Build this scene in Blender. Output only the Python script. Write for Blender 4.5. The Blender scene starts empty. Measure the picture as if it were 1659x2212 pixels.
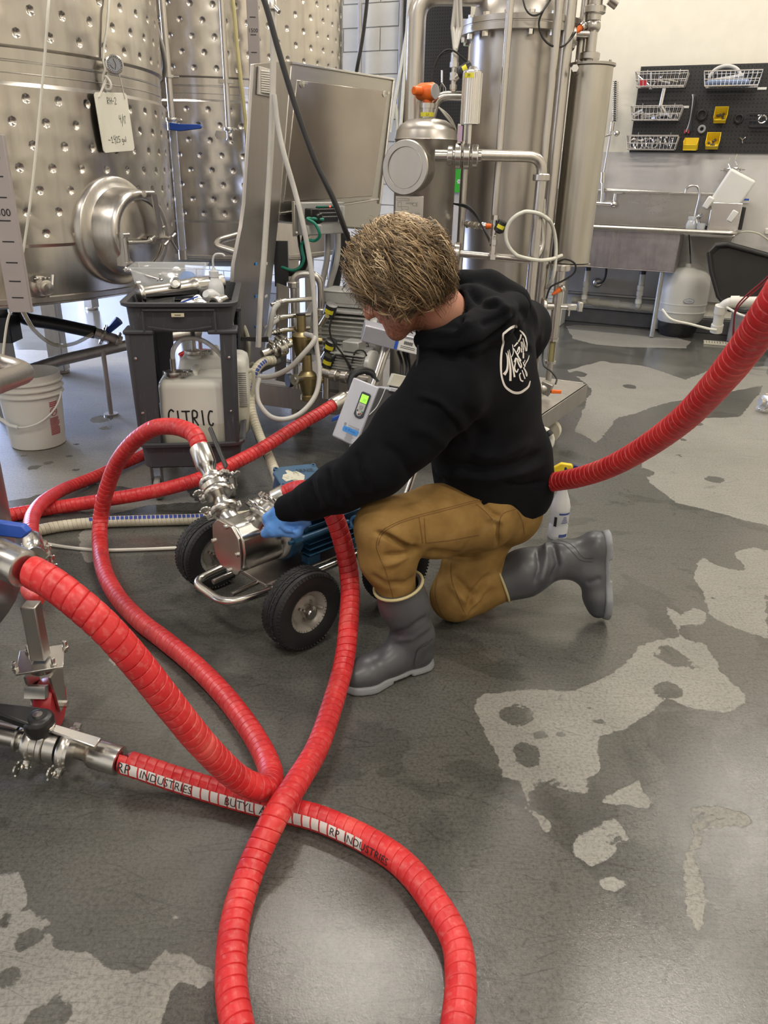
import bpy, bmesh, math, random
import numpy as np
from mathutils import Vector, Matrix
random.seed(7); rng = np.random.default_rng(7)
SC = bpy.context.scene; COL = SC.collection
# ---------------------------------------------------------------- camera, world, lights, exposure
IW, IH, FPX = 1659, 2212, 1640.0
PITCH, ROLL, CAMH = math.radians(24), math.radians(1.37), 1.30
cam = bpy.data.objects.new('camera', bpy.data.cameras.new('camera')); COL.objects.link(cam)
_F = np.array([0, math.cos(PITCH), -math.sin(PITCH)]); _U0 = np.array([0, math.sin(PITCH), math.cos(PITCH)]); _R0 = np.array([1., 0, 0])
_R = _R0*math.cos(ROLL)+_U0*math.sin(ROLL); _U = _U0*math.cos(ROLL)-_R0*math.sin(ROLL); _C = np.array([0, 0, CAMH])
M = Matrix(((_R[0], _U[0], -_F[0]), (_R[1], _U[1], -_F[1]), (_R[2], _U[2], -_F[2]))).to_4x4(); M.translation = Vector(_C)
cam.matrix_world = M
cam.data.sensor_fit = 'VERTICAL'; cam.data.sensor_height = 36; cam.data.lens = 36*FPX/IH; cam.data.clip_start = .05
SC.camera = cam
SC.view_settings.view_transform = 'Standard'; SC.view_settings.look = 'None'; SC.view_settings.gamma = 1
SC.view_settings.use_curve_mapping = False; SC.view_settings.exposure = 0.12
SC.cycles.max_bounces = 7; SC.cycles.diffuse_bounces = 4; SC.cycles.glossy_bounces = 4; SC.cycles.transmission_bounces = 6
SC.cycles.transparent_max_bounces = 8; SC.cycles.caustics_reflective = False; SC.cycles.caustics_refractive = False; SC.cycles.sample_clamp_indirect = 4

def ray(x, y): return _F+(x-829.5)/FPX*_R-(y-1106)/FPX*_U
def P(x, y, Y): r = ray(x, y); return _C+r*(Y/r[1])               # the point seen at a photo pixel that stands Y metres into the room
def G(x, y, z=0.): r = ray(x, y); return _C+r*((z-CAMH)/r[2])      # ... that stands at height z
def V(*a): return np.array(a, float)
def nrm(a): a = np.asarray(a, float); return a/np.linalg.norm(a)
def proj1(v): d = np.asarray(v, float)-_C; z = d@_F; return 829.5+FPX*(d@_R)/z, 1106-FPX*(d@_U)/z
# room frame: u runs right along the back wall, v into it
YAW = math.radians(-23.6); RU = V(math.cos(YAW), math.sin(YAW), 0); RV = V(-math.sin(YAW), math.cos(YAW), 0); RO = V(1.775, 7.798, 0)
def RM(u, v, z): return RO+RU*u+RV*v+V(0, 0, z)
def W(x, y, off=0.):                                               # pixel -> point on the back wall (off = metres in front of it)
    r = ray(x, y); return _C+r*(((RO-RV*off-_C)@RV)/(r@RV))

w = bpy.data.worlds.new('world'); SC.world = w; w.use_nodes = True
w.node_tree.nodes['Background'].inputs[0].default_value = (.62, .72, 1, 1); w.node_tree.nodes['Background'].inputs[1].default_value = 4.0
CEIL = 4.7
def area(name, loc, target, sx, sy, power, col, spread=math.pi):
    l = bpy.data.lights.new(name, 'AREA'); l.shape = 'RECTANGLE'; l.size = sx; l.size_y = sy; l.energy = power; l.color = col; l.spread = spread
    o = bpy.data.objects.new(name, l); COL.objects.link(o); o.location = loc
    o.rotation_euler = (Vector(target)-Vector(loc)).to_track_quat('-Z', 'Y').to_euler(); return o
WARM = (1.0, .93, .82)
LAMPS = [(-5.0, -5.6), (-2.75, -3.9), (-.25, -4.1), (2.1, -3.9), (-2.6, -8.2), (.6, -8.6), (3.4, -6.6), (-.2, -1.2), (-5.2, -9.2), (3.4, -10), (2.6, -1.2)]
for i, (lu, lv) in enumerate(LAMPS):
    q = RM(lu, lv, CEIL-.12); l = area('ceiling_lamp_light', q, (q[0], q[1], 0), 1.15, .16, 62 if i not in (0,) else 230, WARM)
    l.rotation_euler = (0, 0, YAW+(0 if i % 2 else .0))
q = RM(-6.9, -2.4, 1.6); area('daylight_door_light', q, q+RU*3-V(0, 0, .9), 3.4, 2.9, 900, (.50, .62, 1.0))

# ---------------------------------------------------------------- materials
class NT:
    def __init__(s, name):
        s.m = bpy.data.materials.new(name); s.m.use_nodes = True; s.t = s.m.node_tree; s.b = s.t.nodes['Principled BSDF']
    def n(s, typ, inp=None, **k):
        o = s.t.nodes.new(typ)
        for a, v in k.items(): setattr(o, a, v)
        for a, v in (inp or {}).items():
            if isinstance(v, bpy.types.NodeSocket): s.t.links.new(v, o.inputs[a])
            else: o.inputs[a].default_value = v
        return o
    def set(s, **k):
        for a, v in k.items():
            a = {'base': 'Base Color', 'rough': 'Roughness', 'metal': 'Metallic', 'normal': 'Normal', 'alpha': 'Alpha', 'spec': 'Specular IOR Level', 'trans': 'Transmission Weight', 'ior': 'IOR', 'coat': 'Coat Weight', 'emit': 'Emission Color', 'es': 'Emission Strength', 'sheen': 'Sheen Weight', 'sss': 'Subsurface Weight', 'aniso': 'Anisotropic', 'coatr': 'Coat Roughness'}[a]
            if isinstance(v, bpy.types.NodeSocket): s.t.links.new(v, s.b.inputs[a])
            else: s.b.inputs[a].default_value = v
    def math(s, op, a, b=0., c=0., clamp=False):
        return s.n('ShaderNodeMath', {0: a, 1: b, 2: c}, operation=op, use_clamp=clamp).outputs[0]
    def obj(s): return s.n('ShaderNodeTexCoord').outputs['Object']
    def noise(s, scale, detail=3, vec=None, dist=0., rough=.5, out='Fac'):
        d = {'Scale': scale, 'Detail': detail, 'Distortion': dist, 'Roughness': rough}
        if vec is not None: d['Vector'] = vec
        else: d['Vector'] = s.obj()
        return s.n('ShaderNodeTexNoise', d).outputs[out]
    def scaled(s, sc): return s.n('ShaderNodeMapping', {'Vector': s.obj(), 'Scale': sc}).outputs[0]
    def ramp(s, fac, stops):
        r = s.n('ShaderNodeValToRGB', {0: fac}); e = r.color_ramp.elements
        while len(e) < len(stops): e.new(.5)
        for i, (p, c) in enumerate(stops): e[i].position = p; e[i].color = tuple(c)+((1,) if len(c) == 3 else ())
        return r.outputs[0]
    def mix(s, f, a, b):
        o = s.n('ShaderNodeMix', data_type='RGBA')
        for i, v in ((0, f), (6, a), (7, b)):
            if isinstance(v, bpy.types.NodeSocket): s.t.links.new(v, o.inputs[i])
            else: o.inputs[i].default_value = v if i == 0 else (tuple(v)+(1,))[:4]
        return o.outputs[2]
    def bump(s, h, strength=.3, dist=.01, normal=None):
        d = {'Height': h, 'Strength': strength, 'Distance': dist}
        if normal is not None: d['Normal'] = normal
        return s.n('ShaderNodeBump', d).outputs[0]
_mc = {}
def plain(name, col, rough=.5, metal=0., var=.12, bump=0., bscale=60, **k):
    if name in _mc: return _mc[name]
    t = NT(name); nz = t.noise(9, 4)
    c = t.ramp(nz, [(.3, [x*(1-var) for x in col]), (.7, [min(1, x*(1+var)) for x in col])])
    t.set(base=c, rough=rough, metal=metal, **k)
    if bump: t.set(normal=t.bump(t.noise(bscale, 3), bump, .004))
    _mc[name] = t.m; return t.m
def steel(name, col=(.60, .57, .53), rough=.3, streak=(30, 30, 1.2), var=.12, rv=.14, bump=.05, grime=.0):
    if name in _mc: return _mc[name]
    t = NT(name); v = t.scaled(streak); n1 = t.noise(3, 5, v); n2 = t.noise(2.3, 4); n3 = t.noise(1.0, 4, t.scaled((60, 60, 6)))
    f = t.math('MULTIPLY_ADD', n1, .5, t.math('MULTIPLY', n2, .5))
    c = t.ramp(f, [(.32, [x*(1-var) for x in col]), (.68, [min(1, x*(1+var)) for x in col])])
    if grime: c = t.mix(t.math('MULTIPLY', t.ramp(t.noise(5, 5, t.scaled((5, 5, .6))), [(.5, (0, 0, 0)), (.72, (1, 1, 1))]), grime), c, [x*.55 for x in col])
    t.set(base=c, metal=1., rough=t.math('MULTIPLY_ADD', f, rv, rough-rv*.5))
    if bump: t.set(normal=t.bump(n3, bump, .003))
    _mc[name] = t.m; return t.m
def clearm(name, col=(1, 1, 1), rough=.08, alpha=.3):
    if name in _mc: return _mc[name]
    t = NT(name); t.set(base=(*col, 1), rough=rough, alpha=alpha, spec=.8); _mc[name] = t.m; return t.m
MS = steel('brushed_steel', (.58, .55, .51), .3, bump=.02); MSP = steel('polished_steel', (.66, .64, .60), .24, var=.06, rv=.06, bump=.01)
MST = steel('tank_steel', (.58, .545, .50), .25, (9, 9, .5), .10, .12, .008, .3)
MSD = steel('dull_steel', (.47, .445, .41), .40, (14, 14, 2), .12, .12, .05, .25)
MSV = steel('vessel_steel', (.47, .44, .40), .36, (3, 3, 1), .10, .12, .03, .15)
MSW = steel('bright_steel', (.78, .76, .73), .20, var=.05, rv=.06)
MBK = plain('black_rubber', (.012, .012, .012), .55); MBP = plain('black_plastic', (.02, .02, .021), .35)
MWH = plain('white_plastic', (.75, .75, .72), .4, var=.04); MCR = plain('cream_plastic', (.72, .68, .55), .45, var=.05)
MYL = plain('yellow_plastic', (.85, .62, .03), .4, var=.05); MORG = plain('orange_paint', (.90, .17, .02), .4, var=.05)
MBL = plain('blue_plastic', (.03, .10, .50), .4); MINK = plain('black_ink', (.01, .01, .012), .7)
MBR = steel('brass', (.40, .33, .17), .38, (8, 8, 8), .15, .1, .1); MGN = plain('green_cable', (.01, .23, .15), .4)
MRED = plain('red_plastic', (.45, .02, .03), .4)

# ---------------------------------------------------------------- mesh helpers
class MB:
    def __init__(s): s.v = []; s.f = []; s.attr = None
    def add(s, vs, fs):
        o = len(s.v); s.v.extend([tuple(map(float, q)) for q in vs]); s.f.extend([tuple(i+o for i in f) for f in fs]); return s
    def box(s, c, size, ax=None):                                  # ax = (u, v, w) axes
        u, v, w_ = [np.asarray(a, float) for a in (ax or ((1, 0, 0), (0, 1, 0), (0, 0, 1)))]; c = np.asarray(c, float); h = [x/2 for x in size]
        p = [c+u*h[0]*i+v*h[1]*j+w_*h[2]*k for i in (-1, 1) for j in (-1, 1) for k in (-1, 1)]
        return s.add(p, [(0, 1, 3, 2), (4, 6, 7, 5), (0, 4, 5, 1), (2, 3, 7, 6), (0, 2, 6, 4), (1, 5, 7, 3)])
    def lathe(s, prof, o=(0, 0, 0), axis=(0, 0, 1), n=24, ref=None, arc=None, caps=True, sq=None):
        a = nrm(axis); o = np.asarray(o, float)
        r = np.asarray(ref, float) if ref is not None else (V(1, 0, 0) if abs(a[0]) < .8 else V(0, 1, 0))
        x = nrm(r-a*(r@a)); y = np.cross(a, x); vs = []; full = arc is None; a0, a1 = arc or (0, 2*math.pi); m = n if full else n+1
        for (rr, h) in prof:
            for i in range(m):
                t = a0+(a1-a0)*i/n; e = 1.
                if sq: c_, s_ = abs(math.cos(t)), abs(math.sin(t)); e = 1/((c_**sq+s_**sq)**(1/sq))
                vs.append(o+a*h+(x*math.cos(t)+y*math.sin(t))*rr*e)
        fs = [(j*m+i, j*m+(i+1) % m, (j+1)*m+(i+1) % m, (j+1)*m+i) for j in range(len(prof)-1) for i in range(n)]
        if caps and full:
            if prof[0][0] > 1e-5: fs.append(tuple(range(m))[::-1])
            if prof[-1][0] > 1e-5: fs.append(tuple((len(prof)-1)*m+i for i in range(m)))
        return s.add(vs, fs)
    def cyl(s, p0, p1, r0, r1=None, n=20, bev=0., sq=None, ref=None):
        p0 = np.asarray(p0, float); p1 = np.asarray(p1, float); L = np.linalg.norm(p1-p0); r1 = r0 if r1 is None else r1
        pr = [(r0, 0), (r1, L)] if not bev else [(r0-bev, 0), (r0, bev), (r1, L-bev), (r1-bev, L)]
        return s.lathe(pr, p0, p1-p0, n, sq=sq, ref=ref)
    def tube(s, pts, r, n=12, closed=False, caps=True, up=None):
        pts = [np.asarray(p, float) for p in pts]; m = len(pts); rs = r if hasattr(r, '__len__') else [r]*m
        fr = frames(pts, closed, up); vs = []
        for p, (t, a, b), q in zip(pts, fr, rs): vs += [p+(a*math.cos(2*math.pi*i/n)+b*math.sin(2*math.pi*i/n))*q for i in range(n)]
        k = m if closed else m-1
        fs = [(j*n+i, j*n+(i+1) % n, ((j+1) % m)*n+(i+1) % n, ((j+1) % m)*n+i) for j in range(k) for i in range(n)]
        if caps and not closed: fs += [tuple(range(n))[::-1], tuple((m-1)*n+i for i in range(n))]
        return s.add(vs, fs)
    def prism(s, poly, h0, h1, o=(0, 0, 0), ax=None):              # poly in (u, v), extruded along w from h0 to h1
        u, v, w_ = [np.asarray(a, float) for a in (ax or ((1, 0, 0), (0, 1, 0), (0, 0, 1)))]; o = np.asarray(o, float); n = len(poly)
        vs = [o+u*a+v*b+w_*h for h in (h0, h1) for a, b in poly]
        return s.add(vs, [tuple(range(n))[::-1], tuple(range(n, 2*n))]+[(i, (i+1) % n, n+(i+1) % n, n+i) for i in range(n)])
    def sphere(s, c, r, n=16, m=10, ax=None, sc=(1, 1, 1)):
        u, v, w_ = [np.asarray(a, float) for a in (ax or ((1, 0, 0), (0, 1, 0), (0, 0, 1)))]; c = np.asarray(c, float); vs = []
        for j in range(m+1):
            t = math.pi*j/m
            for i in range(n):
                p = 2*math.pi*i/n; vs.append(c+(u*math.sin(t)*math.cos(p)*sc[0]+v*math.sin(t)*math.sin(p)*sc[1]+w_*math.cos(t)*sc[2])*r)
        return s.add(vs, [(j*n+i, (j+1)*n+i, (j+1)*n+(i+1) % n, j*n+(i+1) % n) for j in range(m) for i in range(n)])
    def torus(s, c, axis, R, r, n=24, m=8):
        a = nrm(axis); q = V(1, 0, 0) if abs(a[0]) < .8 else V(0, 1, 0); x = nrm(q-a*(q@a)); y = np.cross(a, x)
        return s.tube([np.asarray(c)+(x*math.cos(2*math.pi*i/n)+y*math.sin(2*math.pi*i/n))*R for i in range(n)], r, m, closed=True)
    def quad(s, a, b, c, d): return s.add([a, b, c, d], [(0, 1, 2, 3)])
def frames(pts, closed=False, up=None):
    m = len(pts); T = []
    for i in range(m):
        a = pts[(i-1) % m] if (closed or i) else pts[0]; b = pts[(i+1) % m] if (closed or i < m-1) else pts[-1]; T.append(nrm(b-a+1e-12))
    out = []
    if up is not None:
        for t in T: a = nrm(up-t*(up@t)+1e-9); out.append((t, a, np.cross(t, a)))
        return out
    q = V(0, 0, 1) if abs(T[0][2]) < .9 else V(1, 0, 0); a = nrm(q-T[0]*(q@T[0]))
    for t in T: a = nrm(a-t*(a@t)); out.append((t, a, np.cross(t, a)))
    return out
def spline(pts, n=8, closed=False):                                # centripetal-ish Catmull-Rom
    P_ = [np.asarray(p, float) for p in pts]; m = len(P_); out = []
    for i in range(m if closed else m-1):
        p1, p2 = P_[i], P_[(i+1) % m]; p0 = P_[(i-1) % m] if (closed or i) else 2*p1-p2; p3 = P_[(i+2) % m] if (closed or i < m-2) else 2*p2-p1
        for j in range(n):
            t = j/n; out.append(.5*(2*p1+(p2-p0)*t+(2*p0-5*p1+4*p2-p3)*t*t+(3*p1-p0-3*p2+p3)*t**3))
    if not closed: out.append(P_[-1])
    return out
def resample(pts, step):
    p = np.array(pts); d = np.r_[0, np.cumsum(np.linalg.norm(np.diff(p, axis=0), axis=1))]; n = max(2, int(round(d[-1]/step))+1)
    s_ = np.linspace(0, d[-1], n); return np.stack([np.interp(s_, d, p[:, k]) for k in range(3)], 1), s_
def bent(pts, r, n=5):                                             # pipe path: straight runs with rounded elbows of radius r
    P_ = [np.asarray(p, float) for p in pts]; out = [P_[0]]
    for a, b, c in zip(P_, P_[1:], P_[2:]):
        d0 = nrm(a-b); d1 = nrm(c-b); k = min(r, .45*np.linalg.norm(a-b), .45*np.linalg.norm(c-b))
        for j in range(n+1):
            t = j/n; out.append((1-t)**2*(b+d0*k)+2*t*(1-t)*b+t*t*(b+d1*k))
    out.append(P_[-1]); return out
WLOC = {}
def mesh_of(name, mb, mat, o, smooth=38):
    me = bpy.data.meshes.new(name)
    vv = np.array(mb.v, float).reshape(-1, 3)-np.asarray(o); me.from_pydata(vv.tolist(), [], mb.f)
    if smooth: me.polygons.foreach_set('use_smooth', [True]*len(me.polygons)); me.set_sharp_from_angle(angle=math.radians(smooth))
    if mat is not None: me.materials.append(mat)
    return me
def props(o, label=None, cat=None, group=None, kind=None):
    for k, v in (('label', label), ('category', cat), ('group', group), ('kind', kind)):
        if v: o[k] = v
def thing(name, label, cat, loc, group=None):
    o = bpy.data.objects.new(name, None); COL.objects.link(o); o.location = tuple(map(float, loc)); o.empty_display_size = .05
    WLOC[o.name] = np.asarray(loc, float); props(o, label, cat, group); return o
STUFFY = {'lettering', 'seam', 'back_print', 'markings', 'boot_seam', 'handwriting', 'edge_trim', 'maker_print', 'weld_seam', 'bowl_seam', 'star_print', 'mesh_wires'}
def part(name, mb, mat, parent, bevel=0., label=None, kind=None, smooth=38, seg=2):
    L = WLOC[parent.name]; o = bpy.data.objects.new(name, mesh_of(name, mb, mat, L, smooth)); COL.objects.link(o); o.parent = parent
    WLOC[o.name] = L; props(o, label, kind=kind or ('stuff' if name in STUFFY else None))
    if bevel: addbev(o, bevel, seg)
    return o
def addbev(o, w_, seg=2):
    b = o.modifiers.new('bevel', 'BEVEL'); b.width = w_; b.segments = seg; b.limit_method = 'ANGLE'; b.angle_limit = math.radians(40); b.harden_normals = False
def single(name, mb, mat, label=None, cat=None, group=None, kind=None, bevel=0., smooth=38):
    a = np.array(mb.v); L = (a.min(0)+a.max(0))/2; L[2] = a[:, 2].min()
    o = bpy.data.objects.new(name, mesh_of(name, mb, mat, L, smooth)); COL.objects.link(o); o.location = tuple(L); WLOC[o.name] = L
    props(o, label, cat, group, kind)
    if bevel: addbev(o, bevel)
    return o
def dup(root, loc, label=None, rot=0.):
    r = root.copy(); COL.objects.link(r); r.location = tuple(map(float, loc)); r.rotation_euler = (0, 0, rot); WLOC[r.name] = np.asarray(loc, float)
    if label: r['label'] = label
    for ch in list(root.children):
        c = ch.copy(); COL.objects.link(c); c.parent = r
        for g in list(ch.children): d = g.copy(); COL.objects.link(d); d.parent = c
    return r
_tc = {}
def text2d(txt, size=1., font=None, res=3, offset=0.):             # -> verts (n,3 in text plane, centred in x,y), faces
    cu = bpy.data.curves.new('text', 'FONT'); cu.body = txt; cu.size = size; cu.align_x = 'CENTER'; cu.align_y = 'CENTER'; cu.resolution_u = res; cu.offset = offset
    o = bpy.data.objects.new('text', cu); COL.objects.link(o); dg = bpy.context.evaluated_depsgraph_get(); dg.update(); ev = o.evaluated_get(dg); me = ev.to_mesh()
    v = [tuple(q.co) for q in me.vertices]; f = [tuple(p.vertices) for p in me.polygons]; ev.to_mesh_clear(); bpy.data.objects.remove(o); bpy.data.curves.remove(cu)
    return v, f
def textmb(txt, size, o, ax, off=.0008, mb=None, sx=1., shear=0.):
    mb = mb or MB(); u, v, w_ = [np.asarray(a, float) for a in ax]; vs, fs = text2d(txt, size)
    return mb.add([np.asarray(o)+u*(x*sx+shear*y)+v*y+w_*off for x, y, z in vs], fs)
def strokes(lines, wd, o, ax, off=.0008, mb=None):                 # handwriting: polylines in (u, v) as flat ribbons
    mb = mb or MB(); u, v, w_ = [np.asarray(a, float) for a in ax]; o = np.asarray(o)
    for ln in lines:
        p = np.array(ln, float); 
        if len(p) > 2: p = np.array([q[:2] for q in spline([(a, b, 0) for a, b in p], 4)])
        for k, (a, b) in enumerate(zip(p, p[1:])):
            d = b-a; L = np.linalg.norm(d)
            if L < 1e-6: continue
            d /= L; q = V(-d[1], d[0])*wd/2; e = d*wd*.3; z = off+k*.00001
            mb.add([o+u*c[0]+v*c[1]+w_*z for c in (a-e+q, a-e-q, b+e-q, b+e+q)], [(0, 1, 2, 3)])
    return mb
def clamp_fit(mb, c, axis, r, ref=None, wing=True):                # sanitary tri-clamp: two half shells, bolt and wing nut
    a = nrm(axis); c = np.asarray(c, float); mb.lathe([(r*.8, -.011), (r*1.22, -.009), (r*1.28, -.004), (r*1.28, .004), (r*1.22, .009), (r*.8, .011)], c, a, 24)
    q = np.asarray(ref if ref is not None else (0, 0, 1), float); x = nrm(q-a*(q@a)); y = np.cross(a, x)
    for s_ in (-1, 1): mb.box(c+x*r*1.42+y*s_*.008, (r*.5, .010, .014), (x, y, a))
    mb.cyl(c+x*r*1.5-y*.02, c+x*r*1.5+y*.045, .0035, n=8)
    if wing: mb.sphere(c+x*r*1.5+y*.03, .008, 8, 6); mb.box(c+x*r*1.5+y*.043, (.034, .012, .004), (x, y, a)); mb.lathe([(.004, -.002), (.013, -.002), (.013, .002), (.004, .002)], c+x*r*1.5+y*.05, a, 12)
    mb.cyl(c-x*r*1.36-a*.008, c-x*r*1.36+a*.008, .006, n=8); return mb
# ================================================================ the room shell
def sdf_poly(px, py, poly):
    poly = np.array(poly); n = len(poly); d = np.full(px.shape, 1e9); ins = np.zeros(px.shape, bool)
    for i in range(n):
        a = poly[i]; b = poly[(i+1) % n]; e = b-a; wx = px-a[0]; wy = py-a[1]
        t = np.clip((wx*e[0]+wy*e[1])/(e@e+1e-12), 0, 1); d = np.minimum(d, (wx-e[0]*t)**2+(wy-e[1]*t)**2)
        c = ((a[1] > py) != (b[1] > py)); xi = (b[0]-a[0])*(py-a[1])/(b[1]-a[1]+1e-12)+a[0]; ins ^= c & (px < xi)
    d = np.sqrt(d); return np.where(ins, -d, d)
def pix(poly): return [G(x, y)[:2] for x, y in poly]
DRY = [
 [(1025,1525),(1045,1500),(1120,1490),(1240,1492),(1320,1455),(1370,1420),(1378,1395),(1420,1383),(1470,1378),(1448,1330),(1440,1312),(1470,1330),(1500,1312),(1520,1320),(1560,1345),(1659,1380),(1659,1215),(1600,1235),(1560,1225),(1520,1205),(1505,1215),(1500,1245),(1520,1280),(1530,1320),(1520,1390),(1560,1450),(1610,1500),(1600,1518),(1560,1532),(1500,1528),(1440,1508),(1400,1535),(1345,1570),(1300,1595),(1292,1640),(1295,1660),(1262,1680),(1265,1712),(1230,1708),(1170,1690),(1150,1700),(1143,1745),(1190,1775),(1182,1792),(1135,1745),(1120,1690),(1085,1680),(1078,1640),(1050,1595),(1035,1560)],
 [(1304,1733),(1350,1700),(1378,1686),(1392,1712),(1412,1740),(1400,1748),(1360,1740)],
 [(1242,1850),(1250,1805),(1290,1790),(1330,1770),(1355,1810),(1330,1835),(1278,1868)],
 [(1490,1750),(1520,1740),(1600,1748),(1632,1775),(1600,1790),(1570,1780),(1530,1800),(1500,1850),(1530,1920),(1515,1985),(1508,2010),(1485,1950),(1480,1920),(1470,1870),(1495,1810)],
 [(1290,1905),(1320,1895),(1352,1905),(1330,1918),(1300,1920)],
 [(-200,1900),(0,1900),(28,1885),(50,1920),(72,1980),(95,1975),(110,2000),(112,2050),(200,2055),(230,2095),(310,2110),(345,2050),(400,2065),(460,2110),(445,2135),(365,2110),(340,2180),(345,2230),(330,2400),(-300,2500)],
 [(352,1960),(375,1955),(395,1980),(380,1990)],
 [(1659,820),(1600,900),(1480,905),(1400,960),(1380,1010),(1400,1040),(1460,1085),(1560,1110),(1659,1135),(1800,1180),(2400,1000),(2300,600),(1800,680)],
 [(1585,1195),(1620,1180),(1659,1188),(1800,1200),(1800,1340),(1659,1300),(1625,1240)],
 [(1225,800),(1300,780),(1390,790),(1480,820),(1530,800),(1659,790),(1659,830),(1560,850),(1440,870),(1330,905),(1290,960),(1240,930),(1280,840)],
 [(1220,700),(1400,712),(1500,740),(1480,752),(1360,750),(1290,745),(1240,735)],
 [(-900,740),(300,760),(330,1000),(320,1060),(180,1040),(60,1075),(-400,1150),(-1200,1000)],
 [(215,1115),(330,1090),(430,1085),(400,1060),(300,1072),(160,1100)],
 [(590,1130),(600,1095),(660,1040),(720,1000),(770,985),(790,1000),(740,1030),(690,1060),(640,1095)],
 [(190,1120),(225,1130),(212,1210),(185,1215),(170,1160)], [(230,1360),(290,1370),(270,1400),(250,1440),(235,1420)],
]
WETSP = [(1112,1545,28,.7),(1140,1632,34,.8),(1275,1528,11,.5),(1168,1587,16,.5),(1208,1585,8,.5),(1295,1558,18,.4),(1215,1658,8,.5),(1455,1420,24,.9),(1445,1490,30,.6),(1500,1370,34,.5),(1545,1035,20,.35),(1505,915,14,.35),(1470,985,9,.35),(1475,950,6,.35),(1540,1290,14,.2),(1390,1020,20,.4),(1360,1060,22,.35),(60,2030,30,.8),(10,1985,26,.7),(18,2110,30,.8),(45,2150,18,.35),(108,2195,48,.9),(1250,808,18,.35),(1325,780,14,.3),(1360,835,14,.3),(165,960,7,.4),(150,985,9,.3),(105,1000,10,.35),(75,1010,12,.3),(165,1015,9,.35),(172,1030,10,.35),(50,985,9,.3),(220,905,24,.35),(228,925,13,.3),(100,1940,10,.5)]
def nonuni(a, b, segs):
    out = [a]
    while out[-1] < b:
        s_ = next(st for lim, st in segs if out[-1] < lim); out.append(out[-1]+s_)
    return np.array(out)
xs = nonuni(-9, 9, [(-2.4, .2), (.15, .02), (1.3, .008), (3.0, .02), (99, .2)]); ys = nonuni(-4.5, 14, [(.4, .3), (1.1, .02), (2.0, .008), (3.2, .02), (6.2, .03), (99, .3)])
X, Y = np.meshgrid(xs, ys); d = np.full(X.shape, 9.)
for poly in DRY: d = np.minimum(d, sdf_poly(X, Y, pix(poly)))
wet = np.full(X.shape, 9.)
for (px, py, r, sq) in WETSP:
    c = G(px, py); rx = abs(G(px+r, py)[0]-c[0]); ry = abs(G(px, py-r*sq)[1]-c[1]); wet = np.minimum(wet, (np.sqrt(((X-c[0])/rx)**2+((Y-c[1])/ry)**2)-1)*min(rx, ry))
for (px, py, hl, hw, ang, pit) in [(1118, 1545, .045, .036, 1.2, .017), (1142, 1630, .045, .040, .7, .02), (1215, 1722, .075, .048, 2.4, .015), (1452, 1420, .07, .036, 2.3, .02), (1448, 1488, .06, .03, .8, .018), (1565, 1802, .075, .045, 2.3, .015), (1325, 1810, .035, .02, 2.2, .014), (85, 2200, .06, .035, 1.0, .02), (1500, 1378, .08, .04, .9, .018), (1568, 1415, .06, .04, .9, .016)]:
    c = G(px, py); ux_ = (X-c[0])*math.cos(ang)+(Y-c[1])*math.sin(ang); uy_ = -(X-c[0])*math.sin(ang)+(Y-c[1])*math.cos(ang); el = (np.sqrt((ux_/hl)**2+(uy_/hw)**2)-1)*hw; st_ = np.sin((ux_+.35*np.abs(uy_))*2*math.pi/pit)*.0028
    d = np.maximum(d, -np.maximum(el, st_))
d = np.maximum(d, -wet)
mb = MB(); nx = len(xs); mb.v = np.stack([X.ravel(), Y.ravel(), np.zeros(X.size)], 1).tolist()
ii = np.arange((len(ys)-1)*nx).reshape(-1, nx)[:, :-1].ravel(); mb.f = np.stack([ii, ii+1, ii+nx+1, ii+nx], 1).tolist()
t = NT('floor_concrete')
at = t.n('ShaderNodeAttribute', attribute_name='dry').outputs['Fac']
e = t.math('MULTIPLY_ADD', t.math('SUBTRACT', t.noise(26, 6, rough=.65), .5), .035, at)
e = t.math('MULTIPLY_ADD', t.math('SUBTRACT', t.noise(5, 3), .5), .05, e)
dryf = t.math('MULTIPLY_ADD', e, -260, .5, clamp=True)                               # 1 where dry
film = t.ramp(t.noise(1.9, 5, dist=.8, rough=.6), [(.44, (0, 0, 0)), (.47, (1, 1, 1))])      # second, thinner film outline
grain = t.noise(260, 4, rough=.8); mott = t.noise(6, 6, dist=.4); big = t.noise(1.1, 4)
speck = t.ramp(t.noise(120, 3, rough=.7), [(.36, (.68,)*3), (.5, (1,)*3), (.66, (1.18,)*3)])
scr = t.n('ShaderNodeTexVoronoi', {'Vector': t.n('ShaderNodeMapping', {'Vector': t.obj(), 'Rotation': (0, 0, .6), 'Scale': (3, 40, 1)}).outputs[0], 'Scale': 1.2}, feature='DISTANCE_TO_EDGE').outputs['Distance']
scr2 = t.n('ShaderNodeTexVoronoi', {'Vector': t.n('ShaderNodeMapping', {'Vector': t.obj(), 'Rotation': (0, 0, 2.0), 'Scale': (2, 26, 1)}).outputs[0], 'Scale': 1.1}, feature='DISTANCE_TO_EDGE').outputs['Distance']
scm = t.math('MINIMUM', t.ramp(scr, [(0, (.55,)*3), (.012, (1,)*3)]), t.ramp(scr2, [(0, (.6,)*3), (.012, (1,)*3)]))
wetc = t.mix(mott, (.060, .064, .057), (.095, .091, .082)); wetc = t.mix(t.math('MULTIPLY', film, .35), wetc, (.15, .147, .135))
dryc = t.mix(mott, (.205, .198, .178), (.275, .264, .238))
c = t.mix(dryf, wetc, dryc)
c = t.n('ShaderNodeMix', {0: .9, 6: c, 7: speck}, data_type='RGBA', blend_type='MULTIPLY').outputs[2]
c = t.n('ShaderNodeMix', {0: .8, 6: c, 7: scm}, data_type='RGBA', blend_type='MULTIPLY').outputs[2]
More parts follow.
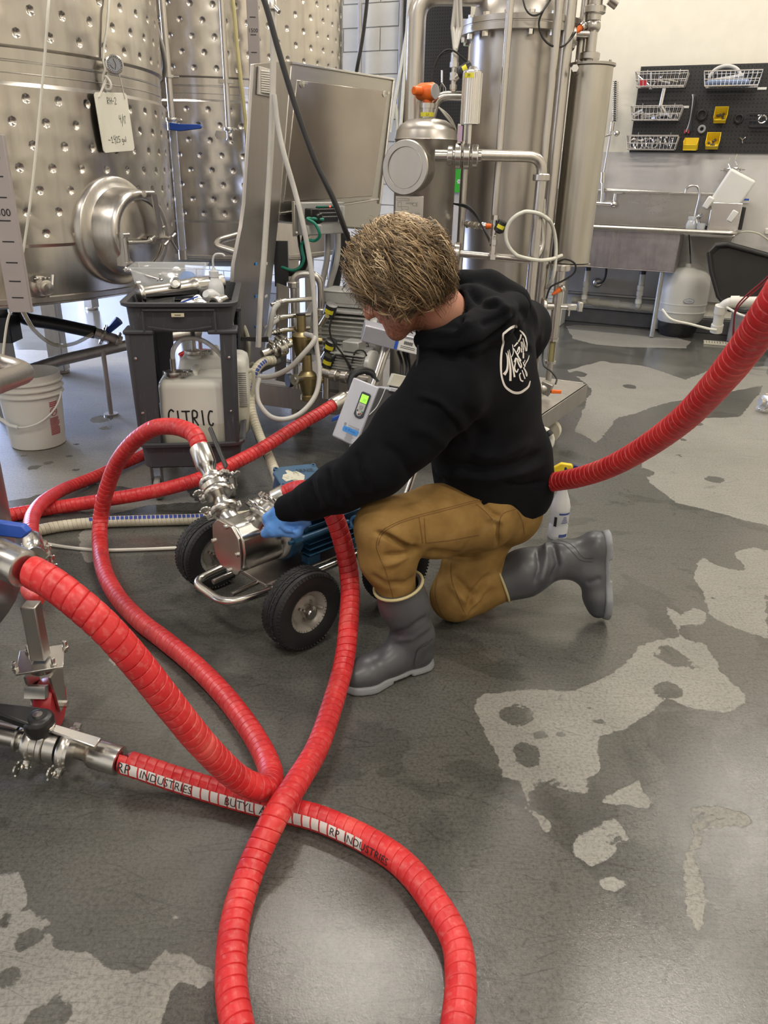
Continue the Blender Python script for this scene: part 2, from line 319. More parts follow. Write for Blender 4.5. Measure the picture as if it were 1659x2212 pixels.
c = t.n('ShaderNodeMix', {0: .6, 6: c, 7: t.ramp(grain, [(.3, (.75,)*3), (.7, (1.25,)*3)])}, data_type='RGBA', blend_type='MULTIPLY').outputs[2]
pud = t.ramp(t.noise(1.35, 3, dist=.6), [(.46, (.075,)*3), (.56, (.03,)*3)])          # standing water is mirror-smooth
rwet = t.math('ADD', pud, t.math('MULTIPLY', mott, .03))
rg = t.n('ShaderNodeMix', {0: dryf, 2: rwet, 3: .50}).outputs[0]
bstr = t.n('ShaderNodeMix', {0: dryf, 2: .24, 3: .10}).outputs[0]
rip = t.noise(130, 4, dist=.6, rough=.65)
b1 = t.bump(grain, .14, .0016); hb = t.n('ShaderNodeBump', {'Height': rip, 'Strength': bstr, 'Distance': .0010, 'Normal': b1}).outputs[0]
edge = t.n('ShaderNodeBump', {'Height': dryf, 'Strength': .25, 'Distance': .0015, 'Normal': hb}).outputs[0]
t.set(base=c, rough=rg, normal=edge, spec=.5)
floor = single('floor', mb, t.m, kind='structure', smooth=0)
a = floor.data.attributes.new('dry', 'FLOAT', 'POINT'); a.data.foreach_set('value', d.ravel().astype(np.float32))
# walls
MW = plain('painted_wall', (.74, .70, .60), .75, var=.03, bump=.05, bscale=120); MBLK = plain('painted_block', (.60, .585, .54), .6, var=.04, bump=.25, bscale=90)
MFR = plain('wall_panel', (.60, .575, .55), .38, var=.05, bump=.12, bscale=70); MKB = plain('kerb_paint', (.16, .16, .165), .5)
AX = (RU, RV, V(0, 0, 1))
wb = MB().box(RM(1.5, .15, CEIL/2), (6.44, .3, CEIL), AX); wback = single('wall_back', wb, MW, kind='structure')
wb2 = MB().box(RM(-4.75, .146, CEIL/2), (6.5, .27, CEIL), AX); wback2 = single('wall_back_block', wb2, plain('mortar', (.50, .485, .45), .9), kind='structure')
bw, bh = .40, .20; proto = None
for r in range(15):
    for cc in range(9):
        u = -1.7-bw/2-cc*bw+(.2 if r % 2 else 0)
        if u+bw/2 > -1.68: continue
        q = RM(u, .015-rng.uniform(0, .0015), .1+r*bh)
        if proto is None:
            me = MB().box((0, 0, 0), (bw-.010, .035, bh-.010)); proto = part('block', MB().box(q, (bw-.010, .035, bh-.010), AX), MBLK, wback2, bevel=.003); base_q = q
            proto.location = (0, 0, 0); ploc = q
        else:
            o = proto.copy(); COL.objects.link(o); o.parent = wback2; o.location = tuple(q-ploc)
for nm, q, s_ in (('wall_left', RM(-7.2, -7.6, CEIL/2), (.2, 6.5, CEIL)), ('wall_left_upper', RM(-7.2, -2.2, 3.9), (.2, 4.4, 1.6)), ('wall_right', RM(4.8, -6, CEIL/2), (.2, 12.6, CEIL)), ('wall_front', RM(-1.2, -12.2, CEIL/2), (12.2, .2, CEIL))):
    single(nm, MB().box(q, s_, AX), MW, kind='structure')
single('ceiling', MB().box(RM(-1.2, -6, CEIL+.1), (12.6, 13, .2), AX), plain('ceiling_paint', (.66, .65, .62), .9), kind='structure')
single('trim_1', MB().box(RM(1.5, -.012, 1.53/2+.14), (6.4, .022, 1.53-.28), AX), MFR, kind='structure', bevel=.002)   # lower wall panel
single('trim_2', MB().box(RM(1.5, -.018, .145), (6.4, .034, .022), AX), plain('trim_white', (.6, .59, .56), .5), kind='structure', bevel=.003)
single('baseboard_back', MB().box(RM(-.9, -.03, .065), (11.2, .06, .13), AX), MKB, kind='structure', bevel=.006)
for i, (lu, lv) in enumerate(LAMPS):
    q = RM(lu, lv, CEIL); f = thing('ceiling_light', 'long white fluorescent ceiling light fixture above the room, out of the frame', 'light', q-V(0, 0, .11), 'ceiling lights') if i == 0 else None
    if i == 0:
        hb_ = MB(); hb_.box(q-V(0, 0, .03), (1.4, .36, .06), AX); hb_.box(q-V(0, 0, .08)+RV*.17, (1.4, .02, .06), AX); hb_.box(q-V(0, 0, .08)-RV*.17, (1.4, .02, .06), AX)
        part('housing', hb_, MWH, f, bevel=.004); lamp0 = f
    else: dup(lamp0, q-V(0, 0, .11))
# black pegboard strip behind the vessels
MPG = NT('pegboard'); hx = MPG.n('ShaderNodeTexCoord').outputs['UV']
def pegboard(name, u0, u1, z0, z1, label, nxh, nzh):
    th = thing(name, label, 'pegboard', RM((u0+u1)/2, -.05, z0))
    bd = MB().box(RM((u0+u1)/2, -.035, (z0+z1)/2), (u1-u0, .012, z1-z0), AX); part('board', bd, plain('pegboard_black', (.018, .018, .019), .45), th, bevel=.001)
    hm = MB()
    for i in range(nxh):
        for j in range(nzh):
            q = RM(u0+.02+(u1-u0-.04)*i/(nxh-1), -.0415, z0+.02+(z1-z0-.04)*j/(nzh-1)); hm.lathe([(.0042, 0), (.0042, .0006)], q, -RV, 6)
    part('holes', hm, plain('hole_black', (.002, .002, .002), .9), th, kind='stuff')
    return th
pegboard('black_pegboard_panel', W(872, 150)@RU-RO@RU, W(1009, 200)@RU-RO@RU, 1.45, 3.1, 'tall black pegboard strip on the wall behind the vessels, whisk hanging on it', 26, 60)
# ================================================================ fermentation tanks
def dimpled(mb, c, R, z0, z1, th0, th1, dx=.135, dz=.083):
    nr = max(1, round((z1-z0)/dz)); dz = (z1-z0)/nr; nc = round((th1-th0)*R/dx); dt = (th1-th0)/nc; idx = {}
    def vtx(t, z, dep=0.):
        k = (round(t*1e5), round(z*1e5), round(dep*1e5))
        if k not in idx: idx[k] = len(mb.v); mb.v.append((c[0]+(R-dep)*math.cos(t), c[1]+(R-dep)*math.sin(t), z))
        return idx[k]
    for r in range(nr):
        off = dt/2 if r % 2 else 0; za = z0+r*dz; zb = za+dz; zm = (za+zb)/2
        for k in range(nc+(1 if r % 2 else 0)):
            ta = th0+k*dt-off; tb = ta+dt
            if r % 2 and k == 0: mb.f.append((vtx(th0, za), vtx(tb, za), vtx(tb, zb), vtx(th0, zb))); continue
            if r % 2 and k == nc: mb.f.append((vtx(ta, za), vtx(th1, za), vtx(th1, zb), vtx(ta, zb))); continue
            tm = (ta+tb)/2
            ring0 = [vtx(ta, za), vtx(tm, za), vtx(tb, za), vtx(tb, zm), vtx(tb, zb), vtx(tm, zb), vtx(ta, zb), vtx(ta, zm)]
            an = [math.atan2(s_, c_) for c_, s_ in ((-1, -1), (0, -1), (1, -1), (1, 0), (1, 1), (0, 1), (-1, 1), (-1, 0))]; prev = ring0
            for (rr, dep) in ((.0205, 0), (.0190, .0003), (.014, .003), (.007, .0085), (.0035, .0095)):
                cur = [vtx(tm+math.cos(a)*rr/R, zm+math.sin(a)*rr, dep) for a in an]
                mb.f += [(prev[i], prev[(i+1) % 8], cur[(i+1) % 8], cur[i]) for i in range(8)]; prev = cur
            mb.f.append(tuple(prev))
def tank(name, label, c, R, zb, zj, zband, group, dimples=True, ztop=3.6, legs=4, leg0=.6):
    t = thing(name, label, 'tank', (c[0], c[1], 0), group); to = math.atan2(-c[1], -c[0]); a, b = to-1.85, to+1.85
    sh = MB()
    def band(r0, z0, r1, z1, A=a, B=b): sh.lathe([(r0, z0), (r1, z1)], (c[0], c[1], 0), (0, 0, 1), 64, ref=(1, 0, 0), arc=(A, B), caps=False)
    if dimples: dimpled(sh, c, R, zj+.01, zband-.015, a, b); dimpled(sh, c, R, zband+.125-.0, zband+.125+.083*20, a, b)
    else: band(R, zj, R, ztop)
    band(R-.012, zb, R-.012, zj-.004); band(R-.012, zj-.004, R, zj+.01)
    band(R, zband-.015, R-.014, zband); band(R-.014, zband, R-.014, zband+.115); band(R-.014, zband+.115, R, zband+.125)
    zt = zband+.125+.083*20
    if dimples: band(R, zt, R, max(zt, ztop))
    for (A, B) in ((b, a+2*math.pi),): band(R, zb, R, ztop, A, B)
    part('shell', sh, MST, t, smooth=60)
    bt = MB().lathe([(R*.1, zb-.10), (R*.6, zb-.075), (R-.03, zb-.005), (R-.002, zb+.01), (R-.002, zb+.03), (R-.014, zb+.035)], (c[0], c[1], 0), (0, 0, 1), 64); part('bottom_cone', bt, MSD, t)
    wl = MB()
    for z in (zband+.03, zband+.07, zband+.075): wl.lathe([(R-.0135, z-.0025), (R-.011, z), (R-.0135, z+.0025)], (c[0], c[1], 0), (0, 0, 1), 64, ref=(1, 0, 0), arc=(a, b), caps=False)
    part('weld_seam', wl, MSW, t)
    for i in range(legs):
        an = leg0+2*math.pi*i/legs; q = V(c[0]+math.cos(an)*(R-.12), c[1]+math.sin(an)*(R-.12), 0); lg = MB().box(q+V(0, 0, zb/2+.03), (.10, .10, zb+.02), (nrm((math.cos(an), math.sin(an), 0)), nrm((-math.sin(an), math.cos(an), 0)), (0, 0, 1)))
        lg.lathe([(.06, 0), (.06, .025), (.03, .03)], q, n=16); part('leg', lg, MSD, t, bevel=.004)
    return t
C1, R1 = V(-2.255, 4.181, 0), 1.10; C2, R2 = V(-1.27, 6.22, 0), .90
t1 = tank('fermentation_tank', 'big dimpled steel tank at left with round manway door', C1, R1, .746, .985, 1.60, 'fermentation tanks', leg0=0)
t2 = tank('fermentation_tank', 'farther dimpled steel tank behind the leaning steel cabinet', C2, R2, .743, .985, 1.70, 'fermentation tanks', leg0=.785)
t3 = tank('fermentation_tank', 'distant tank hidden behind the big left tank, only its legs showing', V(-3.7, 8.0, 0), .9, .74, .98, 1.7, 'fermentation tanks', dimples=False, leg0=-.35)
def on_tank(c, R, px, py, off=0.):                                 # pixel -> point on the tank wall and its outward normal
    r = ray(px, py); a = r[0]**2+r[1]**2; b = -2*(r[0]*c[0]+r[1]*c[1]); cc = c[0]**2+c[1]**2-(R+off)**2; D = max(b*b-4*a*cc, 0)
    q = _C+r*((-b-math.sqrt(D))/(2*a)); n = nrm((q[0]-c[0], q[1]-c[1], 0)); return q, n, nrm(np.cross((0, 0, 1), n))   # point, normal, tangent (to the right)
Z = V(0, 0, 1)
# manway
q, n, s_ = on_tank(C1, R1, 254, 500)
mw = MB(); mw.lathe([(.235, -.04), (.235, .008), (.228, .014), (.212, .016), (.19, .03), (.183, .13), (.175, .15), (.16, .157), (.148, .152), (.146, .14)], q, n, 48); mwo = part('manway_neck', mw, MS, t1, smooth=50)
cv = MB().lathe([(.144, .130), (.144, .142), (.13, .147), (.06, .158), (.0, .16)], q, n, 48); cvo = part('manway_cover', cv, MST, t1, smooth=50)
mt = MB().torus(q+n*.147, n, .146, .005, 40, 8); part('rim_bead', mt, MSW, cvo)
h = MB(); o = q+n*.18
h.box(o+s_*.05+Z*.07+n*.02, (.03, .19, .008), (s_, nrm(Z+s_*.12*-1), n)); h.cyl(o-s_*.0+Z*.165+n*.0-s_*.0, o+s_*.055+Z*.165, .014); h.box(o+s_*.06-Z*.03, (.08, .03, .03), (s_, Z, n))
h.cyl(o+s_*.0-Z*.03, o+s_*.11-Z*.03, .008); h.cyl(o+s_*.075-Z*.02, o+s_*.075-Z*.02+n*.07, .009); h.cyl(o+n*.055+s_*.045+Z*.03, o+n*.055+s_*.125-Z*.085, .0065); h.cyl(o+n*.055+s_*.04-Z*.05, o+n*.055+s_*.12-Z*.005, .0065)
part('locking_arm', h, MS, t1)
h = MB(); h.tube(bent([o-s_*.135-Z*.03+n*.0, o-s_*.02-Z*.035+n*.015, o+s_*.03-Z*.015+n*.01], .03), .008, 10); h.cyl(o-s_*.15+Z*.0, o-s_*.15-Z*.12, .008); h.cyl(o-s_*.165, o-s_*.125, .011, n=10); h.cyl(o-s_*.165-Z*.12, o-s_*.12-Z*.12, .011, n=10); h.box(o-s_*.14-Z*.06-n*.03, (.03, .14, .05), (s_, Z, n)); h.sphere(o+s_*.0-Z*.03+n*.01, .014, 10, 8)
part('hinge', h, MS, t1)
# sample valve
q, n, s_ = on_tank(C1, R1-.012, 89, 618); v_ = MB(); v_.lathe([(.045, -.01), (.042, .008), (.022, .012), (.02, .05), (.032, .052), (.032, .064), (.02, .066), (.02, .075), (.022, .09), (.0, .092)], q, n, 24); clamp_fit(v_, q+n*.058, n, .026, ref=Z); v_.cyl(q+n*.07+s_*.02, q+n*.06+s_*.035+Z*.05, .008); part('sample_port', v_, MSP, t1)
# thermometer
q, n, s_ = on_tank(C1, R1-.014, 239, 143); n2 = nrm(n*.8-Z*.0+V(.3, -.5, 0)); n2 = nrm(n); g_ = MB(); dirn = nrm(V(0.15, -1, .0)+n*.6); e0 = q+dirn*.075
g_.cyl(q-n*.01, e0, .011); g_.lathe([(.018, -.022), (.036, -.016), (.038, -.004), (.038, .004), (.033, .006), (.032, .002)], e0, dirn, 32); th = part('thermometer', g_, MSP, t1)
d_ = MB().lathe([(.0, .002), (.032, .002)], e0, dirn, 32, caps=False); d_.f = [f[::-1] for f in d_.f]; part('dial', d_, plain('dial_face', (.62, .70, .85), .3, var=.03), th)
sx = nrm(np.cross(Z, dirn)); ax = (sx, nrm(np.cross(dirn, sx)), dirn)
d_ = strokes([[(0, -.02), (.004, .0), (-.004, .02)], [(-.02, -.003), (-.012, -.012), (-.006, -.016)]]+[[(.026*math.cos(a), .026*math.sin(a)), (.030*math.cos(a), .030*math.sin(a))] for a in np.linspace(0, 6.1, 24)], .0022, e0, ax, .0035); part('needle', d_, MINK, th)
# the hanging card
q, n, s_ = on_tank(C1, R1, 246, 265, .012); tilt = math.radians(4.5); u = nrm(s_*math.cos(tilt)+Z*math.sin(tilt)); w_ = nrm(np.cross(u, n))*-1; w_ = w_ if w_[2] > 0 else -w_; n = nrm(np.cross(u, w_)); n = n if n[1] < 0 else -n
u = nrm(np.cross(w_, n)); cw, chh = .205, .232; cc = q+n*.004; ax = (u, w_, n)
card = thing('sign_card', 'white hand-lettered card hung on strings from the tank thermometer', 'sign', cc-w_*chh/2)
poly = [(-cw/2, -chh/2+.01), (-cw/2+.01, -chh/2), (cw/2-.01, -chh/2), (cw/2, -chh/2+.01), (cw/2, chh/2-.01), (cw/2-.01, chh/2), (-cw/2+.01, chh/2), (-cw/2, chh/2-.01)]
part('card', MB().prism(poly, 0, .004, cc, ax), plain('card_white', (.78, .76, .66), .4, var=.02), card, bevel=.001)
def wr(s): return s
L = []
x0, y0, k = -.03, .072, .0115
def gl(pts, ox, oy, s=1.): L.append([(ox+a*k*s, oy+b*k*s) for a, b in pts])
gl([(0, 0), (.1, 2.2)], x0, y0); gl([(.1, 2.2), (.9, 1.9), (.8, 1.3), (.1, 1.1), (.8, 0)], x0, y0); gl([(1.4, 0), (1.5, 2.2)], x0, y0); gl([(2.3, 0), (2.4, 2.2)], x0, y0); gl([(1.4, 1.1), (2.4, 1.1)], x0, y0); gl([(2.8, 1), (3.6, 1)], x0, y0); gl([(3.9, 1.7), (4.4, 2.2), (4.9, 1.7), (4.5, .8), (3.9, 0), (5, .1)], x0, y0)
x1, y1 = .028, .0; gl([(.1, 2.4), (.1, 1.2), (1, 1.5)], x1, y1); gl([(.8, 2.6), (.8, -.2)], x1, y1); gl([(2.2, 2.8), (1.2, -1.4)], x1, y1); gl([(2.5, 2), (2.5, -.4)], x1, y1); gl([(2.9, 2), (3.6, 2.1), (3.2, 1), (3.3, -.4)], x1, y1)
x2, y2 = -.055, -.078; gl([(-.6, .9), (-.2, 1.1), (.1, .8), (.5, 1)], x2, y2); gl([(1, 1.4), (1.5, 2), (1.5, 0)], x2, y2); gl([(1, 0), (2.1, 0)], x2, y2); gl([(2.6, 2.4), (2.6, 1.1), (3.4, 1.2)], x2, y2); gl([(3.4, 2.6), (3.1, -.6)], x2, y2); gl([(3.7, 1.6), (4.3, 2), (4.5, 1.4), (3.8, 0), (4.8, .1)], x2, y2); gl([(6, 2), (5.2, 2), (5.2, 1.1), (5.9, 1), (5.8, .2), (5.1, 0)], x2, y2)
gl([(7.7, .9), (7.1, 1), (7.1, .2), (7.7, .3)], x2, y2); gl([(7.7, .9), (7.7, -.7), (7.1, -.9)], x2, y2); gl([(8.4, .9), (8.1, .4), (8.6, .1), (8.8, .8), (8.8, .1)], x2, y2); gl([(9.3, 1.9), (9.3, 0)], x2, y2)
part('lettering', strokes(L, .0022, cc, ax, .0046), MINK, card)
MCORD = plain('white_cord', (.74, .72, .64), .6, var=.05)
e1 = e0-dirn*.03
st = MB().tube([cc-u*cw*.40+w_*chh*.42+n*.004, e1-s_*.01], .0022, 6); st.tube([cc-u*cw*.38+w_*chh*.42+n*.006, e1-s_*.0], .0022, 6); st.tube([cc+u*cw*.42+w_*chh*.40+n*.006, e1+s_*.03-Z*.02], .0022, 6)
st.lathe([(.004, 0), (.004, .001)], cc-u*cw*.40+w_*chh*.40+n*.004, n, 8); part('string', st, MCORD, card)
Yt = e0[1]
def cord(name, pts, r, mat, label, cat, n=8, k=8, group=None):
    pts = [np.asarray(p, float) for p in pts]
    if pts[0][2] > 1.72 and proj1(pts[0])[1] < 0:                    # whatever leaves the frame upwards goes on to the ceiling
        e = nrm(pts[0]-pts[1]); a = pts[0]+e*.3; pts = [V(a[0]+e[0]*.3, a[1]+e[1]*.3, CEIL-.02), V(a[0]+e[0]*.15, a[1]+e[1]*.15, (a[2]+CEIL)/2), a]+pts
    return single(name, MB().tube(spline(pts, k), r, n), mat, label, cat, group)
cord('cord', [P(236, -40, Yt+.1), P(235, 0, Yt+.05), P(231, 60, Yt+.02), P(224, 105, Yt), P(223, 130, Yt-.01), P(227, 150, Yt-.02), P(222, 165, Yt-.02), P(226, 190, Yt-.02), P(238, 192, Yt-.02), P(238, 178, Yt-.02), P(228, 165, Yt-.02), P(226, 175, Yt-.01), P(229, 200, Yt), P(230, 217, Yt+.02)], .0055, MCORD, 'white knotted cord hanging down beside the tank thermometer', 'cord')
Y1 = on_tank(C1, R1, 60, 400)[0][1]-.12
cord('cord', [P(108, -40, Y1+.05), P(104, 20, Y1), P(97, 120, Y1), P(84, 260, Y1), P(70, 400, Y1-.02), P(52, 530, Y1-.05), P(32, 640, Y1-.1), P(15, 700, Y1-.1), P(5, 780, Y1-.1)], .0052, MCORD, 'long thin white cord running down the front of the left tank', 'cord')
cord('tubing', [P(-40, 470, 3.0), P(0, 530, 3.0), P(20, 600, 3.05), P(48, 670, 3.2), P(80, 720, 3.5), P(120, 745, 3.8), P(160, 742, 4.0), P(200, 722, 4.2)], .010, clearm('clear_tubing', (.80, .76, .52), .15, .6), 'yellowed clear tubing drooping below the left tank', 'tube')
cord('tubing', [P(498, -40, 5.2), P(505, 20, 5.2), P(513, 110, 5.2), P(521, 180, 5.2), P(530, 260, 5.2), P(533, 300, 5.2), P(534, 380, 5.3)], .012, plain('yellow_tubing', (.60, .53, .26), .4), 'yellowed tubing beside the 1500 level gauge strip', 'tube')
# level gauge strips
MGA = plain('gauge_strip', (.36, .32, .31), .45, var=.05)
def gauge(pxa, pxb, py0, py1, Y, nums, label, marks):
    a = P(pxa, py0, Y); b = P(pxb, py0, Y); zt = a[2]; zb = P(pxa, py1, Y)[2]; cx = (a[0]+b[0])/2; wd = b[0]-a[0]; g = thing('level_gauge_strip', label, 'gauge', (cx, Y, zb))
    part('strip', MB().box((cx, Y, (zt+zb)/2), (wd, .02, zt-zb)), MGA, g, bevel=.002); ax = ((1, 0, 0), (0, 0, 1), (0, -1, 0))
    mk_ = MB()
    for py in marks: mk_.box((cx, Y-.0105, P(pxa, py, Y)[2]), (wd*.5, .001, .004))
    for s, py in nums: textmb(s, wd*.42, (cx, Y-.0105, P(pxa, py, Y)[2]), ax, .0006, mk_)
    part('markings', mk_, MINK, g); return g
gauge(519, 546, -300, 340, 5.15, [('1500', 66), ('1400', 255)], 'upright level gauge strip marked 1500 on the farther tank', [37, 75, 113, 151, 188, 225, 262, 300])
gauge(-45, 8, 290, 672, 2.95, [('500', 458)], 'level gauge strip marked 500 at the left edge of the photo', [305, 340, 380, 425, 475, 520, 565, 605, 640])
# pipe with clear sight tube and blue valve
Yp = 4.95
def vx(px, py, Y): return P(px, py, Y)
a = P(372, 265, Yp); x = a[0]; zt = P(355, -40, Yp)[2]
pp = thing('sight_glass_pipe', 'steel and clear tube level pipe with a blue valve between the two tanks', 'pipe', (x, Yp, P(385, 560, Yp)[2]))
m_ = MB().cyl((x, Yp, a[2]+.01), (x, Yp, 3.6), .018); m_.lathe([(.03, -.008), (.03, .008)], (x, Yp, P(365, 165, Yp)[2]), Z, 20); m_.cyl((x-.03, Yp, P(365, 166, Yp)[2]), (x+.06, Yp, P(365, 166, Yp)[2]), .006); part('tube_socket', MB().cyl((x, Yp, P(385, 560, Yp)[2]), (x, Yp, P(385, 540, Yp)[2]), .026), MS, pp)
part('steel_tube', m_, MS, pp); part('clear_tube', MB().cyl((x, Yp, P(385, 545, Yp)[2]), (x, Yp, a[2]-.03), .022), clearm('sight_tube', (.8, .8, .8), .05, .22), pp)
m_ = MB().cyl((x, Yp, a[2]-.04), (x, Yp, a[2]+.02), .030); clamp_fit(m_, (x, Yp, a[2]+.015), Z, .028, ref=(1, -.2, 0)); vb = part('valve_body', m_, MSP, pp)
hd = MB().prism([(-.02, -.02), (.04, -.026), (.16, -.010), (.17, .0), (.16, .012), (.04, .012), (-.02, .018)], -.008, .008, (x+.015, Yp-.05, a[2]-.02), ((1, 0, 0), (0, 0, 1), (0, -1, 0))); part('valve_handle', hd, MBL, vb, bevel=.003, label='blue lever handle')
Yp2 = 5.15; a = P(494, 275, Yp2); x = a[0]
pp = thing('drain_pipe', 'thin upright steel pipe ending in a valve on the farther tank', 'pipe', (x, Yp2, a[2]-.08))
m_ = MB().cyl((x, Yp2, a[2]), (x, Yp2, P(478, -40, Yp2)[2]+1.3), .017); m_.box((x, Yp2, P(486, 176, Yp2)[2]), (.09, .03, .02)); part('tube', m_, MS, pp)
m_ = MB().cyl((x, Yp2, a[2]-.07), (x, Yp2, a[2]), .02); clamp_fit(m_, (x, Yp2, a[2]-.01), Z, .024, ref=(1, 0, 0)); clamp_fit(m_, (x+.012, Yp2-.01, a[2]-.05), (1, 0, 0), .018, ref=(0, 0, -1)); m_.prism([(-.07, -.02), (-.01, -.02), (-.01, .02), (-.07, .025), (-.08, .0)], -.006, .006, (x, Yp2-.03, a[2]-.045), ((1, 0, 0), (0, 0, 1), (0, -1, 0))); part('butterfly_valve', m_, MSP, pp)
single('hose', MB().tube(spline([P(318, -60, 4.7), P(326, 10, 4.7), P(338, 60, 4.75), P(352, 110, 4.8), P(356, 145, 4.85), P(350, 168, 4.9), P(345, 172, 4.92)], 8), .014, 10), plain('grey_hose', (.45, .43, .39), .5), 'pale grey hose curving down between the two tanks', 'hose')
# things below the left tank
y_ = 4.3
pl = MB().tube([P(60, 800, 3.9), P(130, 778, 4.05), P(262, 748, 4.3), P(430, 716, 4.75)], .03, 14)
sp = thing('pipe_rail', 'steel pipe running along the floor below the left tank', 'pipe', P(130, 790, 4.05)*V(1, 1, 0)); part('pipe', pl, MSD, sp)
for px, py, yy in ((222, 757, 4.2), (430, 716, 4.75), (75, 797, 3.92)): st = MB(); q = P(px, py, yy); st.cyl((q[0], q[1], 0), (q[0], q[1], q[2]), .014, n=10); st.lathe([(.04, 0), (.04, .01)], (q[0], q[1], 0), n=12); part('support', st, MSD, sp)
bh_ = MB().tube(spline([P(30, 640, 4.2), P(38, 668, 4.2), P(55, 688, 4.2), P(120, 700, 4.22), P(205, 718, 4.25)], 8), .035, 14); single('drain_hose', bh_, MBP, 'thick black hose elbow under the left tank', 'hose')
fv = thing('floor_valve', 'dark valve with a clamp joining hose and pipe beside the cart', 'valve', P(225, 735, 4.25)); m_ = MB(); a = P(205, 718, 4.25); b = P(262, 738, 4.3); m_.cyl(a, b, .03); clamp_fit(m_, a*.7+b*.3, b-a, .035); clamp_fit(m_, a*.15+b*.85, b-a, .035, ref=(1, 0, 0)); m_.cyl(a*.5+b*.5, a*.5+b*.5-Z*.07, .012); part('body', m_, MSD, fv)
m_ = MB().tube([a*.5+b*.5+Z*.03, a*.4+b*.6+Z*.10+V(.06, 0, 0)], [.016, .024], 8); part('handle', m_, MBL, fv)
single('leg_box', MB().box(P(8, 708, 4.1), (.13, .13, .14)), MBP, 'small black box clamped on the tank leg at the left edge', 'box', bevel=.006)
single('tank_stand_leg', MB().box(P(6, 790, 4.1)*V(1, 1, 0)+V(0, 0, .37), (.11, .11, .74)), MSD, 'square steel post under the black box at the left edge', 'post', bevel=.006)
# ================================================================ the filtration skid (one rig on casters; everything bolted to it is a part)
SU = V(math.cos(math.radians(24.6)), -math.sin(math.radians(24.6)), 0); SV = V(-SU[1], SU[0], 0); SO = V(.718, 3.49, 0)
def SK(u, v, z): return SO+SU*u+SV*v+Z*z
SAX = (SU, SV, Z); DK = .25
sk = thing('filtration_skid', 'stainless filtration skid on casters with vessels, pipes and a leaning cabinet behind the kneeling man', 'machine', SK(-.7, .4, 0))
dm = MB().prism([(-1.56, -.10), (0, 0), (.08, .80), (-1.5, .84)], DK-.006, DK, SO, SAX)
dm.box(SK(-.78, -.04, DK-.06), (1.56, .012, .12), (nrm(SU*1.56+SV*.10), nrm(np.cross(Z, SU*1.56+SV*.10)), Z)); dm.box(SK(.035, .40, DK-.045), (.012, .80, .09), (nrm(np.cross(SV*.8+SU*.08, Z)), nrm(SV*.8+SU*.08), Z)); dm.box(SK(-.7, .82, DK-.045), (1.5, .012, .09), SAX)
part('deck', dm, MSD, sk, bevel=.002)
for (u, v) in ((-.02, .45), (-1.35, .1), (-1.35, .7), (-.25, .68)):
    q = SK(u, v, 0); cs = MB(); cs.box(q+Z*.155, (.09, .09, .012), SAX); 
    for s_ in (-1, 1): cs.prism([(-.03, .055), (.015, .155), (-.05, .155)], s_*.024-.003, s_*.024+.003, q, (SU, Z, SV))
    cs.cyl(q+Z*.06+SV*-.032-SU*.01, q+Z*.06+SV*.032-SU*.01, .007); c_ = part('caster', cs, MSD, sk, bevel=.001)
    wh = MB().lathe([(.02, -.017), (.058, -.017), (.0625, -.012), (.0625, .012), (.058, .017), (.02, .017)], q+Z*.0625-SU*.01, SV, 28); part('wheel', wh, MCR, c_)
def xy(px, py, Y): q = P(px, py, Y); return V(q[0], q[1], 0)
def zz(px, py, Y): return P(px, py, Y)[2]
def vp(px0, py0, px1, py1, Y, r, mb, n=14):                        # an upright pipe between two photo heights
    b = xy((px0+px1)/2, (py0+py1)/2, Y); mb.cyl(b+Z*zz(px1, py1, Y), b+Z*zz(px0, py0, Y), r, n=n); return b
def union(mb, c, axis, r, h=.03): mb.lathe([(r, -h/2), (r*1.12, -h/2+.004), (r*1.12, h/2-.004), (r, h/2)], c, axis, 24); [mb.box(np.asarray(c)+nrm(np.cross(axis, (.3, .5, .8)))*0, (.001, .001, .001)) for _ in ()]; return mb
MLY = plain('yellow_label', (.85, .78, .05), .5, var=.04)
def ylabel(parent, c, u, w_, n, sx, sy, txt=None, ts=.6, name='label_tag'):
    m_ = MB().box(np.asarray(c), (sx, sy, .001), (u, w_, n)); lb = part(name, m_, MLY, parent)
    if txt: part('lettering', textmb(txt, sy*ts, c, (u, w_, n), .0009), MINK, parent)
    return lb
# ---- leaning cabinet
def slab(mb, c4, th): c4 = [np.asarray(c, float) for c in c4]; b = [c+th for c in c4]; return mb.add(c4+b, [(0, 1, 2, 3), (7, 6, 5, 4), (0, 4, 5, 1), (1, 5, 6, 2), (2, 6, 7, 3), (3, 7, 4, 0)])
A0, A1 = P(548, 140, 3.78), P(628, 134, 4.08); B0, B1 = P(856, 172, 4.66), P(818, 498, 4.56); F1 = P(600, 480, 3.98); F2 = P(577, 700, 3.92)
E1 = P(528, 460, 3.70); E2 = P(503, 580, 3.66); E3 = P(490, 800, 3.68); F3 = P(566, 800, 3.9)
NW = nrm(np.cross(B0-A1, F1-A1)); NW = NW if NW[1] < 0 else -NW
cab = MB(); slab(cab, [A1, F1, B1, B0], -NW*.22); cbo = part('cabinet_box', cab, steel('cabinet_steel', (.50, .48, .445), .30, (2, 2, 14), .05, .10, .02), sk, bevel=.008)
NP = nrm(np.cross(A1-A0, F1-A0)); NP = NP if NP[1] < 0 else -NP
def pp_(px, py): r = ray(px, py); return _C+r*(((A0-_C)@NP)/(r@NP))
pl_ = [pp_(*q) for q in ((550, 140), (531, 440), (524, 490), (508, 570), (503, 650), (512, 800), (566, 806), (577, 700), (600, 480), (628, 134))]
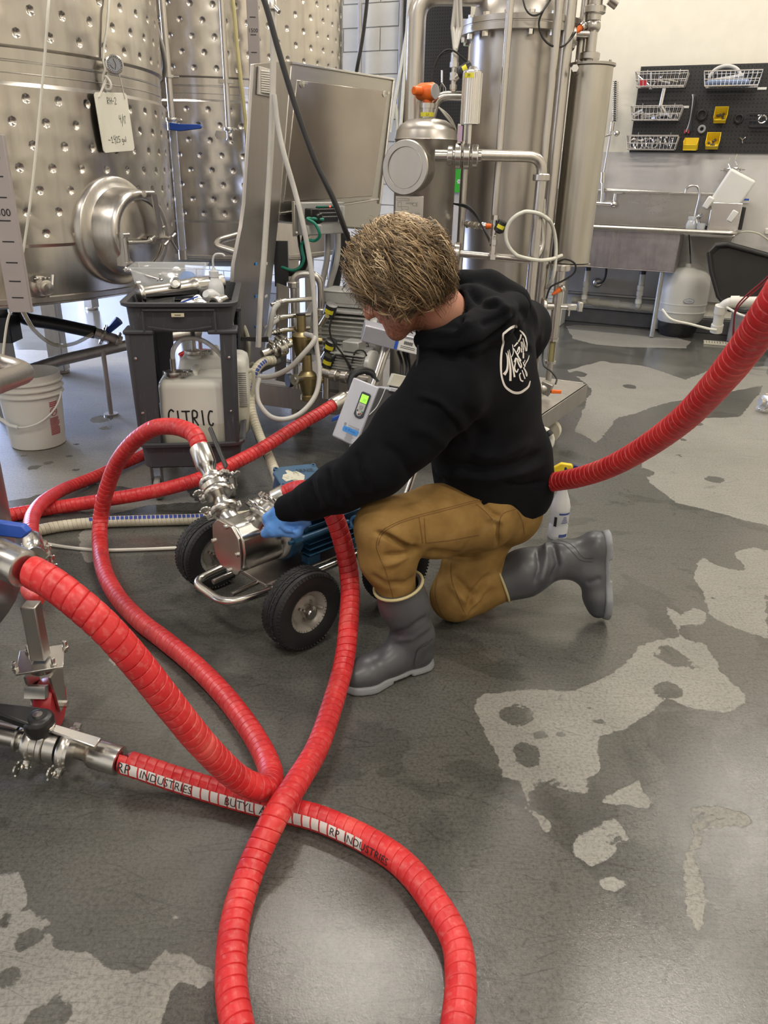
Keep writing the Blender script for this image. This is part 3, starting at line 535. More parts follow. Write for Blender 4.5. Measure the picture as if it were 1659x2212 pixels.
pm = MB(); pm.add(pl_+[q-NP*.02 for q in pl_], [tuple(range(10)), tuple(range(10, 20))[::-1]]+[(i, (i+1) % 10, 10+(i+1) % 10, 10+i) for i in range(10)]); part('cabinet_pillar', pm, steel('pillar_steel', (.47, .44, .41), .36, (14, 14, 1), .06, .08, .02), sk, bevel=.003)
ux = nrm(B0-A1); wy = nrm(np.cross(NW, ux)); wy = wy if wy[2] > 0 else -wy; cen = (A1+B0+B1+F1)/4
def pane(px, py): r = ray(px, py); return _C+r*(((A1-_C)@NW)/(r@NW))
D4 = [pane(640, 172), pane(612, 437), pane(803, 424), pane(836, 198)]
dr = MB(); slab(dr, [p+NW*.004 for p in D4], -NW*.02); part('door', dr, steel('door_steel', (.42, .38, .34), .22, (2, 2, 2), .14, .2, .008), cbo, bevel=.003)
fr_ = MB()
for a, b in zip([pane(628, 136), pane(850, 172)], [pane(850, 172), pane(820, 440)]): fr_.tube([a+NW*.004, b+NW*.004], .006, 6)
fr_.tube([pane(603, 462)+NW*.006, pane(815, 430)+NW*.006], .006, 6); part('edge_trim', fr_, MSP, cbo)
for px, py in ((651, 182), (829, 203)): m_ = MB().lathe([(.016, -.003), (.016, .003), (.0, .005)], pane(px, py)+NW*.004, NW, 16); m_.box(pane(px+5, py-2)+NW*.012, (.016, .012, .016), (ux, wy, NW)); part('latch', m_, MSP, cbo)
# louvre
lv = MB(); slab(lv, [pp_(556, 143)+NP*.012, pp_(553, 204)+NP*.012, pp_(586, 211)+NP*.012, pp_(588, 152)+NP*.012], -NP*.011); lvo = part('louvre', lv, plain('louvre_grey', (.60, .57, .53), .5), sk, bevel=.002)
for i in range(10):
    y = 152+i*5; sl = MB(); a, b, c_ = pp_(558, y+1), pp_(576, y+3.5), pp_(586, y+11); sl.tube([a+NP*.014, b+NP*.022, c_+NP*.014], .0035, 6); part('slat', sl, plain('louvre_light', (.72, .69, .64), .45), lvo)
# cylinder foot of the pillar, small marker tapes
for py in (570, 640, 706):
    for px, wd_, mt_ in ((552, 6, plain('blue_tape', (.05, .28, .75), .6)), (573, 11, MWH)):
        a = pp_(px-wd_/2, py)+NP*.02; m_ = MB(); m_.box(pp_(px, py)+NP*.004, (wd_/430, .012 if wd_ < 8 else .010, .004), (nrm(A1-A0), Z, NP)); part('marker_tape', m_, mt_, sk)
# ---- IO module
def boxat(px, py, Y, w_, h_, d_, mb, ax=None): mb.box(P(px, py, Y), (w_, d_, h_), ax or ((ux[0], ux[1], 0) if False else None)); return mb
uh = nrm((ux[0], ux[1], 0)); nh = nrm(np.cross(uh, Z)); nh = nh if nh[1] < 0 else -nh; IAX = (uh, nh, Z)
MGR = plain('module_grey', (.42, .42, .41), .45); qc = pane(668, 470)+NW*.05
io = thing_io = MB(); io.box(qc+nh*.02, (.30, .07, .15), IAX); iom = part('io_module', io, MGR, sk, bevel=.004)
m_ = MB().box(qc+nh*.058+uh*.02+Z*.02, (.15, .01, .07), IAX); part('terminal_block', m_, MBP, iom, bevel=.001)
m_ = MB()
for r in range(3):
    for k in range(14): m_.box(qc+nh*.064+uh*(-.045+k*.01)+Z*(.045-.018*r), (.004, .002, .004), IAX)
part('terminal_screws', m_, MWH, iom, kind='stuff')
for k in (.105, .13): part('terminal_divider', MB().box(qc+nh*.06+uh*k+Z*.02, (.014, .02, .075), IAX), MWH, iom, bevel=.001)
m_ = MB().box(qc+nh*.066+uh*.02+Z*.056, (.16, .004, .006), IAX); part('indicator_strip', m_, MGN, iom)
led = NT('red_led'); led.set(base=(.9, .02, .02, 1), emit=(1, .03, .03, 1), es=6); part('indicator_lamp', MB().sphere(qc+nh*.07+uh*.03+Z*.056, .004, 8, 6), led.m, iom)
m_ = MB(); m_.box(qc+nh*.075-uh*.10+Z*.025, (.06, .05, .05), (uh, nh, Z)); m_.box(qc+nh*.10-uh*.085+Z*.005, (.035, .04, .045), (nrm(uh+Z*.3), nh, nrm(Z-uh*.3))); part('plug', m_, MBP, iom, bevel=.006)
m_ = MB(); m_.box(qc-uh*.165+nh*.02, (.02, .02, .16), IAX); [m_.lathe([(.008, 0), (.008, .01), (0, .012)], qc-uh*.165+nh*.03+Z*z_, nh, 10) for z_ in (-.065, .065)]; part('mounting_bracket', m_, MSP, sk, bevel=.002)
part('junction_box', MB().box(qc+nh*.05-uh*.09-Z*.05, (.10, .07, .05), IAX), MGR, iom, bevel=.008)
g0 = qc+nh*.125-uh*.07; Yg = g0[1]
part('green_cable', MB().tube(spline([g0, P(664, 472, Yg-.03), P(680, 483, Yg-.04), P(689, 500, Yg-.04), P(690, 512, Yg-.03), P(680, 520, Yg-.01), P(665, 519, Yg), P(652, 527, Yg+.02), P(653, 545, Yg+.02), P(656, 560, Yg+.02), P(648, 577, Yg+.02), P(632, 584, Yg+.02), P(612, 578, Yg+.03), P(604, 573, Yg+.05)], 8), .0075, 10), MGN, sk)
for i, dx in enumerate((-4, 2, 7)): part('black_cable', MB().tube(spline([P(652+dx*2, 505, Yg+.05), P(651+dx, 530, Yg+.05), P(656+dx, 562, Yg+.05), P(646+dx, 586, Yg+.06), P(625, 590-dx, Yg+.07), P(600, 582, Yg+.10)], 6), .007, 8), MBK, sk)
part('black_post', MB().box(P(608, 570, 4.02), (.07, .03, .22)), MBP, sk)
part('conduit_bundle', MB().tube([P(742, 500, 4.35), P(730, 560, 4.3), P(714, 650, 4.25)], .035, 12), MBK, sk)
for dx in (0, 22): part('grey_conduit', MB().tube(spline([P(708+dx, 495, 4.3), P(706+dx, 560, 4.25), P(694+dx*.8, 620, 4.2), P(690+dx*.6, 680, 4.15)], 6), .016, 10), plain('conduit_grey', (.50, .48, .45), .5), sk)
# ---- bracket plate with hose barbs (left of the regulators)
Yb = 3.78; bp = MB(); slab(bp, [P(601, 612, Yb), P(597, 822, Yb), P(617, 826, Yb+.06), P(625, 620, Yb+.06)], V(-.01, .01, 0)); part('fitting_plate', bp, MSD, sk)
for i, (px, py) in enumerate(((609, 652), (605, 686), (604, 715))):
    c = P(px, py, Yb-.01); d_ = nrm(V(-.75, -.55, -.15)); m_ = MB().cyl(c+d_*-.02, c+d_*.035, .014); m_.torus(c+d_*.008, d_, .015, .004, 16, 6); m_.torus(c+d_*.02, d_, .014, .004, 16, 6); m_.cyl(c+d_*.03, c+d_*.06, .009); m_.cyl(c-d_*.02+V(.12, .08, 0), c-d_*.02, .012); part('hose_barb', m_, MSP, sk)
MCT = plain('translucent_hose', (.50, .50, .48), .3)
part('braided_tube', MB().tube(spline([P(603, 655, Yb-.06), P(592, 668, Yb-.08), P(586, 690, Yb-.09), P(583, 712, Yb-.09), P(580, 728, Yb-.09)], 6), .013, 10), MCT, sk)
part('braided_tube', MB().tube(spline([P(600, 690, Yb-.06), P(590, 698, Yb-.08), P(580, 714, Yb-.08), P(575, 726, Yb-.08)], 6), .012, 10), MCT, sk)
# black lever handle, clamp valve cluster and beige ferrule
Yc = 3.62
m_ = MB().prism([(-.13, -.008), (.03, -.012), (.03, .014), (-.13, .006)], -.006, .006, P(566, 733, Yc-.03), ((1, 0, 0), Z, (0, -1, 0))); part('lever_handle', m_, MBP, sk, bevel=.002)
c0, c1 = P(566, 765, Yc), P(628, 742, Yc+.1); ax_ = nrm(c1-c0); m_ = MB().cyl(c0, c1, .019)
for t_ in (.35, .55, .72): clamp_fit(m_, c0+(c1-c0)*t_, ax_, .030+.004*(t_ > .5), ref=(0, -.3, 1))
m_.lathe([(.0, -.012), (.042, -.012), (.045, 0), (.042, .012), (0, .012)], c0+(c1-c0)*.62, ax_, 24); part('clamp_valve', m_, MSP, sk)
m_ = MB().cyl(P(562, 797, Yc), P(604, 778, Yc+.06), .018); part('hose_stub', m_, plain('grey_rubber', (.12, .12, .12), .5), sk)
# brass pressure regulators
def regulator(px, py, Y, s, gauge=True):
    c = P(px, py, Y); m_ = MB(); m_.lathe([(.028, -.10), (.036, -.095), (.036, -.075), (.030, -.07), (.040, -.04), (.047, -.01), (.047, .03), (.034, .045), (.026, .05), (.023, .13), (.021, .13)], c, Z, 24)
    m_.cyl(c-V(.10, .02, 0), c+V(.10, .03, 0), .018); m_.box(c-Z*.0, (.10, .05, .035), SAX); r_ = part('regulator_body', m_, MBR, sk)
    g_ = MB().lathe([(.0, 0), (.034, 0), (.034, .02), (.0, .02)], c+V(-.075, -.05, .012), nrm(V(-.8, -.5, 0)), 24); part('gauge', g_, MBP, r_) if gauge else None
    part('cap', MB().lathe([(.023, .13), (.023, .136), (0, .138)], c, Z, 20), MBK, r_)
regulator(651, 738, 3.80, 1); regulator(664, 822, 3.72, 1)
m_ = MB(); c = P(636, 820, 3.62); e = P(664, 815, 3.72); m_.cyl(c, e, .014); m_.lathe([(.012, -.006), (.026, -.006), (.026, .002), (.014, .003), (.013, .012)], c, nrm(c-e), 24); part('open_ferrule', m_, MSP, sk)
# riser pipe with sensors
Yr = 3.95; m_ = MB(); rp = [P(635, 720, Yr), P(635, 640, Yr), P(637, 596, Yr), P(660, 592, Yr), P(690, 596, Yr), P(697, 640, Yr), P(692, 800, Yr)]
for i in (0, 5): rp[i+1 if i == 0 else i] = rp[i+1 if i == 0 else i]
a, b = xy(634, 660, Yr), xy(693, 690, Yr); zt = zz(665, 592, Yr); m_.tube(bent([a+Z*DK, a+Z*zt, b+Z*zt, b+Z*(DK+.05)], .06), .019, 14)
union(m_, b+Z*zz(693, 672, Yr), Z, .033); m_.sphere(b+Z*zz(692, 705, Yr), .026); m_.sphere(b+Z*zz(692, 728, Yr), .026); m_.cyl(b+Z*zz(692, 690, Yr), b+Z*zz(690, 770, Yr), .024)
union(m_, a+Z*zz(637, 615, Yr), Z, .028); m_.cyl(b+Z*zz(690, 728, Yr), b+Z*zz(690, 728, Yr)+V(-.06, -.02, 0), .015)
part('riser_pipe', m_, MS, sk)
def sensor(px, py, Y, d_=(0, 0, 1), s=1.):
    c = P(px, py, Y); d_ = nrm(d_); m_ = MB().lathe([(.018*s, -.03*s), (.022*s, -.02*s), (.031*s, -.015*s), (.031*s, .03*s), (.029*s, .04*s), (.0, .042*s)], c, d_, 20); m_.torus(c-d_*.018*s, d_, .026*s, .004*s, 20, 6)
    o = part('sensor_cap', m_, MBP, sk); n_ = nrm(V(-.1, -1, 0)-d_*(V(-.1, -1, 0)@d_)); u_ = nrm(np.cross(d_, n_)); lb = MB()
    lb.lathe([(.0318*s, .0), (.0318*s, .022*s)], c, d_, 10, ref=n_, arc=(-.75, .75), caps=False); part('yellow_label', lb, MLY, o); return o
sensor(712, 673, 3.86, (.3, -.3, .9)); sensor(712, 750, 3.80, (.3, -.3, .9)); sensor(708, 782, 3.76, (.3, -.3, .9)); sensor(795, 790, 3.78, (-.3, -.3, .7), .8)
for px, py in ((700, 690), (700, 768), (695, 800)): part('sensor_stub', MB().cyl(P(px+6, py-8, 3.82), P(px-6, py+12, 3.86), .014), MS, sk)
for pts in ([(716, 690), (712, 710), (718, 735), (740, 765), (756, 790), (764, 800)], [(716, 775), (728, 768), (745, 775), (757, 800)], [(760, 785), (768, 760), (785, 758), (795, 775)]): part('sensor_cable', MB().tube(spline([P(x, y, 3.7) for x, y in pts], 6), .0045, 6), MBK, sk)
# ---- motors
def motor(name, c, axis, r, L, mat, base=True, jb=True, fins=9, jbh=.08):
    a = nrm(axis); sd = nrm(np.cross(a, Z)); up = nrm(np.cross(sd, a)); m_ = MB(); m_.lathe([(r*.3, -L*.56), (r*.8, -L*.55), (r*1.02, -L*.5), (r*1.04, -L*.42), (r*.93, -L*.40), (r*.93, L*.36), (r*1.0, L*.37), (r*1.0, L*.46), (r*.85, L*.5), (r*.2, L*.52)], c, a, 32)
    b_ = part(name, m_, mat, sk) if name != 'pump_motor' else None; f_ = MB(); hw = r*1.02
    for s_ in (-1, 1):
        for k in range(fins):
            z_ = (-.75+1.5*k/(fins-1))*r; x_ = math.sqrt(max(r*r*.85-z_*z_, 0)); f_.box(c+sd*s_*(x_+hw)/2+up*z_, (L*.72, max(hw-x_, .01), r*.055), (a, sd*s_, up))
    for k in range(5): z_ = (-.5+k*.25)*r; f_.box(c+up*r*.97+sd*z_, (L*.7, r*.05, r*.2), (a, sd, up))
    return m_, f_, b_, (a, sd, up)
mc = P(758, 712, 4.02); _, f_, b_, (a, sd, up) = motor('motor', mc, nrm(SU+SV*.12), .145, .40, plain('motor_silver', (.50, .50, .48), .36, metal=.35), fins=11)
part('cooling_fins', f_, plain('motor_silver', (.3, .3, .29), .38), sk)
m_ = MB().box(mc+up*.17-a*.02, (.20, .16, .06), (a, sd, up)); m_.box(mc+up*.20-a*.02, (.22, .17, .012), (a, sd, up)); part('terminal_box', m_, plain('motor_silver', (.3, .3, .29), .38), sk, bevel=.006)
m_ = MB().box(mc-up*.15, (.26, .24, .03), (a, sd, up)); m_.box(mc-Z*((mc[2]-DK)/2+.07), (.28, .22, mc[2]-DK-.14), SAX); part('motor_foot', m_, MSD, sk)
mc2 = P(765, 785, 3.78); _, f_, b_, (a, sd, up) = motor('small_motor', mc2, nrm(SU), .075, .24, plain('motor_silver', (.3, .3, .29), .38), fins=9); part('cooling_fins', f_, plain('motor_silver', (.3, .3, .29), .38), sk)
m_ = MB().box(mc2+up*.09, (.09, .09, .05), (a, sd, up)); part('terminal_box', m_, plain('motor_silver', (.3, .3, .29), .38), sk, bevel=.005); part('motor_foot', MB().box(mc2-Z*((mc2[2]-DK)/2+.03), (.12, .10, mc2[2]-DK-.06), SAX), MSD, sk)
m_ = MB(); m_.tube(bent([P(695, 803, 3.72), P(725, 812, 3.68), P(760, 815, 3.62), P(800, 822, 3.55)], .03), .022, 14)
for px, py in ((722, 811), (745, 814), (785, 817)): union(m_, P(px, py, 3.65), SU, .027, .035)
m_.cyl(P(704, 795, 3.74), P(704, 860, 3.74), .018); part('manifold', m_, MS, sk)
part('gusset_plate', MB().prism([(-.02, 0), (.05, 0), (.03, .30), (-.02, .30)], 0, .008, V(*SK(-1.02, .0, DK)), (SU, Z, SV)), MSD, sk)
part('black_hose', MB().tube(spline([P(762, 850, 3.5), P(757, 825, 3.5), P(765, 805, 3.5), P(785, 800, 3.52), P(806, 808, 3.5), P(812, 830, 3.5)], 6), .016, 10), MBK, sk)
m_ = MB().box(P(785, 915, 3.42)*V(1, 1, 0)+Z*.10, (.001, .001, .001))
# ---- small vessel
Ys = 3.82; b = xy(917, 400, Ys); rs = .140; zt = zz(917, 300, Ys)
m_ = MB().lathe([(rs, DK+.05), (rs, zt-.01), (rs+.004, zt-.004), (rs, zt), (rs*.97, zt+.03), (rs*.85, zt+.055), (rs*.6, zt+.075), (rs*.25, zt+.083), (.0, zt+.084)], b, Z, 40); sv = part('small_vessel', m_, MSV, sk, smooth=50)
m_ = MB().lathe([(.03, zt+.075), (.032, zt+.13)], b, Z, 20); m_.lathe([(.036, zt+.122), (.036, zt+.142)], b, Z, 20); part('neck', m_, MS, sv)
for i in range(4): an = .8+i*math.pi/2; part('foot', MB().cyl(b+V(math.cos(an), math.sin(an), 0)*rs*.8+Z*DK, b+V(math.cos(an), math.sin(an), 0)*rs*.8+Z*(DK+.1), .018), MS, sv)
oc = b+Z*(zt+.175); m_ = MB().lathe([(.0, -.045), (.030, -.045), (.036, -.03), (.036, .03), (.03, .042), (.0, .042)], oc+V(-.005, 0, .012), nrm(V(.75, -.6, 0)), 24); m_.lathe([(.02, -.045), (.022, .0)], oc, Z, 16); m_.lathe([(.014, -.04), (.018, -.036), (.018, .0), (.0, 0)], oc+V(-.035, -.02, .012), nrm(V(-.75, -.6, 0))*-1, 12); m_.cyl(oc+V(-.02, 0, .01), oc+V(-.062, -.03, .01), .015); so_ = part('level_sensor', m_, MORG, sv)
m_ = MB().lathe([(.0, .0), (.030, 0), (.030, .004), (0, .004)], oc+V(-.005, 0, .012)+nrm(V(.75, -.6, 0))*.042, nrm(V(.75, -.6, 0)), 24); part('sensor_plate', m_, plain('plate_grey', (.45, .45, .46), .4), sv)
part('sensor_label', MB().lathe([(.0365, zt+.088), (.0365, zt+.105)], b, Z, 12, ref=(0, -1, 0), arc=(-1.0, .9), caps=False), MLY, sv); part('lettering', textmb('L1', .015, b+V(0, -.037, zt+.096), ((1, 0, 0), Z, (0, -1, 0)), .002), MINK, sv)
sd_ = nrm(V(-.42, -.80, .05)); sc_ = P(875, 362, Ys-.18); m_ = MB().cyl(sc_-sd_*.10, sc_, .098, n=40); m_.lathe([(.10, -.03), (.112, -.026), (.112, .0), (.108, .004), (.085, .004), (.083, .001), (.0, .001)], sc_, sd_, 48); part('sight_port', m_, MSV, sv)
m_ = MB().torus(sc_+sd_*.0045, sd_, .084, .0015, 48, 6); part('port_groove', m_, MSD, sv)
npc = P(884, 460, Ys-.145); m_ = MB().box(npc, (.125, .004, .14)); part('nameplate', m_, steel('nameplate', (.62, .60, .57), .3, var=.04), sv, bevel=.001)
m_ = MB(); rr = random.Random(3)
for (u_, v_, w_, h_) in ((-.03, .055, .055, .008), (-.045, .035, .015, .02), (.0, .04, .03, .003), (-.02, .02, .03, .012), (.02, -.01, .05, .02), (-.03, -.03, .04, .02), (.02, -.045, .05, .015), (-.03, -.055, .05, .006)): 
    for s_ in (-1, 1): m_.box(npc+V(u_, -.003, v_+s_*h_/2), (w_, .001, .0015)); m_.box(npc+V(u_+s_*w_/2, -.003, v_), (.0015, .001, h_))
textmb('CE', .022, npc+V(.025, -.0025, .035), ((1, 0, 0), Z, (0, -1, 0)), .001, m_); part('nameplate_print', m_, plain('print_grey', (.2, .2, .2), .6), sv, kind='stuff')
# ---- large vessel
Yl = 4.12; b = xy(1104, 350, Yl); rl = .232; zf = zz(1110, 66, Yl)
m_ = MB().lathe([(rl, DK+.12), (rl, zf-.03)], b, Z, 56); m_.lathe([(rl*.2, DK+.06), (rl*.8, DK+.075), (rl, DK+.12)], b, Z, 56); lvv = part('large_vessel', m_, MSV, sk, smooth=50)
m_ = MB().lathe([(rl, zf-.032), (rl+.048, zf-.032), (rl+.05, zf-.03), (rl+.05, zf-.004), (rl+.048, zf-.002), (rl+.048, zf+.002), (rl+.05, zf+.004), (rl+.05, zf+.026), (rl+.046, zf+.028), (rl, zf+.028)], b, Z, 56); part('flange', m_, MSV, lvv)
m_ = MB().lathe([(rl+.0, zf+.028), (rl-.005, zf+.05), (rl*.93, zf+.10), (rl*.75, zf+.15), (rl*.45, zf+.185), (.05, zf+.2), (.045, zf+.26)], b, Z, 56); part('dome_lid', m_, MSV, lvv, smooth=50)
bm_ = MB(); q0 = b+V(0, -(rl+.032), 0)
for nm, z0_, z1_ in (('', zf-.052, zf-.032), ('', zf+.028, zf+.04)): bm_.lathe([(.015, z0_), (.015, z1_)], q0, Z, 6)
bm_.cyl(q0+Z*(zf-.05), q0+Z*(zf+.035), .008, n=8)
b0 = part('bolt', bm_, MSW, lvv); 
for i in range(1, 16):
    o = b0.copy(); COL.objects.link(o); o.parent = lvv; an = 2*math.pi*i/16; R_ = Matrix.Rotation(an, 4, 'Z'); cb = Vector(b-WLOC[sk.name]); o.matrix_basis = Matrix.Translation(cb) @ R_ @ Matrix.Translation(-cb)
for i in range(3): an = .3+i*2.09; part('vessel_leg', MB().box(b+V(math.cos(an), math.sin(an), 0)*rl*.75+Z*(DK+.05), (.05, .05, .12)), MSD, lvv)
part('dome_label', MB().box(b+V(-.03, -.048, zf+.235), (.034, .002, .018)), MLY, lvv); part('lettering', textmb('P1', .014, b+V(-.03, -.0495, zf+.235), ((1, 0, 0), Z, (0, -1, 0)), .001), MINK, lvv)
# ---- right vessel
Yv = 3.95; b = xy(1256, 350, Yv); rv = .093; zt = zz(1280, 142, Yv); zb = zz(1238, 566, Yv)
m_ = MB().lathe([(rv, zb+.01), (rv, zt-.006)], b, Z, 36); m_.lathe([(.02, zb-.002), (rv, zb), (rv, zb+.01)], b, Z, 36); rvv = part('right_vessel', m_, steel('streaked_steel', (.55, .52, .46), .36, (10, 10, .4), .14, .12, .01, .2), sk)
m_ = MB().lathe([(rv+.004, zt-.004), (rv+.009, zt-.002), (rv+.009, zt+.008), (0, zt+.009)], b, Z, 36); part('bottom_rim', MB().lathe([(rv+.006, zb-.012), (rv+.006, zb-.004)], b, Z, 36), MSV, rvv)
for i in range(6): m_.lathe([(.006, zt+.008), (.006, zt+.018)], b+V(math.cos(i*1.05+.3), math.sin(i*1.05+.3), 0)*(rv-.008), Z, 6)
part('lid', m_, MSV, rvv)
c = P(1246, 158, Yv-.09); m_ = MB().cyl(c, c+V(-.02, -.05, .01), .012); m_.cyl(c+V(-.02, -.05, .01), c+V(-.023, -.062, .012), .016, n=6); part('vent_plug', m_, MSD, rvv)
m_ = MB(); bb = b+V(-.02, -.01, 0); m_.cyl(bb+Z*zt, bb+Z*(zt+.17), .024); union(m_, bb+Z*(zt+.035), Z, .040, .03); m_.sphere(bb+Z*(zt+.15), .034); m_.cyl(bb+Z*(zt+.17), bb+Z*(zt+.45), .03); union(m_, bb+Z*(zt+.21), Z, .042, .03); b2 = b+V(-.055, .03, 0); m_.cyl(b2+Z*zt, b2+Z*(zt+.4), .020)
m_.tube(bent([bb+Z*(zt+.12), bb+Z*(zt+.12)+V(-.10, 0, 0)], .02), .019, 12); union(m_, bb+Z*(zt+.10)+V(-.085, 0, 0), (1, 0, 0), .042, .02); m_.cyl(bb+Z*(zt+.32), bb+Z*(zt+.24)+V(.08, -.02, 0), .016); m_.cyl(bb+Z*(zt+.25)+V(.055, -.02, 0), bb+Z*(zt+.23)+V(.09, -.02, 0), .024); part('top_piping', m_, MS, rvv)
def orange_plug(c, d_):
    d_ = nrm(d_); m_ = MB().cyl(c, c+d_*.02, .017); m_.torus(c+d_*.006, d_, .016, .004, 14, 6); part('plug_nut', m_, MSP, sk); part('orange_plug', MB().lathe([(.012, .018), (.013, .03), (.006, .065), (.005, .068)], c, d_, 12), MORG, sk)
orange_plug(P(1263, 52, Yv-.02), V(-.7, -.2, -.6))
part('sensor_cable', MB().tube(spline([P(1243, 70, 3.88), P(1228, 90, 3.86), P(1212, 101, 3.84), P(1190, 98, 3.8), P(1172, 80, 3.8), P(1164, 50, 3.8), P(1175, 20, 3.8), P(1195, -10, 3.85)], 6), .0045, 6), MBK, sk)
part('sensor_cable', MB().tube(spline([P(1128, -10, 3.8), P(1136, 20, 3.78), P(1150, 33, 3.78), P(1168, 28, 3.78), P(1185, 5, 3.8), P(1192, -15, 3.8)], 6), .004, 6), MBK, sk)
# below the right vessel: leg pipe, sight glass, valve
Yw = 3.86; m_ = MB(); b = xy(1207, 620, Yw); x0 = b
m_.cyl(b+Z*zz(1215, 585, Yw), b+Z*zz(1200, 730, Yw), .024); union(m_, b+Z*zz(1218, 578, Yw), Z, .042, .03); m_.lathe([(.024, zz(1200, 700, Yw)), (.016, zz(1198, 735, Yw))], b, Z, 16, caps=False)
m_.cyl(b+Z*zz(1207, 662, Yw), b+Z*zz(1207, 662, Yw)+V(-.07, 0, 0), .02); union(m_, b+Z*zz(1207, 662, Yw)+V(-.062, 0, 0), (1, 0, 0), .036, .02); m_.cyl(b+Z*zz(1200, 775, Yw), b+Z*(DK+.04), .015); m_.tube(bent([b+Z*(DK+.06), b+Z*(DK+.03)+V(-.03, -.03, 0), b+Z*(DK+.03)+V(-.13, -.10, 0)], .02), .018, 12)
part('leg_pipe', m_, MS, sk)
sg0, sg1 = zz(1202, 782, Yw), zz(1205, 734, Yw); m_ = MB().lathe([(.028, sg0-.008), (.028, sg0+.006)], b, Z, 20); m_.lathe([(.028, sg1-.006), (.028, sg1+.008)], b, Z, 20)
for i in range(4): m_.cyl(b+V(math.cos(i*1.57+.6), math.sin(i*1.57+.6), 0)*.023+Z*sg0, b+V(math.cos(i*1.57+.6), math.sin(i*1.57+.6), 0)*.023+Z*sg1, .003, n=6)
g_ = part('sight_glass_frame', m_, MSP, sk); part('glass_tube', MB().cyl(b+Z*sg0, b+Z*sg1, .018), plain('amber_glass', (.30, .27, .13), .15), g_)
orange_plug(P(1218, 620, Yw-.02), V(-.8, -.2, -.5)); c = P(1222, 663, Yw-.01); m_ = MB().cyl(b+Z*c[2], c+V(.03, 0, 0), .013); m_.box(c+V(.03, 0, 0), (.045, .028, .028)); m_.box(c+V(.07, 0, .003), (.022, .035, .045)); m_.cyl(c+V(.02, 0, -.01), c+V(.02, 0, -.045), .004); part('sample_valve', m_, MSW, sk, bevel=.003)
part('sensor_cable', MB().tube(spline([P(1180, 645, 3.78), P(1190, 620, 3.78), P(1215, 607, 3.78), P(1240, 590, 3.78), P(1242, 570, 3.78), P(1222, 560, 3.78), P(1202, 567, 3.78)], 6), .0045, 6), MBK, sk)
part('sensor_cable', MB().tube(spline([P(1176, 742, 3.75), P(1172, 770, 3.75), P(1175, 790, 3.72), P(1190, 802, 3.7), P(1202, 818, 3.68), P(1200, 830, 3.66)], 6), .0045, 6), MBK, sk)
c = P(1180, 838, 3.62); m_ = MB().box(c, (.055, .045, .06), (nrm(SU+Z*-.3), SV, nrm(Z+SU*.3))); m_.cyl(c+V(-.10, -.03, -.02), c, .024); m_.torus(c+V(-.035, -.01, 0), V(1, .3, 0), .026, .005, 16, 6); part('flow_meter', m_, MSD, sk, bevel=.004)
part('orange_connector', MB().box(c+V(.045, -.02, -.012), (.05, .018, .016)), MORG, sk, bevel=.003)
# ---- vertical and horizontal pipes around the vessels
pm_ = lambda pts, Y, r, mat=MS, name='pipe', k=.05: part(name, MB().tube(bent(pts, k, 6), r, 14), mat, sk)
def column(px0, py0, px1, py1, Y, zb=None, r=.02, name='upright_pipe', mat=MS):
    b = xy((px0+px1)/2, (py0+py1)/2, Y); z1 = zz(px0, py0, Y)+(.25 if py0 < 0 else 0); z0 = zb if zb is not None else zz(px1, py1, Y); part(name, MB().cyl(b+Z*z0, b+Z*z1, r, n=18), mat, sk); return b
column(1105, -40, 1068, 475, 3.72, r=.0155); column(1205, -40, 1165, 520, 3.82, DK, r=.019); column(1234, -40, 1170, 640, 3.90, DK, r=.029); column(1003, 340, 992, 600, 3.86, DK, r=.018)
b = xy(1160, 480, 3.66); zh = zz(1100, 337, 3.66); a = P(1020, 336, 3.62); m_ = MB().tube(bent([V(a[0], a[1], zh), V(b[0], b[1], zh), b+Z*(DK+.02)], .07, 8), .0235, 18); union(m_, b+Z*zz(1163, 383, 3.66), Z, .034, .03); part('elbow_pipe', m_, MS, sk)
part('branch_pipe', MB().tube(bent([P(1172, 430, 3.74), P(1171, 535, 3.74), P(1155, 560, 3.70), P(1150, 580, 3.68)], .04), .015, 12), MS, sk)
m_ = MB().tube([P(975, 546, 3.66), P(1146, 562, 3.60)], .0165, 14); c = P(987, 548, 3.655); union(m_, c, P(1146, 562, 3.6)-P(975, 546, 3.66), .044, .03); part('cross_pipe', m_, MS, sk)
vx_ = xy(1066, 520, 3.62); m_ = MB(); z0_, z1_ = zz(1064, 560, 3.62), zz(1066, 466, 3.62); m_.cyl(vx_+Z*z0_, vx_+Z*z1_, .011)
for t_, r_, h_ in ((.06, .022, .022), (.22, .016, .03), (.4, .018, .02), (.62, .016, .03), (.75, .014, .02), (.96, .016, .02)): m_.lathe([(r_, -h_/2), (r_, h_/2)], vx_+Z*(z0_+(z1_-z0_)*t_), Z, 6)
m_.cyl(vx_+Z*(z0_+.10), vx_+Z*(z0_+.16)+V(.025, -.02, 0), .012); part('angle_valve', m_, MSP, sk); sensor(1080, 492, 3.6, (.35, -.2, .9), .75)
c0, c1 = P(1005, 484, 3.8), P(1040, 488, 3.72); m_ = MB().cyl(c0, c1, .012); [m_.lathe([(.017, -.008), (.017, .008)], c0+(c1-c0)*t_, c1-c0, 6) for t_ in (.2, .55, .85)]; part('side_fitting', m_, MSP, sk); orange_plug(c1, V(1, -.2, 0))
for k in (0, 5): part('sensor_cable', MB().tube(spline([P(980, 440, 3.75), P(1010, 445+k, 3.7), P(1030, 465+k, 3.68), P(1042, 490, 3.66), P(1055, 512+k, 3.64), P(1060, 530, 3.62)], 6), .004, 6), MBK, sk)
lc = [(1148+57*math.sin(t_)*(.9 if math.sin(t_) < 0 else 1.0)-4, 508-51*math.cos(t_)) for t_ in np.linspace(-.1, -2.7, 12)]
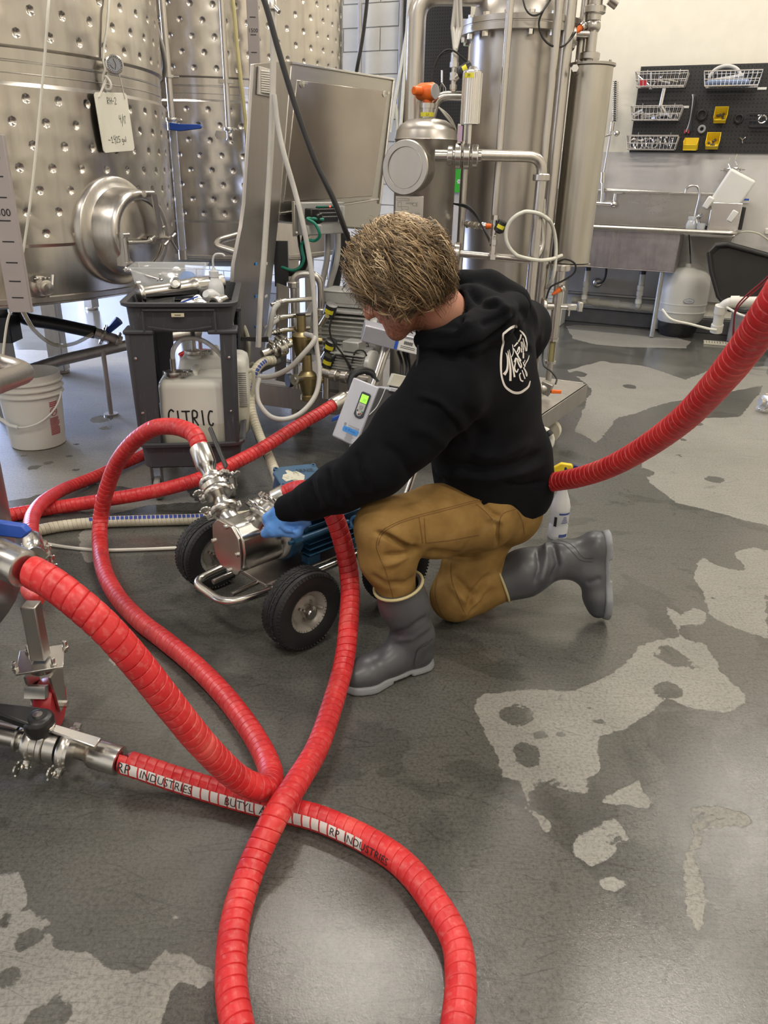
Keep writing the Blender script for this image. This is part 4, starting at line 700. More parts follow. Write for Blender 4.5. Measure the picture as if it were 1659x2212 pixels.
part('white_tube', MB().tube(spline([P(1185, 475, 3.60), P(1165, 462, 3.58)]+[P(x, y, 3.57) for x, y in lc]+[P(1160, 562, 3.60), P(1190, 560, 3.7), P(1213, 552, 3.8)], 6), .0085, 10), plain('white_tube', (.70, .69, .62), .4), sk)
part('white_tube', MB().tube(spline([P(1178, 468, 3.62), P(1192, 485, 3.7), P(1200, 520, 3.74), P(1200, 560, 3.74), P(1194, 600, 3.74), P(1182, 622, 3.8)], 6), .0085, 10), plain('white_tube', (.7, .69, .62), .4), sk)
# butterfly valve with silver actuator
c = P(1000, 337, 3.62); d_ = nrm(V(1, -.12, 0)); m_ = MB()
for o_, r_, h_ in ((-.055, .040, .025), (-.02, .052, .030), (.016, .052, .03), (.052, .046, .028)): m_.lathe([(r_*.9, -h_/2), (r_, -h_/2+.004), (r_, h_/2-.004), (r_*.9, h_/2)], c+d_*o_, d_, 28)
m_.cyl(c-d_*.12, c+d_*.08, .024); m_.cyl(c, c+Z*.06, .01)
for s_ in (-1, 1): m_.box(c+Z*.085+V(.022*s_, 0, 0), (.014, .03, .075))
part('butterfly_valve', m_, MSP, sk, bevel=.001); q = c+V(.02, -.01, .12); m_ = MB().lathe([(.030, .0), (.040, .002), (.040, .195), (.036, .2), (.02, .204), (.015, .215), (0, .217)], q, Z, 32)
for i in range(28): m_.cyl(q+V(math.cos(i*.2244), math.sin(i*.2244), 0)*.040+Z*.006, q+V(math.cos(i*.2244), math.sin(i*.2244), 0)*.040+Z*.19, .0015, n=4)
ac = part('actuator', m_, MSW, sk); part('actuator_label', MB().lathe([(.0423, .17), (.0423, .188)], q, Z, 10, ref=(-.5, -1, 0), arc=(-.5, .5), caps=False), MLY, ac); part('lettering', textmb('30', .014, q+V(-.019, -.0385, .179), (nrm(V(1, -.5, 0)), Z, nrm(V(-.5, -1, 0))), .002), MINK, ac)
part('pink_tag', MB().box(c+V(-.018, -.02, .085), (.016, .012, .06)), plain('pink_tag', (.55, .38, .55), .5), sk)
# big overhead pipe, fittings and black valve 43
b = xy(896, 150, 4.05); part('overhead_pipe', MB().tube(bent([b+Z*zz(893, 290, 4.05), b+Z*zz(903, 0, 4.05)+Z*.02, b+Z*zz(903, 0, 4.05)+V(.45, .02, .03)], .10, 8), .043, 22), MS, sk)
part('overhead_pipe', MB().tube([b+Z*zz(893, 290, 4.05), b+Z*(DK+.0)], .043, 18), MS, sk)
a = P(983, 110, 3.9); b = V(a[0], a[1], 0); m_ = MB().cyl(b+Z*zz(983, 200, 3.9), b+Z*zz(983, 105, 3.9), .011); [m_.lathe([(r_, -h_/2), (r_, h_/2)], b+Z*zz(983, y_, 3.9), Z, 6) for y_, r_, h_ in ((125, .017, .04), (140, .02, .02), (165, .018, .03), (188, .016, .02))]
m_.tube(bent([b+Z*zz(983, 207, 3.9)+V(.06, 0, 0), b+Z*zz(983, 207, 3.9)+V(-.07, 0, 0), b+Z*zz(983, 240, 3.9)+V(-.10, 0, -.05)], .05), .020, 14); m_.cyl(b+Z*zz(983, 172, 3.9), b+Z*zz(983, 155, 3.9)+V(.04, -.02, 0), .013); part('top_fitting', m_, MSP, sk)
sensor(1003, 155, 3.84, (.75, -.2, .45), .95)
for pts in ([(1012, 165), (1018, 145), (1000, 125), (975, 108), (955, 115), (938, 150), (930, 200)], [(973, 110), (950, 120), (938, 145)]): part('sensor_cable', MB().tube(spline([P(x, y, 3.84) for x, y in pts], 6), .004, 6), MBK, sk)
for dx in (0, 5, 9): part('grey_cable', MB().tube(spline([P(948, 232, 3.7), P(965, 245+dx, 3.72), P(978, 262+dx, 3.75), P(985, 285, 3.8), P(975, 292, 3.84), P(950, 275+dx, 3.86)], 6), .003, 6), MCORD, sk)
for i, (x0_, x1_) in enumerate(((988, 978), (992, 996), (984, 988))): part('grey_hose', MB().tube([P(x0_, -30, 4.0), P(x1_, 60, 4.0), P(983, 112, 3.92)], .010, 8), plain('hose_lightgrey', (.5, .48, .44), .5), sk)
# frame tube in front of the drive, handle hooks at left
part('hook_rail', MB().tube(bent([P(532, 503, 4.0), P(472, 520, 3.9), P(468, 532, 3.85), P(520, 548, 3.8)], .04), .017, 12), MS, sk)
# ================================================================ hoses
MHR = NT('red_hose_rubber'); nz = MHR.noise(14, 5); n2 = MHR.noise(90, 3, MHR.scaled((1, 1, 1)))
cc_ = MHR.ramp(nz, [(.3, (.50, .016, .022)), (.62, (.66, .032, .034)), (.8, (.72, .12, .10))])
MHR.set(base=MHR.mix(MHR.math('MULTIPLY', MHR.ramp(n2, [(.52, (0, 0, 0)), (.75, (1, 1, 1))]), .22), cc_, (.78, .38, .34)), rough=.42, normal=MHR.bump(n2, .08, .002)); MHR = MHR.m
MHW = plain('hose_white_band', (.72, .68, .66), .5); MHC = plain('cream_hose', (.60, .56, .44), .55, var=.1)
def hose_surface(pts, step=.0055):
    p, s_ = resample(pts, step); fr = frames(list(p), up=V(0, 0, 1))
    A = np.array([f[1] for f in fr]); B = np.array([f[2] for f in fr])
    for _ in range(0): pass
    # blend away from the vertical singularity with parallel transport
    T = np.array([f[0] for f in fr]); a = A[0]
    if np.max(np.abs(T[:, 2])) > .92:
        for i in range(len(p)): a = nrm(a-T[i]*(a@T[i])); A[i] = a; B[i] = np.cross(T[i], a)
    def at(s, th, r):
        s = np.clip(s, 0, s_[-1]); I = lambda M_: np.stack([np.interp(s, s_, M_[:, k]) for k in range(3)], -1)
        c, a, b = I(p), I(A), I(B); return c+(a*np.cos(th)[..., None]+b*np.sin(th)[..., None])*np.asarray(r)[..., None]
    return at, s_[-1]
def hose_mesh(pts, r, pitch=.022, n=28, depth=.036, fr_=(0, .055, .13, .55, .93)):
    at, L = hose_surface(pts); nt = int(L/pitch); prof = [-.06, .02, .034, .04, .03]
    s = np.array([(k+f)*pitch for k in range(nt) for f in fr_]); rr = np.array([1+depth*(q/.04-.4) for k in range(nt) for q in prof])
    th = np.linspace(0, 2*math.pi, n+1); S = s[:, None]+(th/(2*math.pi)*pitch)[None]; S = S-pitch; m = len(s)
    jit = 1+rng.normal(0, .004, nt).repeat(len(fr_)); vs = at(S, np.broadcast_to(th, S.shape), np.broadcast_to((rr*jit*r)[:, None], S.shape)).reshape(-1, 3)
    mb = MB(); k = n+1; mb.add(vs, [(j*k+i, j*k+i+1, (j+1)*k+i+1, (j+1)*k+i) for j in range(m-1) for i in range(n)]+[tuple(range(n))[::-1], tuple((m-1)*k+i for i in range(n))]); return mb, at, L
def band_text(at, s0, th0, r, txt, size, flip=1, mb=None, sx=1., fy=1):
    mb = mb or MB(); vs, fs = text2d(txt, size, res=2); bm = bmesh.new(); bv = [bm.verts.new(v) for v in vs]
    for f in fs:
        try: bm.faces.new([bv[i] for i in f])
        except ValueError: pass
    w_ = max(v[0] for v in vs)-min(v[0] for v in vs); bmesh.ops.triangulate(bm, faces=bm.faces[:]); long_ = [e for e in bm.edges if e.calc_length() > size*.3]
    if long_: bmesh.ops.subdivide_edges(bm, edges=long_, cuts=2)
    x = np.array([v.co.x for v in bm.verts])*sx; y = np.array([v.co.y for v in bm.verts]); bm.verts.index_update()
    q = at(s0+flip*x, th0+fy*y/r, np.full(len(x), r*1.052+.0004)); mb.add(q, [tuple(v.index for v in f.verts) for f in bm.faces]); bm.free(); return mb
def band(at, s0, s1, th0, thw, r, pitch=.022, mb=None):            # white print band, one tile per wrap
    mb = mb or MB(); k = int((s1-s0)/pitch)
    for i in range(k):
        a = s0+i*pitch; S, Tt = np.meshgrid(np.linspace(a+.0025, a+pitch-.0015, 3), np.linspace(th0-thw/2, th0+thw/2, 6)); q = at(S+Tt/(2*math.pi)*pitch, Tt, np.full(S.shape, r*1.034+.0003)).reshape(-1, 3)
        mb.add(q, [(j*3+c, j*3+c+1, (j+1)*3+c+1, (j+1)*3+c) for j in range(5) for c in range(2)])
    return mb
HR = .0275
def ferrule(p0, d, r=HR, L=.085): d = nrm(d); m_ = MB().lathe([(r*.9, -.004), (r*1.2, 0), (r*1.22, .004), (r*1.22, L*.78), (r*1.02, L*.9), (r*.86, L), (r*.84, L+.03), (r*1.15, L+.036), (r*1.2, L+.04), (r*1.2, L+.048)], p0, d, 28); return m_
def pg(px, py, h): return G(px, py, h)
# hose from the pump outlet over the floor back up to the small tank at left
OUT0, OUT1 = P(497, 1128, 2.07), P(432, 968, 2.26); od = nrm(OUT1-OUT0)
hp = [OUT1+od*-.012, OUT1+od*.05, P(398, 927, 2.33), P(368, 921, 2.38), P(330, 926, 2.43), P(288, 955, 2.48), P(252, 1002, 2.53), P(229, 1062, 2.57), P(217, 1122, 2.58), pg(216, 1180, .032), pg(226, 1236, .028), pg(256, 1292, .028), pg(303, 1342, .028), pg(362, 1388, .028), pg(422, 1438, .028), pg(480, 1497, .028), pg(529, 1560, .028), pg(566, 1620, .032), pg(584, 1665, .045), pg(583, 1692, .07), pg(562, 1702, .10), pg(510, 1678, .155), pg(440, 1610, .28), pg(370, 1525, .40), pg(300, 1437, .50), pg(232, 1360, .575), pg(165, 1300, .625), pg(100, 1252, .655), pg(42, 1224, .665)]
MPR = plain('print_black', (.02, .02, .025), .5)
def hose(label, pts, r=HR, name='red_hose', fl=.085, mat=None, group=None, k=10, pitch=.022, depth=.036, ends=(0, 0), **kw):
    sp_ = spline(pts, k); t = thing(name, label, 'hose', (sp_[0][0], sp_[0][1], 0), group); mb, at, L = hose_mesh(sp_, r, pitch, depth=depth); part('hose_body', mb, mat or MHR, t, smooth=50); sp_ = [np.asarray(q) for q in sp_]
    if ends[0]: part('ferrule', ferrule(sp_[0]+nrm(sp_[1]-sp_[0])*.012, sp_[0]-sp_[2], r, fl), MSP, t)
    if ends[1]: part('ferrule', ferrule(sp_[-1]+nrm(sp_[-2]-sp_[-1])*.012, sp_[-1]-sp_[-3], r), MSP, t)
    return t, at, L
GRH = 'thick red wrapped hoses'
hA, at, L = hose('red hose arching from the pump outlet and looping tightly back to the tank at left', hp, ends=(1, 1), group=GRH)
La = 0
sp_ = np.array(spline(hp, 10)); cs_ = np.r_[0, np.cumsum(np.linalg.norm(np.diff(sp_, axis=0), axis=1))]; sOf = lambda k: cs_[k*10]
m_ = band(at, sOf(15), sOf(19)+.03, math.radians(75), .75, HR); part('print_band', m_, MHW, hA, kind='stuff'); part('lettering', band_text(at, sOf(17), math.radians(75), HR, 'RP INDUSTRIES   BUTYL', .018, fy=-1), MPR, hA)
# hose from the pump inlet, down and round in a big loop, to the valve at lower left
IN1 = P(609, 1072, 2.12)
hc = [IN1, P(634, 1060, 2.12), P(664, 1058, 2.08), P(698, 1076, 2.02), P(720, 1112, 1.99), P(742, 1178, 1.97), P(756, 1262, 1.93), P(752, 1360, 1.80), P(741, 1440, 1.70), pg(714, 1535, .06), pg(684, 1618, .06), pg(636, 1698, .082), pg(598, 1758, .090), pg(552, 1852, .05), pg(521, 1938, .03), pg(504, 2017, .028), pg(499, 2117, .028), pg(512, 2212, .028), pg(545, 2330, .028), pg(640, 2470, .028), pg(790, 2520, .028), pg(910, 2430, .028), pg(968, 2310, .028), pg(988, 2212, .028), pg(995, 2117, .028), pg(981, 2023, .028), pg(916, 1918, .028), pg(860, 1858, .028), pg(795, 1816, .028), pg(735, 1787, .028), pg(675, 1764, .028), pg(585, 1742, .028), pg(485, 1715, .028), pg(380, 1683, .04), pg(300, 1656, .055), pg(250, 1641, .06)]
hC, at, L = hose('red hose from the pump inlet crossing itself in a big loop in front', hc, fl=.045, ends=(1, 1), group=GRH)
sp_ = np.array(spline(hc, 10)); cs_ = np.r_[0, np.cumsum(np.linalg.norm(np.diff(sp_, axis=0), axis=1))]; sa, sb_ = sOf(28), sOf(35)-.015; th0 = math.radians(58)
q1 = at(np.array([sOf(33)]), np.array([th0]), np.array([HR]))[0]; q2 = at(np.array([sOf(33)]), np.array([-th0]), np.array([HR]))[0]; sg = 1 if q1[1] < q2[1] else -1
part('print_band', band(at, sa, sb_, sg*th0, .9, HR), MHW, hC, kind='stuff')
m_ = MB()
for txt, d_, fs_ in (('RP', .022, .030), ('INDUSTRIES', .125, .024), ('BUTYL  ATC', .335, .024), ('RP  INDUSTRIES', .60, .022)): band_text(at, sb_-d_, sg*th0, HR, txt, fs_, flip=-1, fy=-sg, mb=m_)
part('lettering', m_, MPR, hC)
hE, at, L = hose('red hose running from the skid past the cart wheels to the left edge', [P(724, 872, 3.38), P(690, 893, 3.32), P(640, 922, 3.23), P(560, 972, 3.05), P(490, 1008, 2.90), P(420, 1038, 2.80), pg(330, 1062, .11), pg(240, 1078, .07), pg(150, 1092, .035), pg(60, 1106, .028), pg(-20, 1122, .028), pg(-120, 1150, .028)], ends=(1, 0), group=GRH)
hF, at, L = hose('red hose curving from the clamp valve at left to the floor behind the cart', [pg(70, 1168, .15), pg(66, 1142, .15), pg(72, 1112, .13), pg(95, 1083, .09), pg(140, 1056, .05), pg(200, 1032, .03), pg(260, 1004, .03), pg(310, 982, .03), pg(355, 952, .03), pg(400, 905, .03)], r=.026, ends=(1, 0), group=GRH)
hG, at, L = hose('red hose sweeping up from behind the kneeling man to the right edge', [P(985, 1158, 2.60), P(1030, 1150, 2.52), P(1068, 1122, 2.42), P(1100, 1085, 2.34), P(1140, 1052, 2.22), P(1185, 1043, 2.10), P(1250, 1031, 1.95), P(1320, 1007, 1.82), P(1400, 962, 1.66), P(1480, 902, 1.50), P(1550, 828, 1.36), P(1610, 753, 1.25), P(1668, 668, 1.15), P(1745, 560, 1.07), P(1880, 420, 1.03), V(1.12, 1.0, 1.72), V(1.75, .85, 2.15), V(2.25, .7, 3.1), V(2.4, .6, 4.65)], ends=(1, 0), group=GRH)
# cream hose with blue marking
MBM = plain('blue_marking', (.03, .06, .30), .5)
hcream = [P(592, 778, 3.62), P(570, 782, 3.58), P(552, 800, 3.52), P(541, 838, 3.48), P(543, 885, 3.42), P(560, 940, 3.30), P(580, 985, 3.14), P(598, 1030, 3.0), pg(606, 1068, .03), pg(600, 1092, .025), pg(570, 1106, .022), pg(520, 1116, .022), pg(440, 1121, .022), pg(340, 1124, .022), pg(240, 1127, .022), pg(160, 1133, .022), pg(100, 1142, .022), pg(70, 1150, .022)]
hh, at, L = hose('cream ribbed hose with blue marking, from the skid round behind the pump', hcream, r=.0215, name='cream_hose', mat=MHC, pitch=.017, depth=.045)
sp_ = np.array(spline(hcream, 10)); cs_ = np.r_[0, np.cumsum(np.linalg.norm(np.diff(sp_, axis=0), axis=1))]
m_ = MB()
for s0_, s1_, th_ in ((.06, .26, 1.1), (sOf(5), sOf(6)+.03, -1.0), (sOf(12), sOf(14)+.1, .95)):
    for sgn in ((1,) if s0_ > .1 else (1,)): band(at, s0_, s1_, th_*-1 if s0_ > .9 else -th_, .8, .0215, .017, m_)
part('blue_band', m_, MBM, hh, kind='stuff')
cord('floor_tube', [pg(20, 1155, .10), pg(60, 1166, .03), pg(130, 1180, .008), pg(210, 1188, .008), pg(300, 1187, .008), pg(420, 1182, .008), pg(470, 1180, .008)], .0065, plain('white_tube', (.7, .69, .62), .4), 'thin white tube lying on the floor between tank and pump wheel', 'tube')
MWT = plain('white_tube', (.7, .69, .62), .4)
cord('white_hose', [P(583, -30, 3.5), P(590, 40, 3.45), P(590, 140, 3.45), P(588, 240, 3.45), P(584, 340, 3.45), P(578, 440, 3.45), P(570, 560, 3.45), P(562, 660, 3.44), P(558, 750, 3.42)], .0125, plain('braid_hose', (.60, .57, .52), .5), 'straight pale braided hose hanging in front of the cabinet pillar', 'hose', n=12)
c = P(587, 8, 3.45); m_ = MB().lathe([(.014, -.02), (.02, -.018), (.02, .02), (.012, .03)], c, Z, 14); m_.cyl(c, c+V(.03, -.02, -.03), .008); single('hose_coupling', m_, MSP, 'small steel coupling at the top of the pale braided hose', 'coupling')
cord('white_hose', [P(592, 205, 3.42), P(600, 270, 3.40), P(613, 330, 3.38), P(636, 410, 3.36), P(656, 490, 3.33), P(672, 580, 3.30), P(680, 660, 3.27), P(683, 740, 3.24), P(690, 800, 3.2), P(683, 850, 3.14), P(655, 888, 3.08), P(620, 905, 3.05), P(585, 900, 3.05), P(560, 872, 3.07), P(555, 840, 3.10), P(560, 818, 3.13)], .0105, plain('conduit_grey', (.5, .48, .45), .5), 'pale hose looping from the cabinet down to the skid edge', 'hose', n=10)
cord('white_hose', [P(560, 815, 3.25), P(590, 812, 3.22), P(625, 795, 3.2), P(655, 765, 3.2), P(676, 740, 3.22), P(678, 728, 3.25), P(660, 722, 3.35)], .011, plain('conduit_grey', (.5, .48, .45), .5), 'pale hose crossing in front of the brass regulators', 'hose', n=10)
cord('black_cable', [P(560, -30, 3.1), P(577, 20, 3.1), P(605, 120, 3.1), P(640, 235, 3.1), P(680, 345, 3.1), P(720, 430, 3.1), P(745, 495, 3.12), P(756, 530, 3.2), P(750, 570, 3.35)], .0105, MBP, 'thick black cable slung diagonally down across the cabinet', 'cable', n=10)
cord('black_cable', [P(796, -30, 4.9), P(790, 30, 4.9), P(782, 90, 4.9), P(771, 150, 4.9), P(766, 190, 4.95)], .010, MBP, 'thin black cable hanging in front of the block wall', 'cable', n=8)
single('conduit', MB().cyl(V(*(RM(-2.78, -.06, 1.3))), V(*RM(-2.78, -.06, CEIL)), .022), MSD, 'upright steel conduit on the block wall right of the farther tank', 'pipe')
for px, lb in ((777, 'left one of two thin grey conduits on the block wall'), (866, 'right one of two thin grey conduits on the block wall')):
    q = W(px, 60, .05); q[2] = 0; single('wall_conduit', MB().cyl(q+Z*1.2, q+Z*4.0, .018), plain('wall_conduit_grey', (.42, .41, .40), .4), lb, 'pipe', group='thin wall conduits')
for (x0_, x1_, y1_, lb) in ((893, 842, 285, 'white hose slanting down to a coil behind the cabinet'), (884, 862, 330, 'second white hose slanting down beside the big pipe')):
    q = [W(x0_, -20, .10), W((x0_+x1_)/2+3, 120, .12), W(x1_, y1_, .12)]; cord('wall_hose', q, .017, MWT, lb, 'hose', group='white wall hoses')
m_ = MB(); c = W(836, 285, .10)
for r_ in (.20, .22): m_.tube([c+RU*math.cos(t_)*r_*.55+Z*math.sin(t_)*r_*1.6 for t_ in np.linspace(-1.9, 1.4, 20)], .014, 8)
single('hose_coil', m_, MWT, 'white hose coiled on the wall behind the cabinet', 'hose')
# ================================================================ bucket
bq = G(84, 957); bk = thing('bucket', 'white plastic bucket with red printed warning at the left edge', 'bucket', bq); m_ = MB()
m_.lathe([(.0, .0), (.122, 0), (.130, .006), (.145, .262), (.150, .265), (.158, .268), (.158, .273), (.147, .276), (.148, .296), (.160, .299), (.160, .304), (.148, .307), (.149, .327), (.160, .330), (.160, .335), (.150, .338), (.152, .365), (.153, .370), (.149, .370), (.146, .33), (.140, .25), (.127, .012), (.0, .01)], bq, Z, 48)
part('body', m_, plain('bucket_white', (.72, .70, .65), .42, var=.03), bk, smooth=40)
hd = [bq+V(-.158*math.cos(a)*1.02+.0, -.155*math.sin(a)-.01, .285-.15*math.sin(a)**.8) for a in np.linspace(0.02, math.pi-.02, 24)]; part('handle', MB().tube(hd, .0045, 8), MWH, bk)
part('grip', MB().tube([hd[6]*.5+hd[7]*.5, hd[9], hd[11]*.9+hd[12]*.1], .010, 10), MWH, bk)
def on_bucket(a, z): r_ = .130+(z/.262)*.015+.0012; return bq+V(r_*math.cos(a), r_*math.sin(a), z)
def bpatch(a0, a1, z0, z1, mb, n=6):
    for i in range(n): b0_, b1_ = a0+(a1-a0)*i/n, a0+(a1-a0)*(i+1)/n; mb.add([on_bucket(b0_, z0), on_bucket(b1_, z0), on_bucket(b1_, z1), on_bucket(b0_, z1)], [(0, 1, 2, 3)])
m_ = MB(); rr = random.Random(5); a0 = -.62
for i in range(14): bpatch(a0, a0+.44*rr.uniform(.8, 1), .07+i*.0065, .0735+i*.0065, m_)
for i in range(3): bpatch(a0+.05, a0+.38, .215+i*.009, .220+i*.009, m_)
m_.tube([on_bucket(a0+.2+.14*math.cos(t_), .188+.021*math.sin(t_)) for t_ in np.linspace(0, 6.28, 20)], .0015, 5, closed=True); m_.tube([on_bucket(a0+.1, .172), on_bucket(a0+.3, .204)], .0015, 5)
for dz, s_ in ((.0, 1), (.012, -1)): m_.tube([on_bucket(a0+.14, .180), on_bucket(a0+.2+s_*.04, .19+dz), on_bucket(a0+.28, .184)], .0015, 5)
part('warning_print', m_, plain('print_red', (.42, .02, .04), .5), bk, kind='stuff')
# ================================================================ small tank at the left edge
ts_ = thing('wheeled_tank', 'small wheeled steel tank cut off by the left edge', 'tank', (-1.40, 1.44, 0)); tc = V(-1.40, 1.44, 0); TR = .545
m_ = MB().lathe([(TR*.2, .27), (TR*.7, .295), (TR*.95, .33), (TR, .36), (TR, .98), (TR*.96, 1.0)], tc, Z, 64); m_.lathe([(TR, .985), (TR+.01, .99), (TR+.01, 1.0), (TR-.02, 1.0)], tc, Z, 64); part('body', m_, steel('small_tank_steel', (.40, .375, .39), .30, (4, 4, 1), .08, .1, .01), ts_, smooth=50)
lq = P(92, 1440, 1.54)*V(1, 1, 0); lz = zz(80, 1305, 1.54); m_ = MB().box(lq+Z*(lz+.205)/2, (.036, .036, lz-.205)); part('leg', m_, MSD, ts_, bevel=.003)
m_ = MB().box(lq+Z*.198, (.105, .10, .006), (nrm((1, .35, 0)), nrm((-.35, 1, 0)), Z)); m_.lathe([(.03, -.03), (.036, -.005)], lq+Z*.2, Z, 20)
for i in (-1, 1):
    for j in (-1, 1): m_.cyl(lq+Z*.19+V(i*.042, j*.036+i*.01, 0), lq+Z*.222+V(i*.042, j*.036+i*.01, 0), .005, n=8); m_.lathe([(.009, 0), (.009, .007)], lq+Z*.2+V(i*.042, j*.036+i*.01, 0), Z, 6)
part('caster_plate', m_, MSP, ts_, bevel=.001); m_ = MB()
for s_ in (-1, 1): m_.prism([(-.035, .17), (.035, .17), (.018, .055), (-.018, .055)], s_*.030-.003, s_*.030+.003, lq, ((0, 1, 0), Z, (1, 0, 0)))
m_.cyl(lq+V(-.045, 0, .065), lq+V(.045, 0, .065), .009, n=6); m_.box(lq+V(0, -.05, .14), (.05, .02, .03), ((1, 0, 0), nrm((0, 1, -.4)), nrm((0, .4, 1)))); part('caster_fork', m_, MSP, ts_)
part('wheel', MB().lathe([(.02, -.022), (.06, -.022), (.065, -.014), (.065, .014), (.06, .022), (.02, .022)], lq+Z*.065, (1, .1, 0), 28), MRED, ts_)
hz = G(30, 800, .93); part('handle', MB().tube(bent([P(-60, 770, 1.62), P(62, 803, 1.55), P(-40, 838, 1.28)], .05, 8), .021, 14), MS, ts_)
# outlet with blue lever (hose end) on the small tank
e = sp0 = G(42, 1224, .665); q = pg(-40, 1190, .675); od2 = nrm(q-e); m_ = MB().cyl(e+od2*.05, e+od2*.30, .026); clamp_fit(m_, e+od2*.12, od2, .034); part('outlet_pipe', m_, MSP, ts_)
m_ = MB().prism([(-.16, -.012), (.0, -.014), (.012, .0), (.0, .012), (-.16, .02)], -.010, .010, P(52, 1146, 1.28), (nrm(V(.95, .1, -.14)), nrm(V(.1, .2, .95)), nrm(V(0, -1, .2)))); part('blue_lever', m_, MBL, ts_, bevel=.003)
m_ = MB().cyl(P(-20, 1158, 1.24), P(48, 1198, 1.20), .004, n=8); m_.cyl(P(-20, 1170, 1.23), P(44, 1200, 1.20), .004, n=8); part('wire_bail', m_, MSW, ts_)
# clamp valve where the rear red hose ends
cv_ = thing('clamp_valve', 'steel clamp valve under the blue lever at the end of a red hose', 'valve', G(80, 1215)); m_ = MB(); a, b = pg(70, 1168, .15), pg(88, 1222, .05); m_.cyl(a, b-Z*.04, .026); 
for t_ in (.25, .65, 1.): clamp_fit(m_, a+(b-a)*t_, b-a, .034, ref=(1, -.3, 0))
part('body', m_, MSP, cv_)
single('cable_end', MB().tube(spline([pg(56, 1262, .03), pg(62, 1280, .03), pg(75, 1290, .03), pg(90, 1292, .03)], 5), .022, 12), MHR, 'short stub of red hose under the wheeled tank', 'hose')
# ---- valve at lower left
vv = thing('butterfly_valve', 'butterfly valve with black lever at the lower left hose end', 'valve', G(120, 1640)); e = pg(250, 1641, .06); q = pg(-60, 1570, .10); d_ = nrm(q-e); Lq = np.linalg.norm(q-e); m_ = MB().cyl(e+d_*.14, q, .024)
T_ = lambda px: e+d_*(Lq*(250-px)/310.)
pd = nrm(np.cross(d_, Z)); ud = nrm(np.cross(pd, d_)); ud = ud if ud[2] > 0 else -ud
for px, r_, h_ in ((46, .034, .010), (68, .040, .012), (85, .042, .03), (104, .046, .014), (122, .040, .03), (160, .048, .014)): m_.lathe([(r_*.8, -h_/2), (r_, -h_/2+.002), (r_, h_/2-.002), (r_*.8, h_/2)], T_(px), d_, 28)
part('valve_body', m_, MSP, vv); m_ = MB(); clamp_fit(m_, T_(75), d_, .036, ref=-Z-V(0, .6, 0)); clamp_fit(m_, T_(150), d_, .040, ref=-Z-V(0, 1.2, 0)); part('clamp', m_, MSP, vv)
m_ = MB(); hb_ = T_(95)+Z*.06; tip = P(-25, 1535, hb_[1]+.02); hd_ = nrm(tip-hb_); hs_ = nrm(np.cross(hd_, Z)); m_.lathe([(.030, -.03), (.034, -.01), (.034, .012), (.026, .02), (0, .021)], hb_, Z, 24); m_.prism([(0, -.03), (.10, -.016), (.20, -.014), (.20, .014), (.10, .016), (0, .03)], -.004, .018, hb_, (hd_, hs_, Z)); lv_ = part('lever', m_, MBP, vv, bevel=.005); part('cap_screw', MB().lathe([(.011, 0), (.011, .004), (0, .005)], hb_+Z*.02, Z, 16), MSW, lv_)
m_ = MB(); a, b = T_(113)+Z*.052, T_(222)+Z*.047-V(0, .01, 0); dd = nrm(b-a); m_.lathe([(.017, -.004), (.017, .006), (.009, .008), (0, .008)], a, Z, 20); m_.prism([(0, -.011), (np.linalg.norm(b-a), -.015), (np.linalg.norm(b-a), .015), (0, .011)], -.003, .004, a, (dd, nrm(np.cross(Z, dd)), Z)); part('steel_lever', m_, MSW, vv, bevel=.002)
# ================================================================ the grey tool cart
CA, CB = G(262, 655, .83), G(505, 655, .83); CU = nrm((CB-CA)*V(1, 1, 0)); CV_ = V(-CU[1], CU[0], 0); CW = np.linalg.norm((CB-CA)[:2]); CL = .64
ct = thing('tool_cart', 'dark grey two-shelf plastic utility cart with scuffed legs', 'cart', (CA+CB)/2*V(1, 1, 0)+CV_*CL/2)
CO = CA*V(1, 1, 0); CX = (CU, CV_, Z); MCG = NT('cart_plastic'); sc1 = MCG.noise(3, 5, MCG.scaled((60, 60, 4)), rough=.7); MCG.set(base=MCG.mix(MCG.ramp(sc1, [(.60, (0, 0, 0)), (.74, (1, 1, 1))]), (.052, .053, .060), (.16, .155, .15)), rough=.55); MCG = MCG.m
def CP(u, v, z): return CO+CU*u+CV_*v+Z*z
def tray(z0, z1, flr, name, lip=.012):
    m_ = MB(); W_, L_ = CW, CL
    def rr(e, z, r=.05, k=5):
        out = []
        for cx_, cy_, a0_ in ((W_-r, r, -90), (W_-r, L_-r, 0), (r, L_-r, 90), (r, r, 180)):
            for i in range(k+1): an = math.radians(a0_+90*i/k); out.append(CP(cx_+(r+e)*math.cos(an), cy_+(r+e)*math.sin(an), z))
        return out
    rings = [rr(-.03, z0), rr(-.014, z0+.01), rr(-.008, z1-.02), rr(lip, z1-.012), rr(lip+.002, z1), rr(lip-.008, z1+.004), rr(-.012, z1), rr(-.024, flr), rr(-.10, flr)]; n = len(rings[0])
    vs = [p for r_ in rings for p in r_]; m_.add(vs, [(j*n+i, j*n+(i+1) % n, (j+1)*n+(i+1) % n, (j+1)*n+i) for j in range(len(rings)-1) for i in range(n)]+[tuple(range(n))[::-1], tuple((len(rings)-1)*n+i for i in range(n))]); return part(name, m_, MCG, ct, smooth=35)
tt_ = tray(.715, .83, .755, 'top_tray'); bt_ = tray(.15, .265, .19, 'bottom_tray')
part('tray_rib', MB().tube(spline([CP(.09, -.006, .742), CP(CW*.5, -.010, .728), CP(CW-.09, -.006, .742)], 8), .004, 6), MCG, tt_)
